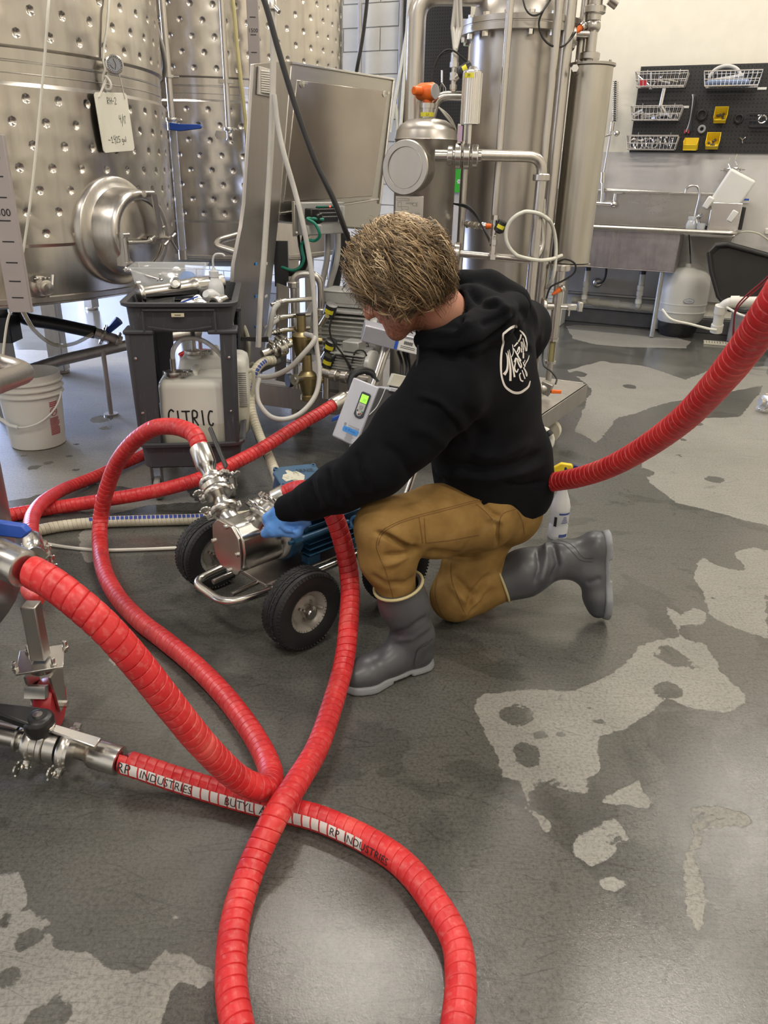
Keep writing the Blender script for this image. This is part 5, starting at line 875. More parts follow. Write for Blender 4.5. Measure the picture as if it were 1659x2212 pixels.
m_ = MB().tube([CP(.075, -.008, .80), CP(.075, -.008, .725)], .004, 6); m_.tube([CP(CW-.075, -.008, .80), CP(CW-.075, -.008, .725)], .004, 6); m_.tube([CP(.075, -.008, .805), CP(CW-.075, -.008, .805)], .004, 6); part('tray_frame_line', m_, MCG, tt_, kind='stuff')
lt = MB().box(CP(CW*.49, -.008, .787), (.048, .003, .014), CX); part('label_plate', lt, plain('label_cream', (.66, .60, .42), .5), tt_); m_ = MB(); [m_.box(CP(CW*.49-.010+k*.004, -.010, .787), (.0025, .0005, .004), CX) for k in range(6)]; part('label_print', m_, MINK, tt_, kind='stuff')
for iu, iv in ((0, 0), (1, 0), (0, 1), (1, 1)):
    su_, sv_ = (1 if iu == 0 else -1), (1 if iv == 0 else -1); e0_ = CP(iu*CW, iv*CL, 0); m_ = MB()
    top = e0_+Z*.725; bot = e0_+Z*.255+CU*su_*.012; w0_, w1_ = (.105, .082) if iu == 0 else (.062, .056)
    for k, (wd_, nrmv, sidev) in enumerate(((None, -CV_*sv_, CU*su_), (None, -CU*su_, CV_*sv_))):
        a, b = top, bot; c4 = [a, b, b+sidev*(w1_ if k == 0 else .07), a+sidev*(w0_ if k == 0 else .08)]; slab(m_, c4, -nrmv*.010)
    m_.tube([top+(CU*su_+CV_*sv_)*.008, bot+(CU*su_+CV_*sv_)*.008], .012, 8); part('cart_leg', m_, MCG, ct, bevel=.004)
    m_ = MB().box(e0_+Z*.72+(CU*su_+CV_*sv_)*.05, (.115, .115, .018), CX); part('collar', m_, MCG, ct, bevel=.006)
    for z_, u_ in ((.62, .03), (.40, .035)): part('screw', MB().lathe([(.006, 0), (.006, .003), (0, .004)], e0_+CU*su_*u_-CV_*sv_*.004+Z*z_, -CV_*sv_, 10), MSW, ct)
    q = e0_+(CU*su_+CV_*sv_)*.055; m_ = MB(); [m_.prism([(-.02, .04), (.02, .04), (.03, .15), (-.03, .15)], s_*.020-.002, s_*.020+.002, q, (CV_, Z, CU)) for s_ in (-1, 1)]; m_.cyl(q+Z*.05-CU*.024, q+Z*.05+CU*.024, .006, n=8); cc_ = part('caster', m_, MSD, ct)
    part('wheel', MB().lathe([(.015, -.014), (.045, -.014), (.05, -.008), (.05, .008), (.045, .014), (.015, .014)], q+Z*.05, CU, 28), plain('caster_grey', (.30, .29, .27), .5), cc_)
# contents of the top tray
MTR = clearm('clear_tub', (.85, .87, .88), .12, .32)
def tub(c, ax, w_, l_, h_, mb, th=.003, taper=.85, lip=.012):
    u, v, z_ = ax; c = np.asarray(c, float)
    def rg(s, z, e=0): return [c+u*(i*(w_/2*s+e))+v*(j*(l_/2*s+e))+z_*z for i, j in ((-1, -1), (1, -1), (1, 1), (-1, 1))]
    R_ = [rg(taper, 0), rg(1, h_), rg(1, h_, lip), rg(1, h_+.004, lip), rg(1, h_+.004, -th), rg(taper, th*1.5, -th)]; mb.add([p for r_ in R_ for p in r_], [(j*4+i, j*4+(i+1) % 4, (j+1)*4+(i+1) % 4, (j+1)*4+i) for j in range(5) for i in range(4)]+[(3, 2, 1, 0), (20, 21, 22, 23)]); return mb
fl = .758
q = P(368, 597, 3.44); q[2] = .80; single('clear_tub', tub(q, CX, .30, .22, .115, MB()), MTR, 'clear plastic tub at the back of the cart top', 'tub', bevel=.004)
m_ = MB(); rr = random.Random(9)
for k in range(6): m_.sphere(q+V(.06+rr.uniform(-.04, .04), rr.uniform(-.03, .03), .055+rr.uniform(-.01, .03)), .035, 9, 6, sc=(1, .7, .6))
single('blue_glove', m_, plain('blue_glove', (.06, .25, .72), .4), 'crumpled blue glove inside the clear tub', 'glove')
q = P(330, 616, 3.28); q[2] = fl; single('small_bin', tub(q, CX, .17, .10, .06, MB()), clearm('milky', (.8, .8, .78), .3, .8), 'small milky plastic bin behind the steel tee pipe', 'bin', bevel=.004)
q = P(464, 622, 3.30); q[2] = fl; wb_ = thing('wash_bottle', 'translucent white wash bottle with a bent spout on the cart', 'bottle', q); MMK = plain('milky_plastic', (.62, .63, .64), .35, var=.04)
part('body', MB().lathe([(0, 0), (.035, 0), (.038, .006), (.038, .09), (.034, .11), (.018, .128), (.016, .135)], q, Z, 28), MMK, wb_); part('cap', MB().lathe([(.020, .132), (.020, .155), (.010, .16), (.006, .17)], q, Z, 20), MMK, wb_); part('spout', MB().tube(spline([q+Z*.165, q+Z*.20, q+Z*.222+V(.012, 0, 0), q+Z*.224+V(.04, 0, 0), q+Z*.216+V(.05, 0, 0)], 5), .0045, 8), MMK, wb_)
q2 = q+V(.022, -.05, 0); wb2_ = thing('wash_bottle', 'second wash bottle lying tilted towards the camera on the cart', 'bottle', q2); part('body', MB().lathe([(0, 0), (.03, 0), (.033, .006), (.033, .07), (.018, .095), (.015, .10)], q2+Z*.035, nrm(V(-.3, -.8, .45)), 24), MMK, wb2_)
a, b = P(300, 632, 3.14), P(447, 612, 3.30); a[2] = .835; b[2] = .86; d_ = nrm(b-a); m_ = MB().lathe([(.026, 0), (.036, .002), (.037, .012), (.028, .016), (.030, .05), (.030, .14), (.033, .20), (.033, .225), (.036, .23), (.036, .25), (.033, .255), (.033, .36), (.030, .362), (.028, .34), (.028, .3)], a, d_, 32, caps=False)
te = thing('tee_pipe', 'big stainless tee pipe lying across the cart top', 'pipe', a); c = a+d_*.17; m_.cyl(c, c+V(.0, -.06, .03), .014); m_.lathe([(.014, .055), (.022, .057), (.022, .07), (.014, .072), (.010, .06)], c, nrm(V(0, -.06, .03)), 20); part('body', m_, MSP, te); m_ = MB(); clamp_fit(m_, a+d_*.006, d_, .034, ref=(0, 0, -1)); part('clamp', m_, MSP, te)
a, b = P(277, 588, 3.36), P(345, 603, 3.30); a[2], b[2] = .905, .875; wr_ = thing('wrench', 'steel spanner resting across the clear tub rim', 'tool', (a+b)/2); m_ = MB().cyl(a, b, .006, n=8); m_.torus(a, (0, -.3, 1), .014, .006, 14, 6); m_.torus(b, (0, -.3, 1), .011, .005, 14, 6); part('body', m_, MSW, wr_)
def small_clamp(px, py, Y, z, label, r=.025):
    q = P(px, py, Y); q[2] = z; t = thing('loose_clamp', label, 'clamp', q); m_ = MB(); clamp_fit(m_, q, nrm(V(.2, -.5, .8)), r, ref=(1, .2, 0)); part('body', m_, MSW, t)
small_clamp(363, 596, 3.42, .875, 'loose clamp ring on top of the clear tub lid', .024); small_clamp(405, 640, 3.12, .80, 'loose clamp below the tee pipe near the blue lever'); small_clamp(432, 636, 3.15, .80, 'loose clamp left of the round elbow')
q = P(460, 640, 3.14); q[2] = .80; t_ = thing('pipe_elbow', 'short steel pipe end facing the camera at the cart corner', 'pipe', q); m_ = MB().lathe([(.022, .0), (.030, .0), (.036, .012), (.036, .022), (.028, .026), (.026, .075)], q, nrm(V(.4, .9, .1)), 28, caps=False); part('body', m_, MSP, t_)
q = P(405, 632, 3.06); q[2] = .825; t_ = thing('small_valve', 'little valve with a blue lever on the cart top', 'valve', q); part('lever', MB().box(q+V(0, 0, .005), (.085, .010, .005), (nrm(V(1, .2, .35)), nrm(V(-.2, 1, 0)), Z)), MBL, t_); part('body', MB().cyl(q-V(.05, 0, .02), q+V(.06, 0, .0)-Z*.01, .010), MSP, t_)
# jugs on the lower shelf
def jug(name, label, c, w_, l_, h_, yaw, txt=None):
    u = V(math.cos(yaw), math.sin(yaw), 0); v = V(-u[1], u[0], 0); t = thing(name, label, 'jug', c); m_ = MB(); rings = []
    for z, s in ((0, .90), (.012, .98), (h_*.30, 1), (h_*.66, 1), (h_*.68, .985), (h_*.86, .985), (h_*.93, .95), (h_*.965, .84), (h_*.97, .7)):
        ring = []
        r_ = .035
        for cx_, cy_, a0_ in ((w_/2-r_, -l_/2+r_, -90), (w_/2-r_, l_/2-r_, 0), (-w_/2+r_, l_/2-r_, 90), (-w_/2+r_, -l_/2+r_, 180)):
            for i in range(5): an = math.radians(a0_+90*i/4); ring.append(c+(u*(cx_+r_*math.cos(an))+v*(cy_+r_*math.sin(an)))*s+Z*z)
        rings.append(ring)
    n = 20; m_.add([p for r in rings for p in r], [(j*n+i, j*n+(i+1) % n, (j+1)*n+(i+1) % n, (j+1)*n+i) for j in range(len(rings)-1) for i in range(n)]+[tuple(range(n))[::-1], tuple((len(rings)-1)*n+i for i in range(n))])
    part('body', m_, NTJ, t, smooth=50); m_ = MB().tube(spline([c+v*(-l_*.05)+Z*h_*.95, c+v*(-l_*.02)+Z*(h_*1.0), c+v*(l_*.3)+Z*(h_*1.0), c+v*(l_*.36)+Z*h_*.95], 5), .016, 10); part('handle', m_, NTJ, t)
    nk = c+u*(-w_*.26)+v*(-l_*.30); m_ = MB().lathe([(.03, h_*.95), (.03, h_*1.02)], nk, Z, 20); part('neck', m_, NTJ, t)
    m_ = MB(); clamp_fit(m_, nk+Z*h_*1.03, Z, .030, ref=u-v*.3); m_.cyl(nk+Z*h_*1.03, nk+Z*(h_*1.03+.06), .011); part('cap_clamp', m_, MSD, t)
    return t, u, v, nk+Z*(h_*1.03+.05)
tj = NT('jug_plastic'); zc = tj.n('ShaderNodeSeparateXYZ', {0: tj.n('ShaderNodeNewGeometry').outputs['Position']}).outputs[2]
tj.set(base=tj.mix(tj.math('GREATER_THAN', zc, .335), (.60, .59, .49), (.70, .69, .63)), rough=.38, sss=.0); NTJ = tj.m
jc = CP(.235, .155, .192); jt, ju, jv, jn = jug('citric_jug', 'milky white jug with CITRIC handwritten on it in front on the lower shelf', jc, .285, .23, .335, math.atan2(CU[1], CU[0])-.02)
k = .036; L = []
def G2(pts, ox, s=1, oy=0): L.append([(ox+a*k*s, oy+b*k*s) for a, b in pts])
G2([(.62, 1.75), (.35, 1.95), (.08, 1.6), (.02, .8), (.2, .1), (.5, -.1), (.68, .2)], -.100); G2([(0, 1.8), (.05, .1)], -.062); G2([(0, 1.75), (.85, 1.75)], -.045); G2([(.45, 1.75), (.5, .1)], -.045); G2([(0, .1), (.02, 1.75), (.5, 1.65), (.45, 1.05), (.05, .95)], -.003); G2([(.1, .95), (.55, .1)], -.003); G2([(0, 1.8), (.1, .1)], .036); G2([(.5, 1.7), (.2, 1.7), (.0, 1.0), (.1, .2), (.4, .05), (.5, .3)], .060)
part('lettering', strokes(L, .0065, jc+jv*-.1160+Z*.135+ju*-.005, (ju, Z, -jv), .0006), MINK, jt)
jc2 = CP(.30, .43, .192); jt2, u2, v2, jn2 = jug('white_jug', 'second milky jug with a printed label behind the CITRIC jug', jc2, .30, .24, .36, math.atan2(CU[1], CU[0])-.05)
m_ = MB(); [m_.box(jc2+u2*.13-v2*.1215+Z*(.29-k_*.009), (.035, .001, .003), (u2, v2, Z)) for k_ in range(18)]; part('label_print', m_, MINK, jt2, kind='stuff')
MCH = clearm('clear_hose', (.62, .62, .60), .15, .75)
part('dip_tube', MB().tube(spline([jn, jn+Z*.05+ju*.008, jn+Z*.09+ju*.05, jn+Z*.085+ju*.12, jn+Z*.04+ju*.18, jn-Z*.03+ju*.23], 6), .0095, 10), MCH, jt)
part('dip_tube', MB().tube(spline([jn2, jn2+Z*.06+ju*.005, jn2+Z*.09+ju*.04, jn2+Z*.085+ju*.10, jn2+Z*.05+ju*.15], 6), .0105, 10), plain('dark_hose', (.06, .06, .06), .4), jt2)
q = G(432, 800)*V(1, 1, 0); q = P(432, 722, 4.5); q[2] = 0; single('red_bucket', MB().lathe([(0, 0), (.10, 0), (.13, .30), (.135, .30), (.125, .29), (.1, .01)], q, Z, 28), MRED, 'red bucket standing on the floor behind the cart', 'bucket')
for pts, r_, lb in (([(508, 693), (524, 702), (535, 730), (538, 765), (534, 800)], .011, 'yellowed tube hanging behind the right cart leg'), ([(520, 785), (534, 790), (548, 785)], .010, 'short clear tube behind the right cart leg'), ([(515, 800), (530, 806), (545, 800), (548, 830), (540, 870), (532, 900), (527, 930)], .009, 'clear tube dangling to the floor beside the cream hose')): cord('tubing', [P(x, y, 3.7 if r_ > .0095 else 3.45) for x, y in pts], r_, clearm('clear_tubing2', (.66, .64, .52), .2, .8), lb, 'tube')
# ================================================================ the wheeled transfer pump
PE = nrm((.71, .704, 0)); PA = V(-PE[1], PE[0], 0); PF = V(-.455, 2.0, .285); PX = (PE, PA, Z)
pu = thing('transfer_pump', 'wheeled stainless and blue pump cart that the kneeling man works on', 'pump', V(-.26, 2.25, 0))
def PP(e, a, z): return V(PF[0], PF[1], 0)+PE*e+PA*a+Z*z
MTY = plain('tyre_rubber', (.014, .014, .015), .6, var=.25)
RW = .125
def wheel(c, ax_, nm='tyre'):
    c = np.asarray(c); a = nrm(ax_); m_ = MB().lathe([(.062, -.030), (.070, -.036), (.095, -.040), (.112, -.038), (.121, -.031), (.1225, -.020), (.120, -.0195), (.120, -.018), (.1245, -.0175), (.125, -.006), (.122, -.0055), (.122, -.004), (.1252, -.0035), (.1252, .0035), (.122, .004), (.122, .0055), (.125, .006), (.1245, .0175), (.120, .018), (.120, .0195), (.1225, .020), (.121, .031), (.112, .038), (.095, .040), (.070, .036), (.062, .030)], c, a, 56, caps=False)
    o = part(nm, m_, MTY, pu, smooth=30); t_ = MB(); x = nrm(np.cross(a, Z)); y = np.cross(a, x)
    for i in range(64):
        an = 2*math.pi*i/64; rd = x*math.cos(an)+y*math.sin(an); tg = np.cross(a, rd)
        for s_ in (-1, 1): t_.box(c+rd*.1150+a*s_*.0345, (.009, .0055, .010), (nrm(rd-a*s_*.9), tg, nrm(a*s_+rd*.9)))
        for k in (-.012, .012): t_.box(c+rd*.1245+a*(k+(.003 if i % 2 else -.003)), (.003, .006, .009), (rd, nrm(tg+a*.5*(1 if i % 2 else -1)), np.cross(rd, nrm(tg+a*.5*(1 if i % 2 else -1)))))
    part('tread', t_, MTY, o, kind='stuff')
    m_ = MB().lathe([(.0, -.018), (.030, -.018), (.045, -.012), (.052, -.022), (.062, -.030), (.066, -.033), (.067, -.030), (.060, -.02), (.060, .02), (.067, .030), (.066, .033), (.062, .030), (.052, .022), (.045, .012), (.030, .018), (.0, .018)], c, a, 40, caps=False); h_ = part('rim', m_, plain('rim_paint', (.36, .345, .31), .38, metal=.25, var=.25), pu)
    m_ = MB().lathe([(.0, -.048), (.012, -.048), (.014, -.044), (.022, -.042), (.022, .042), (.014, .044), (.012, .048), (0, .048)], c, a, 24); part('hub', m_, MSP, h_)
    m_ = MB(); q = c+x*.035-a*.02; m_.cyl(q, q-a*.02+x*.012, .004, n=8); q = c-y*.03*0-Z*.036; [m_.lathe([(.0045, -.026), (.0045, -.018)], c+(x*math.cos(t_)+y*math.sin(t_))*.030, a, 6) for t_ in (.5, 2.07, 3.64, 5.2)]; part('rim_bolt', m_, MSD, h_, kind='stuff')
W1 = V(-.234, 1.93, RW); W2 = V(-.574, 2.276, RW); wheel(W1, PA); wheel(W2, PA)
W3 = V(.045, 2.205, RW); W4 = W3+(W2-W1); wheel(W3, PA); wheel(W4, PA)
m_ = MB().cyl(W1, W2, .010); m_.cyl(W3, W4, .010); part('axle', m_, MSD, pu)
m_ = MB(); hb = .155
m_.tube(bent([PP(.50, -.10, hb), PP(.03, -.10, hb), PP(-.075, -.075, hb+.0), PP(-.075, .095, hb), PP(.03, .115, hb), PP(.50, .115, hb)], .055, 7), .0125, 14)
for e_ in (.10, .30, .46): m_.tube([PP(e_, -.10, hb), PP(e_, .115, hb)], .010, 10)
for a_ in (-.045, .055): m_.tube([PP(-.03, a_, hb), PP(.12, a_, hb+.01)], .008, 10)
m_.cyl(W1*.75+W2*.25, W1*.75+W2*.25+Z*.04, .012); m_.cyl(W1*.3+W2*.7, W1*.3+W2*.7+Z*.04, .012); part('frame', m_, MSP, pu)
m_ = MB().prism([(.06, -.09), (.42, -.09), (.42, .10), (.06, .10)], hb+.010, hb+.018, V(PF[0], PF[1], 0), PX); part('base_plate', m_, MSD, pu, bevel=.002)
# pump head: octagonal block with a front plate
oct_ = [(.045, -.072), (.066, -.045), (.072, .0), (.066, .05), (.035, .078), (-.035, .078), (-.066, .05), (-.070, .0), (-.060, -.045), (-.035, -.072)]
FX = (-PA, Z, -PE)                                                   # plane facing out of the pump's front
hd_ = MB().prism(oct_, -.155, 0, PF, FX); ph = part('pump_head', hd_, MSP, pu, bevel=.010, seg=3)
fp = MB().prism([(a*1.03, b*1.03) for a, b in oct_], 0, .010, PF, FX); fpo = part('front_plate', fp, MST, ph, bevel=.002)
for a, b in ((.060, .0), (-.064, .0), (.01, .072), (.01, -.070)): part('bolt', MB().lathe([(.0075, .010), (.0075, .016), (.006, .017)], PF-PA*a+Z*b, -PE, 12), MSP, ph)
m_ = MB().lathe([(.0, .150), (.085, .150), (.088, .154), (.088, .166), (.085, .170), (0, .170)], PF, PE, 36); part('adapter_flange', m_, plain('adapter_white', (.50, .50, .47), .45, var=.08), pu)
for an in (.4, 1.7, 3.2, 4.6): part('flange_bolt', MB().lathe([(.009, .142), (.009, .152)], PF+(PA*math.cos(an)+Z*math.sin(an))*.072, PE, 6), MSP, pu)
MMB = NT('motor_blue'); nb2 = MMB.noise(18, 5); MMB.set(base=MMB.mix(MMB.ramp(nb2, [(.66, (0, 0, 0)), (.70, (1, 1, 1))]), (.018, .082, .17), (.10, .15, .20)), rough=.38); MMB = MMB.m
mcen = PF+PE*.33; mr = .088; m_ = MB().lathe([(.05, -.17), (mr+.004, -.165), (mr+.008, -.16), (mr+.008, -.125), (mr-.004, -.115), (mr-.004, .115), (mr+.006, .12), (mr+.006, .16), (mr*.9, .185), (.03, .19)], mcen, PE, 40); mo = part('motor_body', m_, MMB, pu)
fm = MB(); up = Z; sd = PA
for s_ in (-1, 1):
    for k in range(8):
        z_ = (-.78+1.56*k/7)*mr; 
        if abs(z_) < .012: continue
        x0_ = math.sqrt(mr*mr-z_*z_)-.01; fb = MB().box(mcen+sd*s_*(x0_+mr+.014)/2+up*z_, (.215, mr+.014-x0_, .0045), (PE, sd*s_, up)); part('cooling_fin', fb, MMB, mo, bevel=.0015)
for k in range(4): part('cooling_fin', MB().box(mcen+up*(mr+.002)+sd*(-.036+.024*k), (.20, .0045, .026), (PE, sd, up)), MMB, mo, bevel=.0015)
m_ = MB().cyl(mcen-PE*.14-PA*(mr+.012), mcen+PE*.05-PA*(mr+.012), .010); m_.lathe([(.013, -.168), (.013, -.140)], mcen-PA*(mr+.012), PE, 6); m_.cyl(mcen-PE*.185-PA*(mr+.012), mcen-PE*.16-PA*(mr+.012), .006, n=10); part('tie_bolt', m_, MMB, mo)
m_ = MB().torus(mcen+PE*.065-PA*(mr+.028), Z*.6-PE, .017, .006, 20, 8); part('lifting_eye', m_, plain('eye_blue', (.05, .16, .33), .4), mo)
m_ = MB(); [m_.box(mcen+PE*e_-Z*(mr+.022)+PA*a_, (.05, .035, .045), PX) for e_ in (-.07, .08) for a_ in (-.06, .06)]; m_.box(mcen-Z*(mr+.035), (.24, .17, .012), PX); part('motor_foot', m_, MMB, mo, bevel=.003)
# junction box, tilted a little towards the camera
jc_ = P(645, 1027, 2.30); ju_ = nrm(PE*1.0+V(.25, -.2, -.08)); jn_ = nrm(V(-.10, -.35, .93)-ju_*(V(-.10, -.35, .93)@ju_)); jv_ = np.cross(jn_, ju_); JX = (ju_, jv_, jn_)
jp = [(-.075, -.030), (-.055, -.058), (.055, -.062), (.082, -.040), (.080, .045), (.060, .060), (-.045, .056), (-.078, .030)]
jb = part('junction_box', MB().prism([(a*.93, b*.93) for a, b in jp], -.075, -.012, jc_, JX), MMB, pu, bevel=.006); jl = part('lid', MB().prism(jp, -.012, 0, jc_, JX), MMB, jb, bevel=.003)
for a, b in ((.072, -.042), (.070, .050), (-.062, .046), (-.066, -.040)): part('lid_screw', MB().lathe([(.009, -.008), (.009, .001), (.005, .001), (.005, -.002), (0, -.002)], jc_+ju_*a+jv_*b, jn_, 14), MMB, jb)
part('box_neck', MB().cyl(jc_-jn_*.07, mcen+Z*.03, .045), MMB, mo)
sh = NT('torn_label'); sh.set(base=sh.ramp(sh.noise(40, 4), [(.4, (.30, .29, .22)), (.5, (.62, .61, .50))]), rough=.6)
rr = random.Random(4); part('torn_label', MB().prism([(-.058+.0*i, 0) for i in ()] or [(-.060, -.010), (-.052, -.028), (-.030, -.022), (-.022, -.042), (.0, -.036), (.012, -.022), (.020, -.004), (.010, .012), (.0, .024), (-.014, .020), (-.024, .034), (-.036, .030), (-.034, .014), (-.050, .010)], .0003, .0012, jc_, JX), sh.m, jl)
part('lettering', textmb('ERNIE', .026, jc_+ju_*.030+jv_*.022, JX, .001, sx=.9), MINK, jl)
# outlet: vertical fittings up to the red hose's ferrule
m_ = MB(); o0 = PF+PE*.045+Z*.03; o1 = OUT1+od*.012; m_.cyl(o0, OUT0+od*.02, .030); L_ = np.linalg.norm(OUT1-OUT0); T2 = lambda t_: OUT0+od*L_*t_
m_.lathe([(.030, 0), (.027, L_*.12), (.037, L_*.135), (.037, L_*.19), (.027, L_*.20), (.020, L_*.34), (.020, L_*.36), (.036, L_*.37), (.036, L_*.41), (.045, L_*.43), (.045, L_*.49), (.03, L_*.50), (.03, L_*.62)], OUT0, od, 28); part('outlet_pipe', m_, MSP, pu)
for t_, r_, rf in ((.165, .035, V(-1, -.3, -.3)), (.385, .035, V(-1, -.5, -.5)), (.53, .036, V(1, -.4, .6))): m_ = MB(); clamp_fit(m_, T2(t_), od, r_, ref=rf); part('clamp', m_, MSP, pu)
part('black_stay', MB().box(T2(.98)+V(.055, .0, .01), (.012, .02, .16), (nrm(np.cross(od, (0, 1, 0))), (0, 1, 0), od)), MBP, pu, bevel=.003)
# inlet
ii0 = PF+PE*.09-PA*.015+Z*.045; idr = nrm(IN1-ii0); LI = np.linalg.norm(IN1-ii0); m_ = MB().lathe([(.050, -.01), (.040, .015), (.034, LI*.24), (.042, LI*.25), (.042, LI*.35), (.032, LI*.36), (.028, LI*.8)], ii0, idr, 28); part('inlet_pipe', m_, MSP, pu)
for t_, r_, rf in ((.30, .042, V(-1, -.6, -.2)), (.66, .036, V(-.8, -.6, .6))): m_ = MB(); clamp_fit(m_, ii0+idr*LI*t_, idr, r_, ref=rf); part('clamp', m_, MSP, pu)
# handle tubes, drive unit, galvanised box
ha, hb2 = P(842, 728, 2.92), P(802, 850, 2.84); hc2 = hb2+(hb2-ha)/np.linalg.norm(hb2-ha)*.36; part('handle_tube', MB().tube([ha, hb2, hc2], .017, 14), MSP, pu)
ga, gb = P(907, 985, 2.60), P(872, 1085, 2.52); part('handle_tube', MB().tube([ga+(ga-gb)*.9, ga, gb, gb+(gb-ga)*.4], .0125, 12), MSP, pu)
part('handle_brace', MB().tube([hc2, PP(.46, .115, .16)], .014, 12), MSP, pu); part('handle_brace', MB().tube([hb2*.3+hc2*.7, ga+(ga-gb)*.9], .012, 12), MSP, pu)
TL, TR, BR, BL = P(763, 814, 2.70), P(818, 836, 2.66), P(769, 966, 2.58), P(716, 941, 2.62); vu = nrm(TR-TL); vd = nrm(BL-TL); vn = nrm(np.cross(vu, vd)); vn = vn if vn[1] < 0 else -vn; vw = -vd
dirb = nrm(V(.96, .42, -.28)); DD = .20
dru = MB(); slab(dru, [TL, BL, BR, TR], dirb*0-vn*.13); dr_ = part('drive_unit', dru, plain('drive_grey', (.55, .56, .62), .35, var=.03), pu, bevel=.006)
c4 = [TR, BR, BR+dirb*DD, TR+dirb*DD]; m_ = MB(); slab(m_, [TR-vn*.004, BR-vn*.004, BR+dirb*DD-vn*.004, TR+dirb*DD-vn*.004], -vn*.12); sb2 = part('drive_side', m_, plain('drive_dark', (.10, .10, .11), .45), dr_, bevel=.003)
part('drive_top', MB().box(TR+dirb*.10-vn*.07+vw*.010, (.21, .12, .014), (dirb, nrm(np.cross(vw, dirb)), vw)), plain('drive_grey', (.55, .56, .62), .35), dr_, bevel=.002)
part('cover_plate', MB().box(TR+dirb*.10-vn*.05+vw*.045, (.17, .02, .045), (dirb, nrm(np.cross(vw, dirb)), vw)), plain('cover_cream', (.50, .48, .40), .5), dr_, bevel=.002)
arc = [TR+dirb*.028, TR+dirb*.026-vw*.04, TR+dirb*.020-vw*.075, TR+dirb*.004-vw*.105]; part('trim_line', MB().tube(spline([q+vn*.001 for q in arc], 5), .0016, 6), MWH, sb2)
VX = (vu, vw, vn); vc = (TL+TR+BR+BL)/4; Wd = np.linalg.norm(TR-TL); Hd = np.linalg.norm(BL-TL)
def VP(a, b): return vc+vu*a*Wd+vw*b*Hd
kp = part('keypad', MB().prism([(-.019, -.046), (-.008, -.055), (.008, -.055), (.019, -.046), (.019, .035), (.014, .040), (-.014, .040), (-.019, .035)], .0, .005, VP(.18, .17), VX), plain('keypad_navy', (.03, .035, .055), .4), dr_, bevel=.001)
kc = VP(.18, .17); scn = NT('display_green'); scn.set(base=(.3, .75, .05, 1), emit=(.32, .85, .06, 1), es=.85)
part('display', MB().box(kc+vw*.016+vn*.0055, (.027, .030, .001), VX), scn.m, kp)
part('digits', textmb('20', .013, kc+vw*.012+vu*.003+vn*.0062, VX, .0003), plain('lcd_dark', (.08, .22, .03), .6), kp)
part('key_plate', MB().prism([(-.014, -.028), (-.008, -.044), (.0, -.048), (.008, -.044), (.014, -.028), (.014, .0), (-.014, .0)], .005, .006, kc-vw*.001, VX), plain('key_silver', (.45, .45, .42), .4), kp)
for a, b, mt_ in ((-.009, -.030, MBP), (-.005, -.038, MWH), (.001, -.042, MBP), (.006, -.038, MRED), (.010, -.030, MGN)): part('key', MB().lathe([(.0028, .006), (.0028, .0075), (0, .0075)], kc+vu*a+vw*b, vn, 12), mt_, kp)
part('arrow_keys', MB().lathe([(.0075, .006), (.0075, .0075), (0, .0075)], kc-vw*.016, vn, 20), plain('key_grey', (.3, .3, .3), .4), kp)
m_ = MB(); textmb('CFW500', .012, VP(.17, -.245), VX, .001, m_); m_.box(VP(-.17, -.235)+vn*.0005, (.008, .010, .0008), VX); part('maker_print', m_, plain('print_grey2', (.26, .26, .28), .6), dr_)
tp_ = part('blue_tape', MB().prism([(-.030, -.009), (.028, -.010), (.032, .006), (.029, .010), (-.030, .010), (-.032, .0)], .0003, .0012, VP(.10, -.31), VX), plain('blue_tape', (.05, .28, .75), .6), dr_)
part('handwriting', strokes([[(-.022, .004), (-.018, -.003), (-.014, .004)], [(-.008, .004), (-.008, -.004)], [(-.008, .004), (-.002, .004)], [(-.008, 0), (-.003, 0)], [(.001, -.003), (.003, .003), (.005, -.003)], [(.008, .002), (.010, -.003), (.013, .002), (.016, -.002), (.020, .0)]], .0012, VP(.10, -.31), VX, .0015), plain('ink_blue', (.02, .06, .25), .6), tp_)
m_ = MB(); [m_.box(VP(.12, -.36-.012*k)+vn*.0004+vu*(rr.uniform(-.002, .002)), (.034*rr.uniform(.7, 1), .0012, .0006), VX) for k in range(10)]; part('fine_print', m_, plain('print_pale', (.36, .36, .39), .6), dr_, kind='stuff')
part('drive_cable', MB().tube(spline([P(764, 850, 2.80), P(757, 835, 2.83), P(764, 812, 2.85), P(785, 802, 2.86), P(806, 808, 2.86), P(814, 826, 2.85)], 6), .0115, 10), MBK, pu)
bq = P(846, 729, 2.90); bu = nrm(V(.93, .05, -.22)); bax = (bu, nrm(np.cross(Z, bu)), nrm(np.cross(bu, np.cross(Z, bu))))
sb = part('top_box', MB().box(bq, (.225, .12, .062), bax), plain('galvanised', (.42, .42, .47), .35, metal=.4, var=.15), pu, bevel=.004); nb_ = -bax[1]
part('shipping_label', MB().box(bq+nb_*.0605+bu*.065-bax[2]*.004, (.085, .001, .046), bax), MWH, sb); part('blue_stripe', MB().box(bq+nb_*.0605+bu*.018-bax[2]*.004, (.014, .001, .048), bax), MBL, sb)
m_ = MB(); [m_.box(bq+nb_*.0617+bu*(.045+.0024*k)+bax[2]*.004, (.0010 if k % 3 else .0017, .0006, .012), bax) for k in range(14)]; [m_.box(bq+nb_*.0617+bu*.062-bax[2]*(.010+.006*k), (.055, .0006, .0016), bax) for k in range(2)]; part('barcode', m_, MINK, sb, kind='stuff')
for i, (x_, y_) in enumerate(((880, 800), (888, 805), (868, 790))): part('power_cable', MB().tube(spline([P(x_-8, 760, 2.95), P(x_, y_, 2.9), P(x_-14+i*5, 850, 2.85), P(x_-20, 880, 2.80)], 5), .007, 8), MBK, pu)
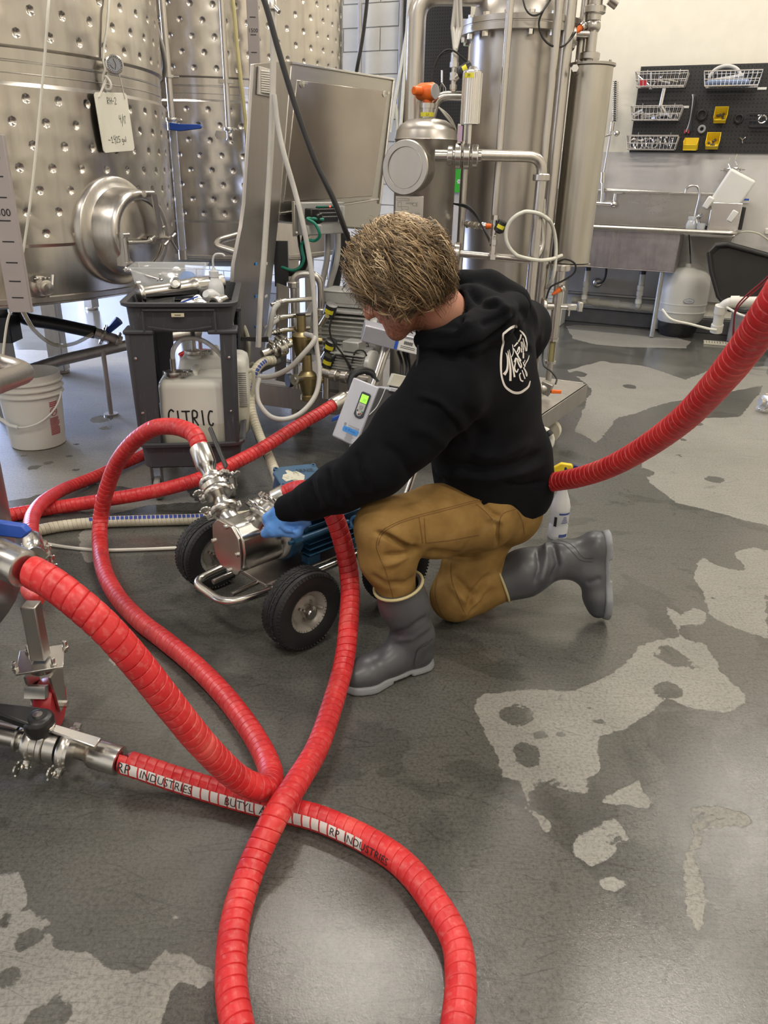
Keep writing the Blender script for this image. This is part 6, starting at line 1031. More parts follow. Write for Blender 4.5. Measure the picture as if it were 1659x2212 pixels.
single('blue_clamp_handle', MB().prism([(-.03, -.008), (.02, -.010), (.03, .010), (-.02, .008)], -.006, .006, P(728, 902, 3.3), (nrm(V(.8, .2, .3)), nrm(V(-.3, 0, .9)), V(0, -1, 0))), MBL, 'small blue lever handle on the floor left of the drive unit', 'lever', bevel=.003)
# ================================================================ the kneeling man: bodies and clothes as smooth implicit surfaces
class SDF:
    def __init__(s, axes): s.ax = [np.asarray(a, np.float32) for a in axes]; s.f = np.full([len(a) for a in s.ax], .2, np.float32)
    def _sub(s, lo, hi):
        sl = []
        for k in range(3): a, b = np.searchsorted(s.ax[k], [lo[k], hi[k]]); sl.append(slice(max(0, a-1), min(len(s.ax[k]), b+1)))
        return tuple(sl)
    def cap(s, a, b, r0, r1=None, k=.02, flat=None, ff=1., op='add', mar=.05):
        a = np.asarray(a, float); b = np.asarray(b, float); r1 = r0 if r1 is None else r1; R_ = max(r0, r1)+mar+k
        sl = s._sub(np.minimum(a, b)-R_, np.maximum(a, b)+R_)
        if any(x.stop-x.start < 2 for x in sl): return s
        X, Y, Z_ = np.meshgrid(s.ax[0][sl[0]], s.ax[1][sl[1]], s.ax[2][sl[2]], indexing='ij', sparse=True)
        ab = b-a; L2 = float(ab@ab)+1e-12; px, py, pz = X-a[0], Y-a[1], Z_-a[2]
        t = np.clip((px*ab[0]+py*ab[1]+pz*ab[2])/L2, 0, 1); qx, qy, qz = px-t*ab[0], py-t*ab[1], pz-t*ab[2]
        if flat is not None:
            n = nrm(flat); d = (qx*n[0]+qy*n[1]+qz*n[2])*(ff-1); qx = qx+n[0]*d; qy = qy+n[1]*d; qz = qz+n[2]*d
        d = np.sqrt(qx*qx+qy*qy+qz*qz)-(r0+(r1-r0)*t)
        if flat is not None and ff > 1: d = d/math.sqrt(ff)
        g = s.f[sl]
        if op == 'add': h = np.clip(.5+.5*(g-d)/k, 0, 1); s.f[sl] = g*(1-h)+d*h-k*h*(1-h)
        else: h = np.clip(.5-.5*(g+d)/k, 0, 1); s.f[sl] = g*(1-h)-d*h+k*h*(1-h)
        return s
    def chain(s, pts, rs, k=.02, **kw):
        for a, b, r0, r1 in zip(pts, pts[1:], rs, rs[1:]): s.cap(a, b, r0, r1, k, **kw)
        return s
    def cut(s, p, n, k=.004):                                       # keep the side n points away from
        n = nrm(n); X, Y, Z_ = np.meshgrid(*s.ax, indexing='ij', sparse=True); d = (X-p[0])*n[0]+(Y-p[1])*n[1]+(Z_-p[2])*n[2]; s.f = np.maximum(s.f, d.astype(np.float32)); return s
    def mesh(s):
        f = s.f; ins = f < 0; nx, ny, nz = f.shape; c = [a for a in s.ax]
        S = np.zeros((nx-1, ny-1, nz-1, 3), np.float32); N = np.zeros((nx-1, ny-1, nz-1), np.float32)
        for ax in range(3):
            o = [0, 1, 2]; o.remove(ax)
            lo = [slice(None)]*3; hi = [slice(None)]*3; lo[ax] = slice(0, -1); hi[ax] = slice(1, None)
            fa, fb = f[tuple(lo)], f[tuple(hi)]; cr = (fa < 0) != (fb < 0); idx = np.argwhere(cr); va = fa[cr]; vb = fb[cr]; t = va/(va-vb)
            pos = np.stack([c[k][idx[:, k]] for k in range(3)], 1).astype(np.float32); pos[:, ax] += t*(c[ax][idx[:, ax]+1]-c[ax][idx[:, ax]])
            for i in (0, 1):
                for j in (0, 1):
                    q = idx.copy(); q[:, o[0]] -= i; q[:, o[1]] -= j; ok = (q >= 0).all(1) & (q[:, 0] < nx-1) & (q[:, 1] < ny-1) & (q[:, 2] < nz-1)
                    np.add.at(S, tuple(q[ok].T), pos[ok]); np.add.at(N, tuple(q[ok].T), 1)
        act = N > 0; vid = np.full(N.shape, -1); vid[act] = np.arange(act.sum()); V_ = S[act]/N[act][:, None]; F_ = []
        for ax in range(3):
            o = [(ax+1) % 3, (ax+2) % 3]; lo = [slice(None)]*3; hi = [slice(None)]*3; lo[ax] = slice(0, -1); hi[ax] = slice(1, None)
            fa, fb = f[tuple(lo)], f[tuple(hi)]; cr = (fa < 0) != (fb < 0); idx = np.argwhere(cr); neg = fa[cr] < 0
            ok = (idx[:, o[0]] > 0) & (idx[:, o[1]] > 0) & (idx[:, o[0]] < f.shape[o[0]]-1) & (idx[:, o[1]] < f.shape[o[1]]-1); idx = idx[ok]; neg = neg[ok]
            qs = []
            for i, j in ((1, 1), (0, 1), (0, 0), (1, 0)): q = idx.copy(); q[:, o[0]] -= i; q[:, o[1]] -= j; qs.append(vid[tuple(q.T)])
            Q = np.stack(qs, 1); Q[~neg] = Q[~neg][:, ::-1]; F_.append(Q)
        return V_, np.concatenate(F_)
def relax(v, f, it=2, lam=.5):
    e = np.concatenate([f[:, [0, 1]], f[:, [1, 2]], f[:, [2, 3]], f[:, [3, 0]]]); e = np.concatenate([e, e[:, ::-1]])
    for _ in range(it):
        s_ = np.zeros_like(v); n = np.zeros(len(v)); np.add.at(s_, e[:, 0], v[e[:, 1]]); np.add.at(n, e[:, 0], 1); v = v*(1-lam)+lam*s_/np.maximum(n, 1)[:, None]
    return v
def vnormals(v, f):
    n = np.cross(v[f[:, 2]]-v[f[:, 0]], v[f[:, 3]]-v[f[:, 1]]); o = np.zeros_like(v)
    for k in range(4): np.add.at(o, f[:, k], n)
    return o/(np.linalg.norm(o, axis=1)[:, None]+1e-12)
def proj(v):
    d = v-_C; z = d@_F; return np.stack([829.5+FPX*(d@_R)/z, 1106-FPX*(d@_U)/z], 1)
FK = 2.0
def folds(v, f, lst, noise=0., nsc=9., seed=0):                     # cloth folds: ridges (+) and creases (-), laid along the surface that was seen in the photo
    n = vnormals(v, f); uv = proj(v); front = np.clip(-(n*((v-_C)/np.linalg.norm(v-_C, axis=1)[:, None])).sum(1)*3, 0, 1); d = np.zeros(len(v))
    for pl, wd, amp in lst:
        best = np.full(len(v), 1e9); tt = np.zeros(len(v)); p = np.array(pl, float); m = len(p)-1
        for i, (a, b) in enumerate(zip(p, p[1:])):
            e = b-a; t = np.clip(((uv-a)@e)/(e@e), 0, 1); q = uv-a-t[:, None]*e; dd = np.hypot(q[:, 0], q[:, 1]); m_ = dd < best; best[m_] = dd[m_]; tt[m_] = (i+t[m_])/m
        d += amp*FK*np.exp(-(best/wd)**2)*front*np.clip(np.sin(np.pi*np.clip(tt*.94+.03, 0, 1))*1.8, 0, 1)
    if noise:
        r = np.random.default_rng(seed)
        for _ in range(7): k = r.normal(size=3); k = k/np.linalg.norm(k)*nsc*r.uniform(.6, 2.4); d += noise/3*np.sin(v@k+r.uniform(0, 6))*np.sin(v@np.roll(k, 1)*.6+r.uniform(0, 6))
    return v+n*d[:, None]
def grid(lo, hi, h): return [np.arange(lo[k], hi[k]+h, h) for k in range(3)]
def sdfpart(name, sd, mat, parent, rel=2, fl=None, noise=0., nsc=9., label=None, ret=False):
    v, f = sd.mesh(); v = relax(v.astype(float), f, rel)
    if fl or noise: v = folds(v, f, fl or [], noise, nsc, seed=len(name)); v = relax(v, f, 1, .3)
    mb = MB(); mb.v = v.tolist(); mb.f = f.tolist(); o = part(name, mb, mat, parent, label=label, smooth=0)
    o.data.polygons.foreach_set('use_smooth', [True]*len(f)); return (o, v, f) if ret else o
# ---- joints
HC = P(857, 597, 1.90); fwd = nrm(-_R*.80-_U*.60+_F*.22); hup = nrm(-_R*.58+_U*.80); hup = nrm(hup-fwd*(hup@fwd)); hsd = nrm(np.cross(fwd, hup))
def HD(f_, u_, s_=0.): return HC+fwd*f_+hup*u_+hsd*s_
NB = P(972, 712, 1.97); Wp = P(626, 1100, 1.905); LS = P(965, 842, 1.85); LE = P(815, 1006, 1.80); RS = P(1082, 700, 2.17); RE = P(1128, 712, 2.34); RH = P(1010, 950, 2.40)
S0, S1, S2, S3, S4 = P(1053, 1040, 2.11), P(1050, 960, 2.09), P(1043, 870, 2.06), P(1030, 785, 2.02), P(1006, 722, 1.98)
LH, LK, LA = P(1040, 1112, 2.02), P(828, 1140, 1.81), P(886, 1372, 1.80); RHp, RK, RA = P(1062, 1120, 2.17), P(985, 1288, 2.08), P(1228, 1205, 2.14)
FW = nrm(V(-.86, .50, 0)); LT = nrm(V(.50, .86, .05))
MSK = NT('skin'); sp1 = MSK.noise(60, 4); MSK.set(base=MSK.mix(MSK.ramp(MSK.noise(7, 3), [(.4, (0, 0, 0)), (.65, (1, 1, 1))]), (.56, .29, .20), (.60, .24, .17)), rough=.5, sss=.08, normal=MSK.bump(sp1, .12, .001)); MSK = MSK.m
xs_ = np.concatenate([np.arange(-.40, -.20, .005), np.arange(-.20, -.10, .010), np.arange(-.10, .13, .0032), np.arange(.13, .86, .011)]);
ys_ = np.concatenate([np.arange(1.62, 1.76, .010), np.arange(1.76, 2.06, .0034), np.arange(2.06, 2.52, .011)]); zs_ = np.concatenate([np.arange(-.0, .36, .011), np.arange(.36, .52, .006), np.arange(.52, .93, .011), np.arange(.93, 1.26, .0032)])
bd = SDF((xs_, ys_, zs_))
bd.cap(HD(-.012, .030), HD(-.025, .025), .088, k=.02, flat=hsd, ff=1.18); bd.cap(HD(.02, .035), HD(.03, -.02), .070, .062, k=.03, flat=hsd, ff=1.12)     # skull, face block
bd.chain([HD(.0, -.055, .045), HD(.045, -.088, .030), HD(.075, -.100, 0)], [.034, .028, .022], k=.018); bd.chain([HD(.0, -.055, -.045), HD(.045, -.088, -.030), HD(.075, -.100, 0)], [.034, .028, .022], k=.018); bd.cap(HD(.04, -.06), HD(.05, -.075), .050, .04, k=.02)
bd.cap(HD(.064, -.048), HD(.060, -.080), .030, .027, k=.02); bd.cap(HD(.078, -.104), HD(.080, -.100), .017, k=.012); bd.cap(HD(.086, .020), HD(.108, -.028), .010, .0125, k=.008); bd.cap(HD(.098, -.032, .010), HD(.098, -.032, -.010), .0085, k=.006)   # chin, nose bridge, nostrils
bd.cap(HD(.084, .028, .03), HD(.084, .028, -.03), .011, k=.012); bd.cap(HD(.070, -.012, .035), HD(.06, -.02, .05), .018, .014, k=.015); bd.cap(HD(.070, -.012, -.035), HD(.06, -.02, -.05), .018, .014, k=.015)
bd.cap(HD(.090, -.060, .014), HD(.090, -.060, -.014), .0078, k=.004); bd.cap(HD(.087, -.076, .012), HD(.087, -.076, -.012), .0085, k=.004); bd.cap(HD(.098, -.068, .018), HD(.098, -.068, -.018), .0022, k=.004, op='sub')
for s_ in (-1, 1): bd.cap(HD(.080, .010, s_*.032), HD(.079, .010, s_*.032), .013, k=.006, op='sub'); bd.cap(HD(.072, .010, s_*.031), HD(.072, .0101, s_*.031), .0125, k=.003); bd.cap(HD(-.008, .002, s_*.078), HD(-.004, -.032, s_*.074), .016, .011, k=.006, flat=hsd, ff=2.2)
nk0 = HD(-.035, -.055); bd.chain([nk0, (nk0+NB)/2+V(0, 0, .0), NB], [.058, .058, .068], k=.03)
bd.chain([NB, S3, S2, S1, S0], [.07, .12, .125, .12, .12], k=.05, flat=FW, ff=1.3); bd.chain([S3+LT*-.05, LS], [.08, .05], k=.04); bd.chain([S3+LT*.05, RS], [.08, .05], k=.04)
bd.chain([LS, LE, Wp], [.048, .038, .027], k=.02); bd.chain([RS, RE, RH], [.048, .038, .027], k=.02)
bd.chain([S0, LH, LK, LA], [.11, .070, .045, .030], k=.03); bd.chain([S0, RHp, RK, RA], [.11, .070, .042, .030], k=.03)
# left hand inside the glove: palm, four curled fingers, thumb
Kn = [P(594+i*1.5, 1108+i*5.5, 1.90+i*.013) for i in range(4)]; pd_ = nrm(Kn[3]-Kn[0])
def hand(sd, g, kk=.006):
    sd.cap(Wp+V(.02, 0, 0), Wp, .028+g, .028+g, k=.015); 
    for i, kn in enumerate(Kn): sd.cap(Wp+pd_*(-.018+.012*i), kn, .0165+g, .0125+g, k=.012)
    for i, kn in enumerate(Kn):
        m1 = kn+V(-.024, .012, -.020); m2 = m1+V(-.006+.003*i, .016, -.020); m3 = m2+V(.010, .008, -.014); sd.chain([kn, m1, m2, m3], [.0115+g, .0100+g, .009+g, .008+g], k=kk)
    th0 = Wp+V(.0, -.018, -.015); th1 = P(592, 1146, 1.885); th2 = P(573, 1152, 1.90); sd.chain([th0, th1, th2], [.018+g, .0135+g, .0105+g], k=.010)
hand(bd, -.002)
# right hand
for i in range(4): a = RH+V(-.01, 0, -.03)+LT*(-.03+.02*i); bd.chain([RH, a, a+V(-.02, 0, -.03), a+V(-.015, 0, -.05)], [.022, .012, .009, .008], k=.008)
bd.chain([RH, RH+V(-.035, -.01, -.02), RH+V(-.05, -.01, -.05)], [.02, .012, .009], k=.008)
# feet
LHe, LTo = G(922, 1430), G(752, 1490); RHe, RTo = P(1272, 1172, 2.17), P(1272, 1326, 2.10)
bd.chain([LA, LHe+V(-.02, -.01, .045), LTo+V(.03, .01, .03)], [.036, .034, .026], k=.02); bd.chain([RA, P(1262, 1190, 2.16), P(1282, 1300, 2.10)], [.030, .026, .020], k=.02)
v, f = bd.mesh(); v = relax(v.astype(float), f, 2); mb = MB(); mb.v = v.tolist(); mb.f = f.tolist()
pe = single('person', mb, MSK, 'curly-haired man in black hoodie, tan trousers and grey rubber boots kneeling at the pump', 'person', smooth=0); pe.data.polygons.foreach_set('use_smooth', [True]*len(f))
# beard stubble and lips are colour on the skin
ca = pe.data.attributes.new('beard', 'FLOAT', 'POINT'); hv = (v-HC); a_, b_, c_ = hv@fwd, hv@hup, np.abs(hv@hsd)
bm_ = np.clip((-.040-b_)/.02, 0, 1)*np.clip((a_+.01)/.03, 0, 1)*np.clip((.17-np.linalg.norm(hv, axis=1))/.01, 0, 1); lips = np.exp(-((b_+.068)/.010)**2)*np.clip((a_-.082)/.006, 0, 1)*np.clip((.024-c_)/.006, 0, 1); ca.data.foreach_set('value', (bm_*.8*(1-lips)).astype(np.float32))
la = pe.data.attributes.new('lips', 'FLOAT', 'POINT'); la.data.foreach_set('value', lips.astype(np.float32))
t = MSK.node_tree; bs = t.nodes['Principled BSDF']; lk = bs.inputs['Base Color'].links[0].from_socket
def mixin(attr, col, src, k=1., nz=None):
    at_ = t.nodes.new('ShaderNodeAttribute'); at_.attribute_name = attr; mx = t.nodes.new('ShaderNodeMix'); mx.data_type = 'RGBA'; fac = at_.outputs['Fac']
    if nz: nn = t.nodes.new('ShaderNodeTexNoise'); nn.inputs['Scale'].default_value = nz; mm = t.nodes.new('ShaderNodeMath'); mm.operation = 'MULTIPLY'; t.links.new(nn.outputs['Fac'], mm.inputs[0]); t.links.new(fac, mm.inputs[1]); m3 = t.nodes.new('ShaderNodeMath'); m3.operation = 'MULTIPLY'; m3.inputs[1].default_value = 1.6; t.links.new(mm.outputs[0], m3.inputs[0]); fac = m3.outputs[0]
    t.links.new(fac, mx.inputs[0]); t.links.new(src, mx.inputs[6]); mx.inputs[7].default_value = (*col, 1); return mx.outputs[2]
o_ = mixin('beard', (.13, .06, .03), lk, nz=160); o_ = mixin('lips', (.50, .16, .14), o_); t.links.new(o_, bs.inputs['Base Color'])
WLOC['person'] = WLOC[pe.name]
MEY = plain('eye_white', (.7, .68, .65), .2, var=.02)
for s_ in (-1, 1): part('eye', MB().sphere(HD(.0775, .010, s_*.031), .0105, 14, 10), MEY, pe)
# ---- hoodie
MHD = NT('black_fleece'); MHD.set(base=MHD.ramp(MHD.noise(14, 4), [(.3, (.0038, .0043, .0058)), (.7, (.0070, .0076, .0098))]), rough=.9, spec=.12, sheen=.012, normal=MHD.bump(MHD.noise(420, 3), .25, .0008)); MHD = MHD.m
hs = SDF(grid((-.36, 1.62, .38), (.62, 2.52, 1.16), .0062))
hs.cap(S0+V(0, 0, -.03), S0, .168, .177, k=.02, flat=FW, ff=1.30); hs.cap(P(1108, 1060, 2.13), P(1100, 985, 2.12), .122, .13, k=.03); hs.chain([S0+V(0, 0, .02), S1, S2, S3, S4], [.185, .192, .196, .180, .13], k=.04, flat=FW, ff=1.42)
hs.chain([S3+LT*-.04, LS+V(0, 0, .0)], [.13, .098], k=.05); hs.chain([LS, (LS+LE)/2+V(0, 0, -.006), LE, P(735, 1050, 1.83), P(672, 1084, 1.865)], [.100, .090, .078, .064, .054], k=.03); hs.cap(P(672, 1084, 1.865), P(622, 1100, 1.90), .048, .040, k=.012)
hs.chain([S3+LT*.06+V(0, 0, .01), RS, RE], [.12, .092, .082], k=.04); hs.chain([RE, RH+V(.06, 0, .15), RH], [.08, .062, .045], k=.03)
hs.chain([P(916, 735, 1.87), P(955, 742, 1.84), P(1010, 722, 1.83), P(1062, 694, 1.89), P(1104, 668, 2.0)], [.028, .040, .052, .056, .044], k=.012)
hs.chain([P(914, 716, 1.93), P(938, 702, 2.03), P(965, 655, 2.10), P(1000, 625, 2.10), P(1050, 630, 2.07), P(1105, 655, 2.08)], [.022, .03, .040, .052, .058, .050], k=.012)
hs.chain([P(985, 660, 1.97), P(1020, 655, 1.97), P(1055, 665, 1.98)], [.030, .045, .045], k=.010)
hs.cap(nk0, NB+(NB-nk0)*-.05, .064, .066, k=.012, op='sub')
hs.cut(P(613, 1106, 1.905), P(613, 1106, 1.905)-P(672, 1084, 1.865))
HF = [([(905, 862), (950, 880), (990, 925), (1005, 960)], 5, -.005), ([(900, 852), (945, 866), (985, 905)], 9, .004),
 ([(985, 600), (1000, 640), (990, 690), (975, 720)], 9, -.010), ([(1008, 612), (1040, 650), (1090, 660)], 8, -.008), ([(915, 760), (980, 770), (1050, 745), (1100, 705), (1125, 670)], 6, -.012), ([(935, 722), (985, 715), (1020, 690)], 8, .006), ([(1060, 640), (1095, 668), (1105, 700)], 8, .006), ([(1040, 700), (1075, 690), (1110, 672)], 7, -.006),
 ([(705, 1010), (712, 1050), (735, 1090)], 6, -.007), ([(725, 1000), (735, 1045), (760, 1085)], 8, .005), ([(668, 1035), (672, 1065), (690, 1100)], 6, -.006), ([(690, 1020), (696, 1060), (715, 1098)], 7, .004), ([(650, 1055), (655, 1085), (668, 1108)], 5, .003), ([(770, 975), (775, 1020), (800, 1065)], 9, -.005),
 ([(820, 960), (860, 985), (900, 1040)], 12, -.004), ([(880, 920), (930, 935), (985, 990)], 14, .004), ([(1000, 870), (1040, 940), (1010, 1010)], 16, -.006), ([(960, 1000), (1040, 1015), (1120, 1000), (1175, 975)], 9, -.007), ([(940, 1020), (1050, 1032), (1130, 1020), (1180, 1000)], 9, .006), ([(1010, 985), (1080, 985), (1150, 950)], 10, .005),
 ([(930, 1005), (940, 1030), (960, 1042)], 6, -.006), ([(1125, 660), (1140, 700), (1150, 745)], 6, -.005), ([(1140, 650), (1158, 690), (1165, 740)], 6, .004), ([(1105, 650), (1120, 690), (1125, 720)], 6, .004), ([(1110, 700), (1135, 740), (1150, 765)], 6, -.010), ([(1080, 1040), (1130, 1048), (1180, 1040)], 4, -.005)]
pe_h, hv_, hf_ = sdfpart('hoodie', hs, MHD, pe, 2, HF, .005, 13, label='black hooded sweatshirt', ret=True)
from mathutils.bvhtree import BVHTree
bvh = BVHTree.FromPolygons([tuple(q) for q in hv_], [tuple(q) for q in hf_])
def decal(polys, bv, mat, name, parent, off=.0016, sub=3):
    mb = MB()
    for pl, wd in polys:                                            # pl in photo pixels of the printed line, wd its width there (one number or one per point)
        p = np.array([q[:2] for q in spline([(a, b, 0) for a, b in pl], 5)]) if len(pl) > 2 else np.linspace(pl[0], pl[-1], 6); n = len(p)
        w_ = np.interp(np.linspace(0, 1, n), np.linspace(0, 1, len(wd)), wd) if hasattr(wd, '__len__') else np.full(n, wd); row = []
        for i in range(n):
            t_ = p[min(i+1, n-1)]-p[max(i-1, 0)]; t_ = t_/(np.hypot(*t_)+1e-9); nn = np.array([-t_[1], t_[0]]); r_ = []
            for s_ in np.linspace(-.5, .5, sub+1):
                x, y = p[i]+nn*w_[i]*s_; d_ = nrm(ray(x, y)); hit, no, _, _ = bv.ray_cast(Vector(_C), Vector(d_)); r_.append(None if hit is None else np.array(hit)-d_*off)
            row.append(r_)
        for a, b in zip(row, row[1:]):
            for k in range(sub):
                q = [a[k], a[k+1], b[k+1], b[k]]
                if all(z is not None for z in q) and max(np.linalg.norm(q[0]-q[2]), np.linalg.norm(q[1]-q[3])) < .05: mb.add(q, [(0, 1, 2, 3)])
    return part(name, mb, mat, parent)
def lg(pts): return [(1060+x/11.06, 680+y/11.06) for x, y in pts]
DL = [(lg([(640, 285), (560, 280), (460, 330), (340, 425), (300, 470), (295, 590), (305, 670), (265, 850), (245, 1100), (250, 1380), (285, 1560), (340, 1700), (430, 1790), (560, 1860), (700, 1860), (820, 1790), (905, 1710), (945, 1580)]), [6, 6, 5, 5, 4, 4, 4.5, 4.5, 4.5, 4, 4, 4.5, 5, 5.5, 5.5, 5, 4, 2]), (lg([(690, 370), (760, 430), (830, 530), (850, 620), (868, 700), (862, 860)]), [2, 4, 3, 3, 2.5, 2]), (lg([(920, 970), (890, 1070), (840, 1160), (800, 1260)]), [1, 2, 2, 1.5]),
 (lg([(360, 905), (395, 1000), (405, 1180), (385, 1330), (320, 1430)]), [1, 3, 3.5, 5, 7]), (lg([(410, 860), (440, 1050), (470, 1300), (470, 1580)]), [1.5, 3.5, 4.5, 5]), (lg([(440, 830), (490, 1050), (540, 1300), (570, 1490)]), [1, 2.5, 3.5, 4]), (lg([(520, 710), (540, 900), (500, 1010)]), [1.5, 2, 1.5]),
 (lg([(560, 1130), (600, 1030), (590, 1150), (570, 1280), (620, 1370), (660, 1290)]), [2, 2.5, 2.5, 3, 3, 2]), (lg([(620, 1030), (660, 1150), (720, 1260), (730, 1180), (640, 1040)]), [2, 3, 3.5, 2, 1.5]), (lg([(730, 470), (690, 600), (560, 760)]), [3.5, 3.5, 2.5]), (lg([(545, 800), (620, 930), (720, 1110)]), [1.5, 3, 3]), (lg([(630, 890), (680, 770), (690, 870), (640, 970), (720, 1080)]), [2.5, 3, 2, 3, 2]),
 (lg([(720, 640), (740, 760), (735, 900)]), [2, 2.5, 2]), (lg([(745, 640), (780, 760), (780, 1040)]), [2, 3, 3]), (lg([(770, 560), (800, 680), (850, 870)]), [2, 2.5, 3]), (lg([(720, 1390), (690, 1440), (720, 1560), (780, 1590)]), [2.5, 2.5, 3, 3]), (lg([(750, 1320), (790, 1440), (820, 1530)]), [2, 2.5, 2.5]), (lg([(780, 1260), (830, 1360), (860, 1470), (865, 1390), (800, 1270)]), [1.5, 2, 2, 1.5, 1.5]), (lg([(775, 1130), (800, 1200), (830, 1230)]), [2, 2, 1.5]), (lg([(800, 1140), (820, 1080)]), 1.5)]
decal(DL, bvh, plain('print_white', (.74, .72, .68), .6, var=.03), 'back_print', pe_h)
MCR2 = plain('drawstring', (.012, .012, .014), .7); part('drawstring', MB().tube([P(903, 745, 1.84), P(902, 775, 1.83), P(899, 800, 1.83)], .003, 6), MCR2, pe_h)
# ---- trousers
MTN = NT('tan_canvas'); cz = MTN.noise(16, 5); MTN.set(base=MTN.ramp(cz, [(.28, (.20, .115, .034)), (.55, (.27, .160, .050)), (.8, (.34, .215, .080))]), rough=.8, spec=.2, normal=MTN.bump(MTN.noise(500, 2), .25, .0008)); MTN = MTN.m
tr_ = SDF(grid((-.14, 1.62, .0), (.62, 2.40, .60), .0062))
SE = P(1088, 1082, 2.11); tr_.cap(SE, P(1060, 1062, 2.11), .118, .100, k=.03, flat=FW, ff=1.1); tr_.cap(P(1104, 1112, 2.12), P(1094, 1105, 2.16), .094, k=.04)
tr_.chain([LH, (LH+LK)/2+V(0, 0, -.002), LK+V(.02, 0, .003)], [.108, .098, .083], k=.03); tr_.chain([LK+V(.0, 0, -.004), P(838, 1205, 1.80), P(857, 1268, 1.80)], [.078, .073, .054], k=.03)
tr_.chain([RHp, P(1020, 1205, 2.13), RK], [.10, .086, .078], k=.03); tr_.chain([RK, P(1030, 1275, 2.10), P(1078, 1258, 2.12), P(1092, 1254, 2.12)], [.074, .070, .0585, .050], k=.03)
tr_.cut(V(0, 0, .004), V(0, 0, -1))
TF = [([(905, 1187), (880, 1180), (840, 1160), (810, 1150)], 5, -.010), ([(900, 1190), (865, 1200), (830, 1200)], 5, -.007), ([(895, 1178), (865, 1165), (835, 1140)], 7, .006), ([(885, 1195), (855, 1215), (825, 1222)], 6, .005), ([(1060, 1125), (1080, 1135), (1075, 1180)], 5, -.008), ([(1040, 1080), (1060, 1105), (1085, 1120)], 5, -.007), ([(1030, 1090), (1052, 1118), (1078, 1132)], 7, .006), ([(1095, 1070), (1120, 1090), (1135, 1098)], 5, -.005), ([(1120, 1085), (1145, 1098), (1160, 1095)], 6, .004),
 ([(925, 1195), (960, 1200), (1000, 1205), (1050, 1195)], 8, -.012), ([(1060, 1240), (1025, 1280), (1005, 1325)], 7, -.010), ([(980, 1245), (1010, 1275), (1030, 1285)], 6, -.006), ([(970, 1260), (1000, 1295), (1015, 1320)], 6, .005), ([(1045, 1290), (1020, 1310), (1000, 1335)], 5, .005), ([(1070, 1270), (1040, 1300), (1010, 1330)], 5, -.005), ([(800, 1240), (830, 1262), (880, 1262), (905, 1240)], 6, -.004), ([(935, 1050), (900, 1075), (860, 1090)], 10, -.003)]
tr_o, tv, tf = sdfpart('trousers', tr_, MTN, pe, 2, TF, .0028, 18, label='tan canvas work trousers', ret=True)
bvt = BVHTree.FromPolygons([tuple(q) for q in tv], [tuple(q) for q in tf]); MSE = plain('seam_thread', (.15, .075, .018), .9)
def tz(pts): return [(720+x/2.592, 1000+y/2.592) for x, y in pts]
SM = [tz([(870, 190), (700, 235), (450, 300), (330, 345), (265, 390), (240, 460), (255, 520), (290, 600), (320, 700), (335, 760)]), tz([(875, 200), (705, 245), (455, 310), (340, 352), (275, 398), (250, 462)]), tz([(480, 305), (495, 400), (500, 450)]), tz([(510, 310), (515, 400), (520, 452)]), tz([(520, 450), (650, 435), (815, 405)]), tz([(905, 120), (915, 180), (870, 195)]), tz([(1080, 190), (1075, 240), (1020, 260), (940, 300), (925, 460)]), tz([(665, 505), (660, 640), (700, 760), (740, 850)]), tz([(560, 560), (585, 600), (570, 720), (590, 820), (640, 890)]), tz([(800, 230), (860, 280), (900, 330)]), tz([(1030, 270), (1060, 330), (1070, 400)])]
decal([(q, 1.5) for q in SM], bvt, MSE, 'seam', tr_o, off=.0012, sub=1)
decal([(tz([(880, 115), (920, 112), (955, 108)]), 3)], bvt, plain('belt_grey', (.25, .24, .23), .6), 'belt', tr_o, off=.002, sub=1)
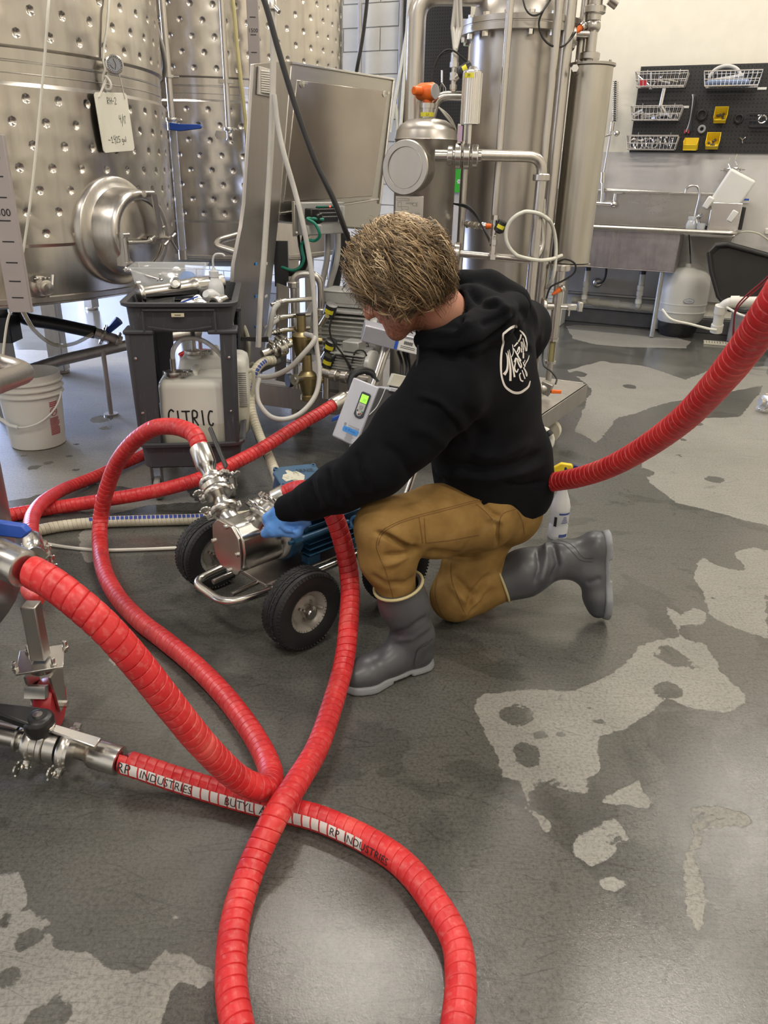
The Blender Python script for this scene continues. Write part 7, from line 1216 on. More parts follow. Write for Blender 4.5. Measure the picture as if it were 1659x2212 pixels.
# ---- boots
MBT = NT('grey_rubber_boot'); MBT.set(base=MBT.ramp(MBT.noise(9, 4), [(.3, (.062, .065, .073)), (.7, (.082, .085, .094))]), rough=.38, normal=MBT.bump(MBT.noise(90, 3), .05, .001)); MBT = MBT.m
MSO = plain('boot_sole', (.24, .25, .27), .5, var=.06); MRM = plain('boot_rim', (.52, .45, .24), .5)
def boot(top, rtop, ank, heel, toe, upv, label, flx, rm=.97):
    d = nrm(toe-heel); n = nrm(upv-d*(upv@d)); sdv = np.cross(d, n); L = np.linalg.norm(toe-heel); c0 = np.minimum.reduce([top, ank, heel, toe])-.12; c1 = np.maximum.reduce([top, ank, heel, toe])+.12
    s = SDF(grid(c0, c1, .0050)); ax_ = nrm(top-ank)
    s.chain([top+ax_*.02, top*.6+ank*.4, ank], [rtop, rtop*rm, .053], k=.03); s.cap(ank, heel+d*.055+n*.055, .050, .046, k=.03)
    s.chain([heel+d*.045+n*.045, heel+d*L*.45+n*.048, heel+d*L*.72+n*.038, toe-d*.048+n*.034], [.040, .041, .044, .036], k=.03, flat=n, ff=1.1); s.cap(ank, heel+d*L*.5+n*.055, .048, .036, k=.03)
    s.cut(heel+n*.016, -n); s.cut(top, ax_)
    s.cap(top-ax_*.012, top+ax_*.05, rtop-.012, rtop-.005, k=.002, op='sub', mar=.02)
    b, bv_, bf_ = sdfpart('boot', s, MBT, pe, 2, flx, .0018, 16, label=label, ret=True)
    so = SDF(grid(np.minimum(heel, toe)-.09, np.maximum(heel, toe)+.09, .0045))
    for a_, w0 in ((-.0, 0),):
        so.chain([heel+d*.042+n*.0, heel+d*L*.45, heel+d*L*.74, toe-d*.052], [.046, .040, .052, .044], k=.03, mar=.03)
    so.cut(heel+n*.024, n); so.cut(heel+n*.0015, -n)
    X, Y_, Z_ = np.meshgrid(*so.ax, indexing='ij', sparse=True); al = (X-heel[0])*d[0]+(Y_-heel[1])*d[1]+(Z_-heel[2])*d[2]; hn = (X-heel[0])*n[0]+(Y_-heel[1])*n[1]+(Z_-heel[2])*n[2]
    arch = np.minimum(np.minimum(al-L*.30, L*.52-al), .009-hn); so.f = np.maximum(so.f, arch.astype(np.float32)); sdfpart('sole', so, MSO, b, 1)
    x = nrm(np.cross(ax_, (0, 1, 0))); y = np.cross(ax_, x); part('rim', MB().tube([top-ax_*.002+(x*math.cos(a)+y*math.sin(a))*(rtop+.0012) for a in np.linspace(0, 6.1, 30)], .0042, 8, closed=True), MRM, b)
    return b, bv_, bf_
tl = P(860, 1262, 1.80); b1, v1, f1 = boot(tl, .0665, P(893, 1372, 1.82), LHe+V(.012, .004, 0), LTo+V(-.02, -.012, 0), Z, 'left boot planted flat on the wet floor', [([(843, 1372), (880, 1362), (925, 1330)], 5, -.004), ([(850, 1385), (890, 1378), (935, 1345)], 6, .003)])
bv1 = BVHTree.FromPolygons([tuple(q) for q in v1], [tuple(q) for q in f1]); MBS = plain('boot_seam', (.035, .037, .042), .5); decal([(tz([(555, 985), (520, 1020), (470, 1050), (455, 1110), (450, 1130)]), 1.6), (tz([(530, 1000), (480, 1035), (460, 1060)]), 1.2)], bv1, MBS, 'boot_seam', b1, off=.0012, sub=1)
su_ = nrm(RHe-RTo); b2, v2, f2 = boot(P(1080, 1257, 2.12), .0665, P(1212, 1206, 2.15), P(1318, 1146, 2.17), P(1314, 1350, 2.085)*V(1, 1, 0)+V(0, 0, .006), V(-1, .03, .05), 'right boot standing on its toe behind him', [([(1195, 1175), (1205, 1220), (1190, 1260)], 6, -.007), ([(1180, 1165), (1180, 1220), (1165, 1265)], 7, .005), ([(1160, 1180), (1165, 1225), (1155, 1262)], 5, -.004), ([(1265, 1262), (1285, 1255), (1300, 1250)], 6, -.003)], rm=1.10)
bv2 = BVHTree.FromPolygons([tuple(q) for q in v2], [tuple(q) for q in f2]); decal([(tz([(1190, 420), (1230, 445), (1290, 455), (1340, 500), (1385, 545), (1450, 555)]), 1.6), (tz([(1225, 425), (1300, 440), (1350, 470), (1400, 530), (1455, 535)]), 1.3)], bv2, MBS, 'boot_seam', b2, off=.0012, sub=1)
# ---- glove
MGL = NT('nitrile_blue'); MGL.set(base=MGL.ramp(MGL.noise(20, 4), [(.3, (.085, .27, .74)), (.7, (.14, .36, .85))]), rough=.42, sss=.03, normal=MGL.bump(MGL.noise(45, 4, dist=1.), .5, .004)); MGL = MGL.m
gs = SDF(grid((-.40, 1.80, .30), (-.20, 2.02, .52), .0032)); hand(gs, .0035, .004); gs.chain([Wp, Wp+V(.035, -.01, -.012)], [.032, .036], k=.012)
gs.cap(Wp+V(-.005, 0, -.01), P(594, 1132, 1.905), .031, .024, k=.02); gs.cap(P(612, 1142, 1.885), P(640, 1148, 1.88), .022, .020, k=.015)
sdfpart('glove', gs, MGL, pe, 1, [([(600, 1140), (615, 1155), (640, 1158)], 4, -.003), ([(615, 1135), (635, 1140), (655, 1138)], 4, -.003), ([(640, 1130), (630, 1155), (625, 1165)], 3, -.002)], .0012, 60, label='blue nitrile glove')
# ---- hair: a scalp mass and a few thousand wavy locks
hr = SDF(grid(HC-.17, HC+.17, .0055)); hr.cap(HD(-.012, .036), HD(-.026, .028), .094, k=.02, flat=hsd, ff=1.12); hr.cap(HD(-.03, .0), HD(-.05, -.02), .085, .066, k=.03); hr.cap(HD(.01, .05), HD(.015, .045), .072, k=.03)
hr.cap(HD(.10, -.06), HD(.03, -.10), .075, .055, k=.01, op='sub')
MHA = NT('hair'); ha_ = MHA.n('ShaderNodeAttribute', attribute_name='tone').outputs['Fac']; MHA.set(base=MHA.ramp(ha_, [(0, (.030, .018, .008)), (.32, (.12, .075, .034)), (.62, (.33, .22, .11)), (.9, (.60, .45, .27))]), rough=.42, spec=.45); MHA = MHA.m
rr = np.random.default_rng(11); vs, fs, tone = [], [], []
crown = HD(-.035, .155); cdir = nrm(hup*.82-fwd*.57); ex = nrm(fwd-cdir*(fwd@cdir)); ey = np.cross(cdir, ex); gdir = V(0, 0, -1)
def surf(th, ph):                                                    # th from the crown, ph round it (0 = towards the face)
    d = cdir*math.cos(th)+(ex*math.cos(ph)+ey*math.sin(ph))*math.sin(th); a, b, c = d@fwd, d@hup, d@hsd
    return d, 1/math.sqrt((a/(.112 if a > 0 else .118))**2+(b/.120)**2+(c/.108)**2)
for i in range(4400):
    clump = rr.integers(0, 260); rc = np.random.default_rng(int(clump)+100); cph = rc.uniform(-math.pi, math.pi); cpa, cfr, camp = rc.uniform(0, 6.28), rc.uniform(1.6, 3.2), rc.uniform(.22, .55); ctone = rc.uniform(.18, 1.12); crad = rc.uniform(-.010, .014); cel = rc.uniform(-.16, .16)
    ph = cph+rr.normal(0, .055); t0 = abs(rr.normal(0, .32)); face = max(0, math.cos(ph)); sd_f = abs(math.sin(ph)); lim = (1.25+.90*sd_f if math.cos(ph) > 0 else 1.88+.34*sd_f)+rr.normal(0, .08); t1 = min(t0+rr.uniform(1.0, 2.2), lim)
    t1 += cel
    if t1-t0 < .35: t0 = max(0, t1-.6)
    lay = rr.uniform(0, 1)**.6; n = 15; w0 = rr.uniform(.0008, .0021); prev = None; base = len(vs)
    for j in range(n):
        s = j/(n-1); th = t0+(t1-t0)*s; wv = camp*(.06+s*1.25)*math.sin(cfr*6.28*s+cpa+rr.normal(0, .06)); d, R_ = surf(th, ph+wv/max(math.sin(th), .35)*.55)
        R2 = R_+.004+crad*s+.018*lay+.013*math.cos(cfr*6.28*s+cpa)*(.3+s)+.008*s; p = HC+d*R2-cdir*0+gdir*.012*s*s
        if s > .6: p = p+(d*.014*math.sin((s-.6)*17+cpa)+cdir*.012*math.cos((s-.6)*15+cpa)*(s-.6)*3)
        tn = nrm(p-prev) if prev is not None else nrm(ex); sd2 = nrm(np.cross(tn, d)); wd = w0*(1-.75*s**3)
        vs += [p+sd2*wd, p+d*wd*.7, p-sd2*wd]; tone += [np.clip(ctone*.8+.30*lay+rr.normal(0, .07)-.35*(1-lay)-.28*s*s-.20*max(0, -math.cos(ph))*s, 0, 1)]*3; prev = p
    for j in range(n-1):
        a = base+j*3; fs += [(a, a+1, a+4, a+3), (a+1, a+2, a+5, a+4)]
for i in range(430):                                                 # loose ringlets round the sides, nape and hem
    ph = rr.uniform(-math.pi, math.pi); sdf_ = abs(math.sin(ph)); hi_ = (1.12+.98*sdf_ if math.cos(ph) > 0 else 1.85+.32*sdf_); th = hi_-abs(rr.normal(0, .45)); d, R_ = surf(th, ph); d2, R2 = surf(th+.12, ph)
    a0 = HC+d*(R_+.012); tdir = nrm((HC+d2*(R2+.012))-a0+gdir*.008); L_ = rr.uniform(.035, .075); rad = rr.uniform(.007, .016); turns = rr.uniform(1.0, 2.1)*rr.choice([-1, 1]); p0_ = rr.uniform(0, 6.28); sd2 = nrm(np.cross(tdir, d)); up2 = np.cross(sd2, tdir); ct = rr.uniform(.25, .9)-.15*(math.cos(ph) < -.3)
    for k in range(9):
        ox, oy = rr.normal(0, .0022, 2); base = len(vs); n = 20; w0 = rr.uniform(.0007, .0017); prev = None; tk = np.clip(ct+rr.normal(0, .09), 0, 1)
        for j in range(n):
            s = j/(n-1); rd_ = rad*(.35+.75*math.sin(min(s*1.5, 1)*1.57)); an = p0_+turns*6.28*s; p = a0+tdir*(L_*s)+sd2*(math.cos(an)*rd_+ox)+up2*(math.sin(an)*rd_*.8+oy+.004)-d*.010*s*s
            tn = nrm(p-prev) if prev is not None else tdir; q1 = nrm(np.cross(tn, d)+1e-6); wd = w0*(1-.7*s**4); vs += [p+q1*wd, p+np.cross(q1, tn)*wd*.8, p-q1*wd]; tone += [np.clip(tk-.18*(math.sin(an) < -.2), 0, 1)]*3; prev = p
        for j in range(n-1): a = base+j*3; fs += [(a, a+1, a+4, a+3), (a+1, a+2, a+5, a+4)]
va_ = np.array(vs)-HC; va_ = va_-np.outer(va_@_R, _R)*.17-np.outer(va_@_U, _U)*.05+_R*.006; vs = list(va_+HC)
sv_, sf_ = hr.mesh(); sv_ = relax(sv_.astype(float), sf_, 2); o0 = len(vs); allv = [tuple(q) for q in vs]+[tuple(q) for q in sv_]; mb = MB(); mb.v = allv; mb.f = fs+[tuple(int(i)+o0 for i in q) for q in sf_]
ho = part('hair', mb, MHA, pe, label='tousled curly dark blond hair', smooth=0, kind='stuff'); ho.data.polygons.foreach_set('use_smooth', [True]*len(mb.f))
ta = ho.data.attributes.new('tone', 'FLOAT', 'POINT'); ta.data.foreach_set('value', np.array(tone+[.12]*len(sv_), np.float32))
# ================================================================ the sink wall at right
def WP(px, py, off=0.): return W(px, py, off)
def uo(q): return float((np.asarray(q)-RO)@RU)
rimz = .915; SD = .62
u1 = uo(_C+ray(1612, 485)*((rimz-CAMH)/ray(1612, 485)[2])) ; u0 = uo(W(1285, 470, .3))-1.05
u1 = uo(WP(1600, 440, .3))
sink = thing('sink', 'long stainless commercial sink with high backsplash on the right wall', 'sink', RM((u0+u1)/2, -.3, 0)); MSS = steel('sink_steel', (.60, .58, .55), .26, (3, 3, 8), .08, .14, .01, .1)
uc = u0+.28; ue = uo(WP(1470, 500, .6))                             # bowl runs uc..ue
m_ = MB(); m_.box(RM((u0+u1)/2, -.03, 1.06), (u1-u0, .02, .30), AX); m_.box(RM((u0+u1)/2, -.05, 1.20), (u1-u0, .05, .02), AX); part('backsplash', m_, MSS, sink, bevel=.003)
m_ = MB(); m_.box(RM((ue+u1)/2+.02, -.33, rimz-.02), (u1-ue-.02, SD-.04, .012), AX); m_.box(RM((u0+uc)/2, -.33, rimz-.02), (uc-u0, SD-.04, .012), AX); m_.box(RM((uc+ue)/2, -.07, rimz-.02), (ue-uc+.04, .08, .012), AX); m_.box(RM((uc+ue)/2, -SD+.05, rimz-.02), (ue-uc+.04, .06, .012), AX); part('drainboard', m_, MSS, sink, bevel=.002)
part('rolled_rim', MB().tube(bent([RM(u0, -SD, rimz), RM(u1, -SD, rimz), RM(u1, -.02, rimz)], .05), .019, 14), MS, sink)
part('end_panel', MB().prism([(-.02, rimz), (-.30, rimz), (-.06, 1.20), (-.02, 1.21)], u1-.004, u1, RO, (RV, Z, RU)), MSS, sink)
MBS2 = steel('bowl_steel', (.42, .385, .40), .42, (5, 5, 5), .18, .1, .02, .4); m_ = MB(); w_, d_ = ue-uc, SD-.14; bz = .575; cu_ = (uc+ue)/2; cv2 = -.07-d_/2-.02
m_.box(RM(cu_, cv2-d_/2, (rimz+bz)/2-.01), (w_, .006, rimz-bz-.03), AX); m_.box(RM(cu_, cv2+d_/2, (rimz+bz)/2-.01), (w_, .006, rimz-bz-.03), AX); m_.box(RM(uc, cv2, (rimz+bz)/2-.01), (.006, d_, rimz-bz-.03), AX); m_.box(RM(ue, cv2, (rimz+bz)/2-.01), (.006, d_, rimz-bz-.03), AX); m_.box(RM(cu_, cv2, bz), (w_, d_, .008), AX); part('bowl', m_, MBS2, sink, bevel=.004)
um = uo(WP(1322, 560, .6)); m_ = MB(); [m_.box(RM(um+dx, cv2-d_/2-.006, (rimz+bz)/2-.01), (.006, .008, rimz-bz-.04), AX) for dx in (-.02, .02)]; part('bowl_seam', m_, MS, sink)
for px in (1425, 1180): uL = uo(WP(px, 620, .55)); part('leg', MB().tube([RM(uL, -.54, rimz-.05 if px < 1300 else bz+.02), RM(uL-.0, -.54, .01)], .021, 12), plain('galv_leg', (.38, .38, .36), .45, metal=.5), sink); part('leg', MB().tube([RM(uL, -.10, bz), RM(uL, -.10, .01)], .021, 12), plain('galv_leg', (.38, .38, .36), .45, metal=.5), sink)
part('cross_rail', MB().tube([RM(uo(WP(1180, 620, .55)), -.10, .28), RM(uo(WP(1425, 620, .55)), -.10, .28)], .017, 10), plain('galv_leg', (.38, .38, .36), .45, metal=.5), sink)
part('brand_sticker', MB().box(WP(1610, 434, .047), (.07, .003, .03), AX), MWH, sink); part('sticker_band', MB().box(WP(1610, 431, .050), (.06, .003, .014), AX), MBL, sink)
part('splash_rail', MB().tube([WP(1300, 408, .05), WP(1535, 420, .05)], .006, 8), MS, sink)
# faucet with spring hose
fc = thing('prerinse_faucet', 'wall faucet with spring hose rising behind the right steel vessel', 'faucet', WP(1302, 440, .1)); m_ = MB(); a, b = WP(1255, 438, .12), WP(1326, 441, .12); m_.cyl(a, b, .016); m_.sphere(b, .030, 14, 10); m_.cyl(b, b+Z*.09, .012); m_.box(b+Z*.095+RU*.02, (.09, .02, .015), (nrm(RU+Z*.1), RV, Z)); m_.cyl(WP(1300, 438, .12), WP(1303, 385, .12), .013); m_.cyl(WP(1302, 395, .12), WP(1303, 372, .12), .022); part('body', m_, MSP, fc)
part('riser', MB().tube([WP(1303, 385, .12), WP(1318, 295, .12), WP(1322, 262, .12)], .008, 8), MS, fc); q = WP(1322, 275, .12); m_ = MB().cyl(q-Z*.03, q+Z*.04, .018); m_.cyl(WP(1322, 290, .15), WP(1300, 296, .15), .008); m_.sphere(WP(1332, 288, .2), .026, 12, 8); part('spray_valve', m_, MSP, fc)
sp0_, sp1_ = WP(1328, 262, .12), WP(1330, 175, .12); hx_ = [sp0_+(sp1_-sp0_)*(i/220)+(RU*math.cos(i*.62)+RV*math.sin(i*.62))*.024 for i in range(221)]; part('spring', MB().tube(hx_, .0035, 5), MSP, fc, kind='stuff'); part('inner_hose', MB().tube([sp0_, sp1_], .010, 8), MBK, fc)
gn = thing('gooseneck_tap', 'slim gooseneck tap at the back of the sink', 'tap', WP(1508, 480, .3)); B0_ = WP(1500, 478, .25); part('spout', MB().tube(spline([WP(1498, 478, .22), WP(1504, 455, .2), WP(1511, 425, .2), WP(1508, 405, .2), WP(1496, 401, .2), WP(1484, 406, .2), WP(1481, 417, .2)], 6), .010, 10), MSP, gn); m_ = MB().lathe([(.03, 0), (.032, .02), (.016, .05), (.012, .08)], WP(1504, 486, .22), Z, 16); m_.sphere(WP(1510, 468, .24), .022, 10, 8); m_.cyl(WP(1505, 468, .24), WP(1516, 462, .26), .007); part('base', m_, MSP, gn)
gj = thing('glass_jar', 'small clear glass jar standing beside the gooseneck tap', 'jar', WP(1494, 485, .30)); part('body', MB().lathe([(0, 0), (.035, 0), (.045, .02), (.045, .06), (.03, .09), (.036, .10), (.036, .12), (.033, .12), (.027, .09), (.042, .058), (.042, .02), (0, .006)], V(*WP(1494, 480, .34)[:2], rimz-.012), Z, 24), clearm('jar_glass', (.8, .82, .82), .05, .35), gj)
# white tub upside down on a steel box
sc = WP(1567, 465, .34)*V(1, 1, 0)+Z*(rimz-.012); bx = thing('steel_container', 'steel box on the drainboard carrying the upturned white tub', 'container', sc); part('body', MB().box(sc+Z*.12, (.24, .20, .24), (nrm(RU+Z*0), RV, Z)), MSS, bx, bevel=.006); part('black_side', MB().box(sc+Z*.12+RU*.135, (.03, .12, .18), AX), MBP, bx, bevel=.006)
tc_ = WP(1578, 420, .36); tu = nrm(RU*.90-Z*.42); tw = nrm(Z*.90+RU*.42); wt = thing('white_tub', 'white rectangular tub drying upside down and tilted beside the sink tap', 'tub', tc_-tw*.15); TX = (tu, nrm(np.cross(tw, tu)), tw)
m_ = MB().box(tc_+tw*.01, (.235, .15, .32), TX); part('body', m_, plain('tub_white', (.70, .69, .66), .5, var=.02), wt, bevel=.02, seg=3)
for s_ in (-1, 1): part('tub_lip', MB().box(tc_-tw*.13+tu*s_*.115, (.055, .17, .10), TX), plain('tub_white', (.7, .69, .66), .5), wt, bevel=.01)
m_ = MB(); q = V(*WP(1528, 485, .33)[:2], rimz+.01); [m_.box(q+RU*(k*.025-.03)+Z*.01, (.014, .05, .035), AX) for k in range(3)]; single('black_bracket', m_, MBP, 'small black bracket between the tap and the steel box', 'bracket', bevel=.002)
single('clear_cup', MB().lathe([(0, 0), (.03, 0), (.038, .07), (.036, .07), (.028, .004), (0, .004)], V(*WP(1515, 486, .40)[:2], rimz-.012), Z, 20), clearm('jar_glass', (.8, .82, .82), .05, .35), 'small clear cup on the drainboard', 'cup')
# drain pipes
MPV = plain('pvc_white', (.66, .64, .58), .4, var=.04); dp = thing('drain_pipes', 'white plastic drain pipes running below the sink', 'pipe', RM(ue-.3, -.3, .2))
for i, px in enumerate((1265, 1384)):
    uq = uo(WP(px, 620, .30)); a = RM(uq, -.30, bz); part('tail_piece', MB().lathe([(.035, 0), (.035, -.03), (.028, -.035), (.028, -.06)], a, Z, 16), MBP, dp); m_ = MB().tube(bent([a-Z*.04, a-Z*.36, a-Z*.36+RV*.12], .05), .023, 14); [m_.lathe([(.03, -.02), (.03, .02)], a-Z*z_, Z, 16) for z_ in (.18, .23, .30)]; part('down_pipe', m_, MPV, dp)
uA, uB = uo(WP(1235, 645, .2)), uo(WP(1412, 660, .2)); m_ = MB().tube([RM(uA, -.17, .225), RM(uB, -.17, .205)], .034, 16); [m_.lathe([(.040, -.03), (.040, .03)], RM(uA+(uB-uA)*t_, -.17, .225-.02*t_), RU, 18) for t_ in (.12, .30, .55, .82)]; part('drain_run', m_, MPV, dp)
single('drain_lever', MB().tube(spline([WP(1310, 575, .3), WP(1308, 595, .3), WP(1302, 608, .3), WP(1292, 612, .25)], 5), .012, 8), MBP, 'black drain lever hanging under the sink bowl', 'lever'); single('wall_plug', MB().sphere(WP(1291, 611, .06), .045, 16, 10, ax=(RU, RV, Z), sc=(1, .4, 1)), MSP, 'round steel plug on the wall under the sink', 'plug')
cord('cord', [WP(1488, 500, .55), WP(1490, 530, .3), WP(1492, 570, .2)], .006, MBP, 'thin black cord hanging below the sink front', 'cord')
# pressure tank in plastic wrap on a black pot
pt = G(1468, 728); pt = pt+V(0, .10, 0); pw = thing('pressure_tank', 'white water pressure tank wrapped in clear plastic in a black tub', 'tank', pt)
m_ = MB().lathe([(0, .11), (.17, .12), (.205, .17), (.215, .30), (.215, .44), (.205, .52), (.17, .57), (.08, .60), (.03, .60), (.02, .63), (0, .63)], pt, Z, 40); part('body', m_, plain('tank_white', (.72, .71, .66), .4, var=.03), pw)
m_ = MB().lathe([(.218, .29), (.219, .295), (.218, .30)], pt, Z, 40); m_.lathe([(.217, .22), (.219, .225), (.217, .23)], pt, Z, 40); part('seam_ring', m_, MWH, pw)
part('black_pot', MB().lathe([(0, 0), (.14, 0), (.165, .05), (.18, .15), (.19, .16), (.19, .175), (.17, .175), (.16, .06), (0, .03)], pt, Z, 32), MBP, pw)
lb = pt+V(-.02, -.2185, .335); m_ = MB().lathe([(0, 0), (.048, 0), (.048, .001), (0, .001)], lb, (0, -1, 0), 24); vv_ = np.array(m_.v); vv_[:, 2] = lb[2]+(vv_[:, 2]-lb[2])*.45; m_.v = vv_.tolist(); lo = part('logo_oval', m_, plain('logo_blue', (.10, .16, .42), .5), pw)
m_ = MB().lathe([(0, .001), (.044, .001), (.044, .002), (0, .002)], lb, (0, -1, 0), 24); vv_ = np.array(m_.v); vv_[:, 2] = lb[2]+(vv_[:, 2]-lb[2])*.42; m_.v = vv_.tolist(); part('logo_field', m_, MWH, lo)
part('logo_lettering', textmb('Culligan', .019, lb+V(0, -.0025, 0), ((1, 0, 0), Z, (0, -1, 0)), .0003), plain('logo_blue', (.1, .16, .42), .5), lo)
# crinkled bag
m_ = MB(); rg = np.random.default_rng(3); prof = [(.190, .115), (.225, .16), (.238, .25), (.238, .35), (.236, .45), (.215, .53), (.17, .60), (.09, .64), (.03, .66), (.05, .70)]; n_ = 72
vs_ = []
for j, (r_, h_) in enumerate(prof):
    for i in range(n_): a = 2*math.pi*i/n_; vs_.append(pt+V(math.cos(a), math.sin(a), 0)*(r_*(1+.020*math.sin(a*9+j*.9)+.012*math.sin(a*23-j*1.3)+rg.normal(0, .006)))+Z*(h_+.02*math.sin(a*3+1)*(j == 0)+.01*math.sin(a*5+j)))
m_.add(vs_, [(j*n_+i, j*n_+(i+1) % n_, (j+1)*n_+(i+1) % n_, (j+1)*n_+i) for j in range(len(prof)-1) for i in range(n_)])
part('plastic_bag', m_, clearm('bag_film', (.85, .86, .88), .12, .05), pw, smooth=60)
# black plastic tub on its side, crock, trap pipe, grate
bb_ = WP(1590, 612, .55); tw2 = thing('black_tub', 'big black plastic tub standing on end against the wall', 'tub', bb_*V(1, 1, 0)); ry = 1.0
def SP(px, py, Yd): return P(px, py, Yd)
Yd = 6.45; pts = [(1530, 545), (1545, 530), (1570, 528), (1668, 555), (1750, 580), (1690, 640), (1655, 660), (1610, 674), (1575, 670), (1550, 640), (1535, 585)]
f0 = [SP(x, y, Yd) for x, y in pts]; f1 = [q+RV*.18 for q in f0]; m_ = MB(); n_ = len(pts); c_ = sum(f0)/n_; f0i = [c_+(q-c_)*.86-RV*.0+RV*.05 for q in f0]
m_.add(f0+f1+f0i, [tuple(range(n_, 2*n_))[::-1]]+[(i, (i+1) % n_, n_+(i+1) % n_, n_+i) for i in range(n_)]+[(i, 2*n_+i, 2*n_+(i+1) % n_, (i+1) % n_) for i in range(n_)]+[tuple(range(2*n_, 3*n_))]); part('body', m_, MBP, tw2, bevel=.012, seg=3); part('rim', MB().tube(f0+[f0[0]], .014, 8), MBP, tw2)
cr_ = G(1604, 728); cr_ = cr_-RV*.20; single('grey_crate', MB().box(cr_+Z*.16, (.26, .25, .32), AX), plain('crate_grey', (.42, .40, .43), .5), 'pale grey box standing under the black tub', 'box', bevel=.01)
single('dark_box', MB().box(cr_+RU*.30+Z*.10, (.30, .25, .20), AX), plain('dark_box', (.09, .09, .10), .5), 'dark box on the floor right of the pale grey box', 'box', bevel=.008)
cp = thing('trap_pipe', 'fat white plastic pipe bending down to the floor drain', 'pipe', G(1545, 735)); a, b, c_ = P(1700, 652, 5.75), P(1560, 652, 5.95), P(1547, 715, 6.0); m_ = MB().tube(bent([a, b, c_], .10, 7), .038, 16); [m_.lathe([(.045, -.03), (.045, .03)], q, d__, 20) for q, d__ in ((b*.8+a*.2, a-b), (b*.1+c_*.9, c_-b), (b*.75+c_*.25+V(-.0, 0, 0), c_-b))]; part('pipe', m_, MPV, cp)
gr = thing('floor_drain_grate', 'slotted cream drain grate in the floor beside the black tub', 'grate', G(1570, 742)); ga_, gb_ = G(1520, 742), G(1640, 752); gd = nrm(gb_-ga_); gv = V(-gd[1], gd[0], 0); Lg = np.linalg.norm(gb_-ga_)
for z_, w2 in ((.0, .012), (.11, .012)): part('frame_bar', MB().box((ga_+gb_)/2+gv*(z_-.03)+Z*.009, (Lg, w2, .014), (gd, gv, Z)), MCR, gr)
g0_ = part('grate_bar', MB().box(ga_+gd*.01+gv*.025+Z*.009, (.012, .11, .012), (gd, gv, Z)), MCR, gr)
for i in range(1, 20): o = g0_.copy(); COL.objects.link(o); o.parent = gr; o.location = tuple(gd*(Lg-.02)*i/19)
cord('white_tube', [P(1430, 668, 6.0), P(1450, 690, 5.95), P(1490, 700, 5.95), P(1530, 710, 5.95), P(1548, 713, 5.93)], .010, MWT, 'white tube slung from the wrapped tank to the trap pipe', 'tube')
cord('white_tube', [P(1570, 664, 5.9), P(1600, 680, 5.8), P(1640, 690, 5.7), P(1680, 690, 5.6)], .009, MWT, 'white tube right of the trap pipe', 'tube')
for px, lb_ in ((0, 'left red cable bundle dropping to the floor drain'), (7, 'right red cable bundle dropping to the floor drain')): cord('red_cable', [P(1668, 588+px, 5.6), P(1645, 610+px, 5.65), P(1610, 640+px, 5.7), P(1590, 665+px, 5.75), P(1585, 700, 5.8), P(1583+px*.4, 733, 5.85)], .006, plain('dark_red', (.20, .01, .015), .5), lb_, 'cable')
cord('clear_tubing', [WP(1585, 545, .3), WP(1580, 520, .28), WP(1600, 502, .26), WP(1630, 502, .25), WP(1655, 515, .25), WP(1690, 545, .25)], .007, clearm('clear_tubing2', (.66, .64, .52), .2, .8), 'clear tube arching above the black tub', 'tube')
single('grey_pipe_end', MB().box(WP(1668, 500, .12), (.12, .10, .05), AX), MPV, 'pale pipe end at the right edge above the black tub', 'pipe', bevel=.008)
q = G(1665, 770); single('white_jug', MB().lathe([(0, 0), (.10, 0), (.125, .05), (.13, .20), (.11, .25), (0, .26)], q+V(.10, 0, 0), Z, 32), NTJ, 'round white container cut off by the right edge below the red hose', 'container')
fl_ = thing('fitting', 'shiny clamp fitting on the floor at the right edge', 'clamp', G(1648, 880)); m_ = MB(); q = G(1652, 868, .07); clamp_fit(m_, q, V(1, .2, 0), .035, ref=(0, 0, -1)); m_.cyl(q-V(.03, 0, 0), q+V(.15, .02, 0), .026); part('body', m_, MSW, fl_)
# big wall pipe bits behind the cords: white louvred box near the column
lw = WP(1197, 660, .30); lb2 = thing('louvred_box', 'white louvred box on the floor behind the skid pipes', 'box', lw*V(1, 1, 0)); part('body', MB().box(lw*V(1, 1, 0)+Z*.21, (.20, .20, .42), AX), MWH, lb2, bevel=.006); s0_ = part('slat', MB().box(lw*V(1, 1, 0)-RV*.106+Z*.26, (.17, .012, .012), AX), MWH, lb2)
for i in range(1, 6): o = s0_.copy(); COL.objects.link(o); o.parent = lb2; o.location = (0, 0, .028*i)
gp = WP(992, 385, .05); pg_ = thing('green_poster', 'green first-aid poster between the two steel vessels', 'poster', gp); part('sheet', MB().box(gp, (.16, .006, .26), AX), plain('poster_green', (.04, .40, .03), .5, var=.05), pg_); m_ = MB(); [m_.box(gp-RV*.0045-Z*.03, (.042, .001, .012), (nrm(RU*math.cos(a)+Z*math.sin(a)), RV, nrm(Z*math.cos(a)-RU*math.sin(a)))) for a in (0, 1.047, 2.094)]; part('star_print', m_, MWH, pg_)
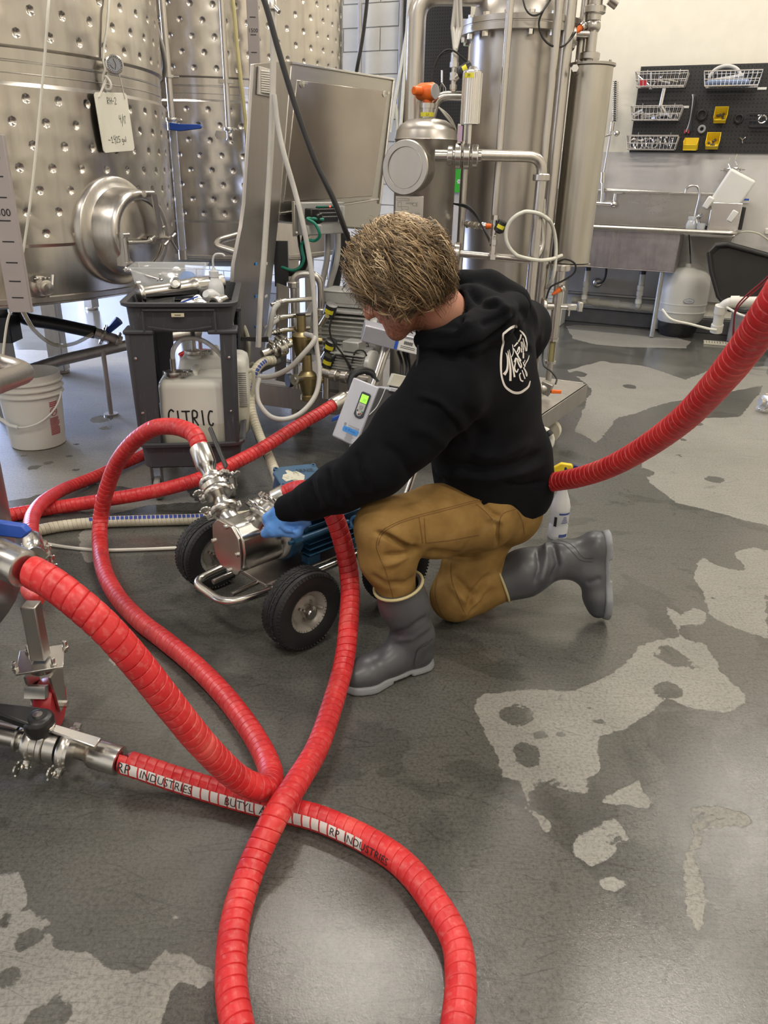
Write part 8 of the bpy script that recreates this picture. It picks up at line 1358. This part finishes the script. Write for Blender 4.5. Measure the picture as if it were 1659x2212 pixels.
# ---- pegboard and what hangs on it
PU0, PU1 = uo(WP(1386, 145)), uo(WP(1659, 150))+.55; pz0, pz1 = WP(1361, 329)[2], WP(1386, 145)[2]
pegboard('pegboard', PU0, PU1, pz0, pz1, 'big black pegboard above the sink holding baskets and yellow bins', 50, 22)
def basket(px0, px1, py0, py1, label, dark=False, dep=.16):
    a, b = WP(px0, py0, .06), WP(px1, py1, .06); ua, ub = uo(a), uo(b); zt, zb = a[2], b[2]; t = thing('wire_basket', label, 'basket', RM((ua+ub)/2, -.13, zb)); mt = MBP if dark else MSW; m_ = MB(); v0, v1 = -.055, -.055-dep; ins = .02
    def ring(z, e=0., r_=.0045): m_.tube([RM(ua+e, v0, z), RM(ub-e, v0, z), RM(ub-e, v1+e, z), RM(ua+e, v1+e, z)], r_, 6, closed=True)
    ring(zt); ring((zt*.45+zb*.55), ins*.6, .0035); ring(zb, ins); part('rim_wires', m_, mt, t); m_ = MB(); n_ = int((ub-ua)/.032)
    for i in range(n_+1): u_ = ua+(ub-ua)*i/n_; e = (0.5-i/n_)*2*ins; m_.tube([RM(u_, v0, zt), RM(u_+e, v0, zb), RM(u_+e, v1+ins, zb), RM(u_, v1, zt)], .0018, 4)
    for j in range(1, 5): v_ = v0+(v1-v0)*j/5; m_.tube([RM(ua, v_, zt), RM(ua+ins, v_, zb), RM(ub-ins, v_, zb), RM(ub, v_, zt)], .0018, 4)
    part('mesh_wires', m_, mt, t, kind='stuff')
    part('hook', MB().tube([RM(ua+.08, v0, zt), RM(ua+.08, -.045, zt+.03)], .003, 6), mt, t); part('hook', MB().tube([RM(ub-.08, v0, zt), RM(ub-.08, -.045, zt+.03)], .003, 6), mt, t); return ua, ub, zb, zt
rb = random.Random(21)
def junk(ua, ub, zb, n, kind, base, grp, sz=.03):
    for i in range(n):
        u_ = ua+.04+(ub-ua-.08)*(i+.5)/n; q = RM(u_, -.13+rb.uniform(-.04, .03), zb+sz*.9+rb.uniform(0, .03)); m_ = MB(); d_ = nrm(V(rb.uniform(-1, 1), rb.uniform(-1, 1), rb.uniform(-.4, .6)))
        if kind == 'clamp': m_.torus(q, d_, sz, .006, 14, 6); m_.box(q+V(0, 0, sz), (.012, .03, .012)); m_.cyl(q+V(0, 0, sz)-d_*.0, q+V(0, 0, sz)+nrm(np.cross(d_, Z))*.04, .004, n=6); nm = 'clamp'
        elif kind == 'pipe': m_.cyl(q-d_*.045, q+d_*.045, .020, n=12); m_.lathe([(.026, -.004), (.026, .004)], q+d_*.045, d_, 14); nm = 'pipe_fitting'
        else: m_.cyl(q-d_*.06, q+d_*.06, .006, n=8); m_.torus(q+d_*.065, Z, .012, .004, 10, 5); nm = 'tool'
        single(nm, m_, MSW, base % ['far left', 'left', 'middle left', 'middle', 'middle right', 'right', 'far right', 'rightmost'][min(7, int(8*i/n))], nm.split('_')[0], group=grp)
B1 = basket(1377, 1485, 160, 188, 'wire basket at the top left of the pegboard holding tools'); junk(*B1[:3], 6, 'tool', 'steel tool at the %s of the top left wire basket', 'tools in the top left basket')
single('red_pack', MB().box(RM(B1[0]+.07, -.14, B1[2]+.03), (.06, .05, .05), AX), MRED, 'small red pack in the top left wire basket', 'pack', bevel=.004)
B2 = basket(1367, 1473, 232, 260, 'wire basket at the middle left of the pegboard holding pipe fittings'); junk(*B2[:3], 5, 'pipe', 'pipe fitting at the %s of the middle left basket', 'fittings in the middle basket')
q = RM(B2[0]+.24, -.13, B2[2]+.10); single('pipe_wye', MB().cyl(q, q+Z*.14+RU*.01, .017).cyl(q+V(.06, 0, -.06), q+Z*.01, .020), MSW, 'upright steel pipe stub sticking out of the middle left basket', 'pipe')
B3 = basket(1358, 1464, 294, 324, 'wire basket at the bottom left of the pegboard heaped with clamps'); junk(*B3[:3], 8, 'clamp', 'steel clamp at the %s of the bottom left basket', 'clamps in the bottom basket', .036)
B4 = basket(1524, 1642, 160, 188, 'wire basket at the top right of the pegboard with blue cloth', dep=.2)
m_ = MB().box(RM((B4[0]+B4[1])/2-.03, -.15, B4[2]+.025), (.33, .14, .04), AX); single('blue_cloth', m_, plain('cloth_blue', (.22, .28, .42), .8), 'folded blue-grey cloth in the top right basket', 'cloth', bevel=.015)
m_ = MB().tube([RM(B4[0]+.16+.12*math.cos(t_), -.15, B4[2]+.06+.09*math.sin(t_)) for t_ in np.linspace(.0, 3.1, 14)], .014, 8); m_.box(RM(B4[0]+.19, -.15, B4[2]+.065), (.22, .04, .02), (nrm(RU+Z*.15), RV, Z)); single('hand_tool', m_, plain('tool_grey', (.55, .54, .52), .4), 'grey hand tool with curved grip in the top right basket', 'tool', bevel=.002)
B5 = basket(1618, 1690, 248, 275, 'black wire basket at the right edge of the pegboard', dark=True); junk(B5[0]+.05, B5[0]+.17, B5[2], 1, 'clamp', 'single clamp at the %s in the black wire basket', 'clamp in the black basket')
def ybin(px, py, label, lip=0, sc=1., tilt=.75):
    c = WP(px, py, .12); t = thing('yellow_bin', label, 'bin', c-Z*.04); w_, h_, d_ = .105*sc, .085*sc, .092*sc
    cA, sA = math.cos(tilt), math.sin(tilt)
    def pt_(u, v, z): return c+RU*u-RV*(v*cA+z*sA)+Z*(z*cA-v*sA)
    pr = [(-d_*.5, -h_/2), (d_*.42, -h_/2), (d_*.60, -h_*.05), (d_*.50, h_*.20), (-d_*.5, h_/2)]; m_ = MB()
    for s_ in (-1, 1): m_.add([pt_(s_*w_/2*(.9 if z < 0 else 1), v, z) for v, z in pr]+[pt_(s_*(w_/2*(.9 if z < 0 else 1)-.004), v, z) for v, z in pr], [(0, 1, 2, 3, 4), (9, 8, 7, 6, 5)]+[(i, (i+1) % 5, 5+(i+1) % 5, 5+i) for i in range(5)])
    bu_, bv_, bw_ = RU, nrm(pt_(0, 1, 0)-pt_(0, 0, 0)), nrm(pt_(0, 0, 1)-pt_(0, 0, 0)); m_.box(pt_(0, 0, -h_/2), (w_*.9, d_, .004), (bu_, bv_, bw_)); m_.box(pt_(0, -d_*.5, 0), (w_, .004, h_), (bu_, bv_, bw_)); m_.box(pt_(0, d_*.5, -h_*.28), (w_*.92, .004, h_*.5), (bu_, nrm(bv_-bw_*.4), nrm(bw_+bv_*.4))); part('body', m_, MYL, t, bevel=.0015)
    m_ = MB(); [m_.sphere(pt_(rb.uniform(-.03, .03), rb.uniform(-.03, .03), -h_*.2), .012, 6, 4) for _ in range(7)]; part('contents', m_, plain('nuts_dark', (.10, .09, .09), .4, metal=.5), t, kind='stuff'); return t
ybin(1557, 248, 'yellow bin on the pegboard under the top right basket'); ybin(1492, 311, 'deeper yellow bin beside the bottom left basket', sc=1.12, tilt=.05); ybin(1540, 304, 'yellow bin right of the deeper yellow bin, full of fittings', sc=1.05)
for px, py, r_, lb_, mt_ in ((1516, 248, .036, 'large black rubber ring hanging on the pegboard', MBK), (1596, 256, .030, 'smaller black ring right of the upper yellow bin', MBK), (1516, 279, .024, 'grey ring hanging above the lower yellow bins', plain('ring_grey', (.30, .30, .31), .5))):
    single('ring', MB().torus(WP(px, py, .07), RV, r_, .010, 24, 8), mt_, lb_, 'ring')
cd = thing('cable_bundle', 'bundle of black cables with red tips hanging on the pegboard', 'cable', WP(1490, 290, .07)); 
for k in range(4): part('strand', MB().tube(spline([WP(1500+k*2-4, 204, .07), WP(1497+k*1.5, 215, .08), WP(1494+k, 240, .08), WP(1490+k, 262, .08), WP(1482+k*4, 285, .07)], 5), .006, 6), MBP if k else plain('cable_white', (.5, .5, .5), .5), cd)
for k in range(2): part('red_tip', MB().cyl(WP(1481+k*7, 280, .07), WP(1479+k*8, 288, .07), .008, n=8), MRED, cd)
wh = thing('whisk', 'steel wire whisk hanging on the black pegboard strip behind the pipes', 'whisk', WP(953, 200, .08)); m_ = MB().cyl(WP(955, 152, .09), WP(955, 178, .09), .010, n=10); [m_.tube([WP(955, 178, .09), WP(955, 190, .09)+RU*r_, WP(954, 203, .09)+RU*r_*1.2, WP(953, 210, .09)], .0025, 5) for r_ in (-.035, -.015, .015, .035)]; part('body', m_, MSW, wh)
hk = thing('hanging_clamps', 'cluster of steel clamps hanging below the pegboard above the white tub', 'clamp', WP(1582, 360, .12)); 
for (px, py, r_) in ((1575, 368, .045), (1590, 366, .040), (1582, 372, .05)): m_ = MB().torus(WP(px, py, .12), nrm(Z+RV*.3), r_, .007, 16, 6); m_.cyl(WP(px, py, .12)-RU*.07, WP(px, py, .12)+RU*.07, .005, n=6); part('clamp_ring', m_, MSW, hk)
part('hook', MB().tube(spline([WP(1592, 333, .09), WP(1588, 345, .10), WP(1592, 358, .12)], 4), .004, 6), MSW, hk); part('hook', MB().tube(spline([WP(1576, 340, .09), WP(1573, 352, .10), WP(1578, 366, .12)], 4), .004, 6), MSW, hk)
for px, py, w_, lb_ in ((1646, 191, .07, 'white label sticker right of the top right basket'), (1481, 231, .055, 'white label sticker at the end of the middle left basket')): single('label_sticker', MB().box(WP(px, py, .045), (w_, .002, .018), AX), MWH, lb_, 'label')
single('wing_hook', MB().tube([WP(1599, 297, .06), WP(1604, 302, .08), WP(1610, 297, .06)], .005, 6).cyl(WP(1604, 302, .08), WP(1604, 309, .07), .005, n=6), MSW, 'small bare wing hook on the lower right of the pegboard', 'hook')
# ---- spray bottle behind the boot
sq = G(1203, 1160); sbt = thing('spray_bottle', 'translucent spray bottle with yellow trigger standing behind the right boot', 'bottle', sq); SBX = nrm(V(.97, -.22, 0)); 
part('body', MB().lathe([(0, 0), (.034, 0), (.037, .006), (.037, .055), (.034, .062), (.037, .07), (.037, .135), (.030, .165), (.017, .20), (.015, .225)], sq, Z, 32), clearm('spray_plastic', (.72, .73, .74), .3, .88), sbt)
part('label_wrap', MB().lathe([(.0378, .015), (.0378, .052), (.035, .064), (.0378, .072), (.0378, .125)], sq, Z, 16, ref=(0, -1, 0), arc=(-.9, 1.0), caps=False), plain('label_white', (.62, .64, .68), .5), sbt)
m_ = MB().lathe([(.0382, .110), (.0382, .118)], sq, Z, 16, ref=(0, -1, 0), arc=(-.3, 1.0), caps=False); m_.lathe([(.0382, .015), (.0382, .028)], sq, Z, 8, ref=(0, -1, 0), arc=(-.1, .9), caps=False)
for k in range(5): m_.lathe([(.0382, .075+k*.006), (.0382, .078+k*.006)], sq, Z, 8, ref=(0, -1, 0), arc=(.0+k*.05, .75-k*.06), caps=False)
part('label_print', m_, plain('label_navy', (.06, .09, .28), .5), sbt, kind='stuff')
part('label_logo', MB().lathe([(.0383, .06), (.0383, .10)], sq, Z, 4, ref=(0, -1, 0), arc=(-.75, -.45), caps=False), MINK, sbt)
part('collar', MB().lathe([(.019, .215), (.019, .238), (.014, .245)], sq, Z, 20), plain('navy_plastic', (.02, .025, .12), .4), sbt)
h0 = sq+Z*.30; m_ = MB().prism([(-.058, -.055), (-.048, -.010), (-.020, .012), (.020, .010), (.030, -.004), (.002, -.012), (-.020, -.030), (-.030, -.055)], -.010, .010, h0, (SBX, Z, nrm(np.cross(SBX, Z)))); part('trigger_head', m_, MYL, sbt, bevel=.004)
m_ = MB().cyl(sq+Z*.24, h0, .011); m_.prism([(.012, -.022), (.030, .010), (.062, .004), (.064, -.008), (.040, -.012), (.030, -.024)], -.008, .008, h0, (SBX, Z, nrm(np.cross(SBX, Z)))); part('nozzle', m_, plain('navy_plastic', (.02, .025, .12), .4), sbt, bevel=.003)
part('hose_curl', MB().tube(spline([P(1168, 925, 3.3), P(1182, 930, 3.25), P(1192, 945, 3.25), P(1190, 962, 3.25), P(1176, 970, 3.25)], 6), .012, 10), MWT, sk); part('tape_wrap', MB().tube(spline([P(1183, 931, 3.24), P(1190, 940, 3.23)], 3), .0145, 10), MBK, sk)
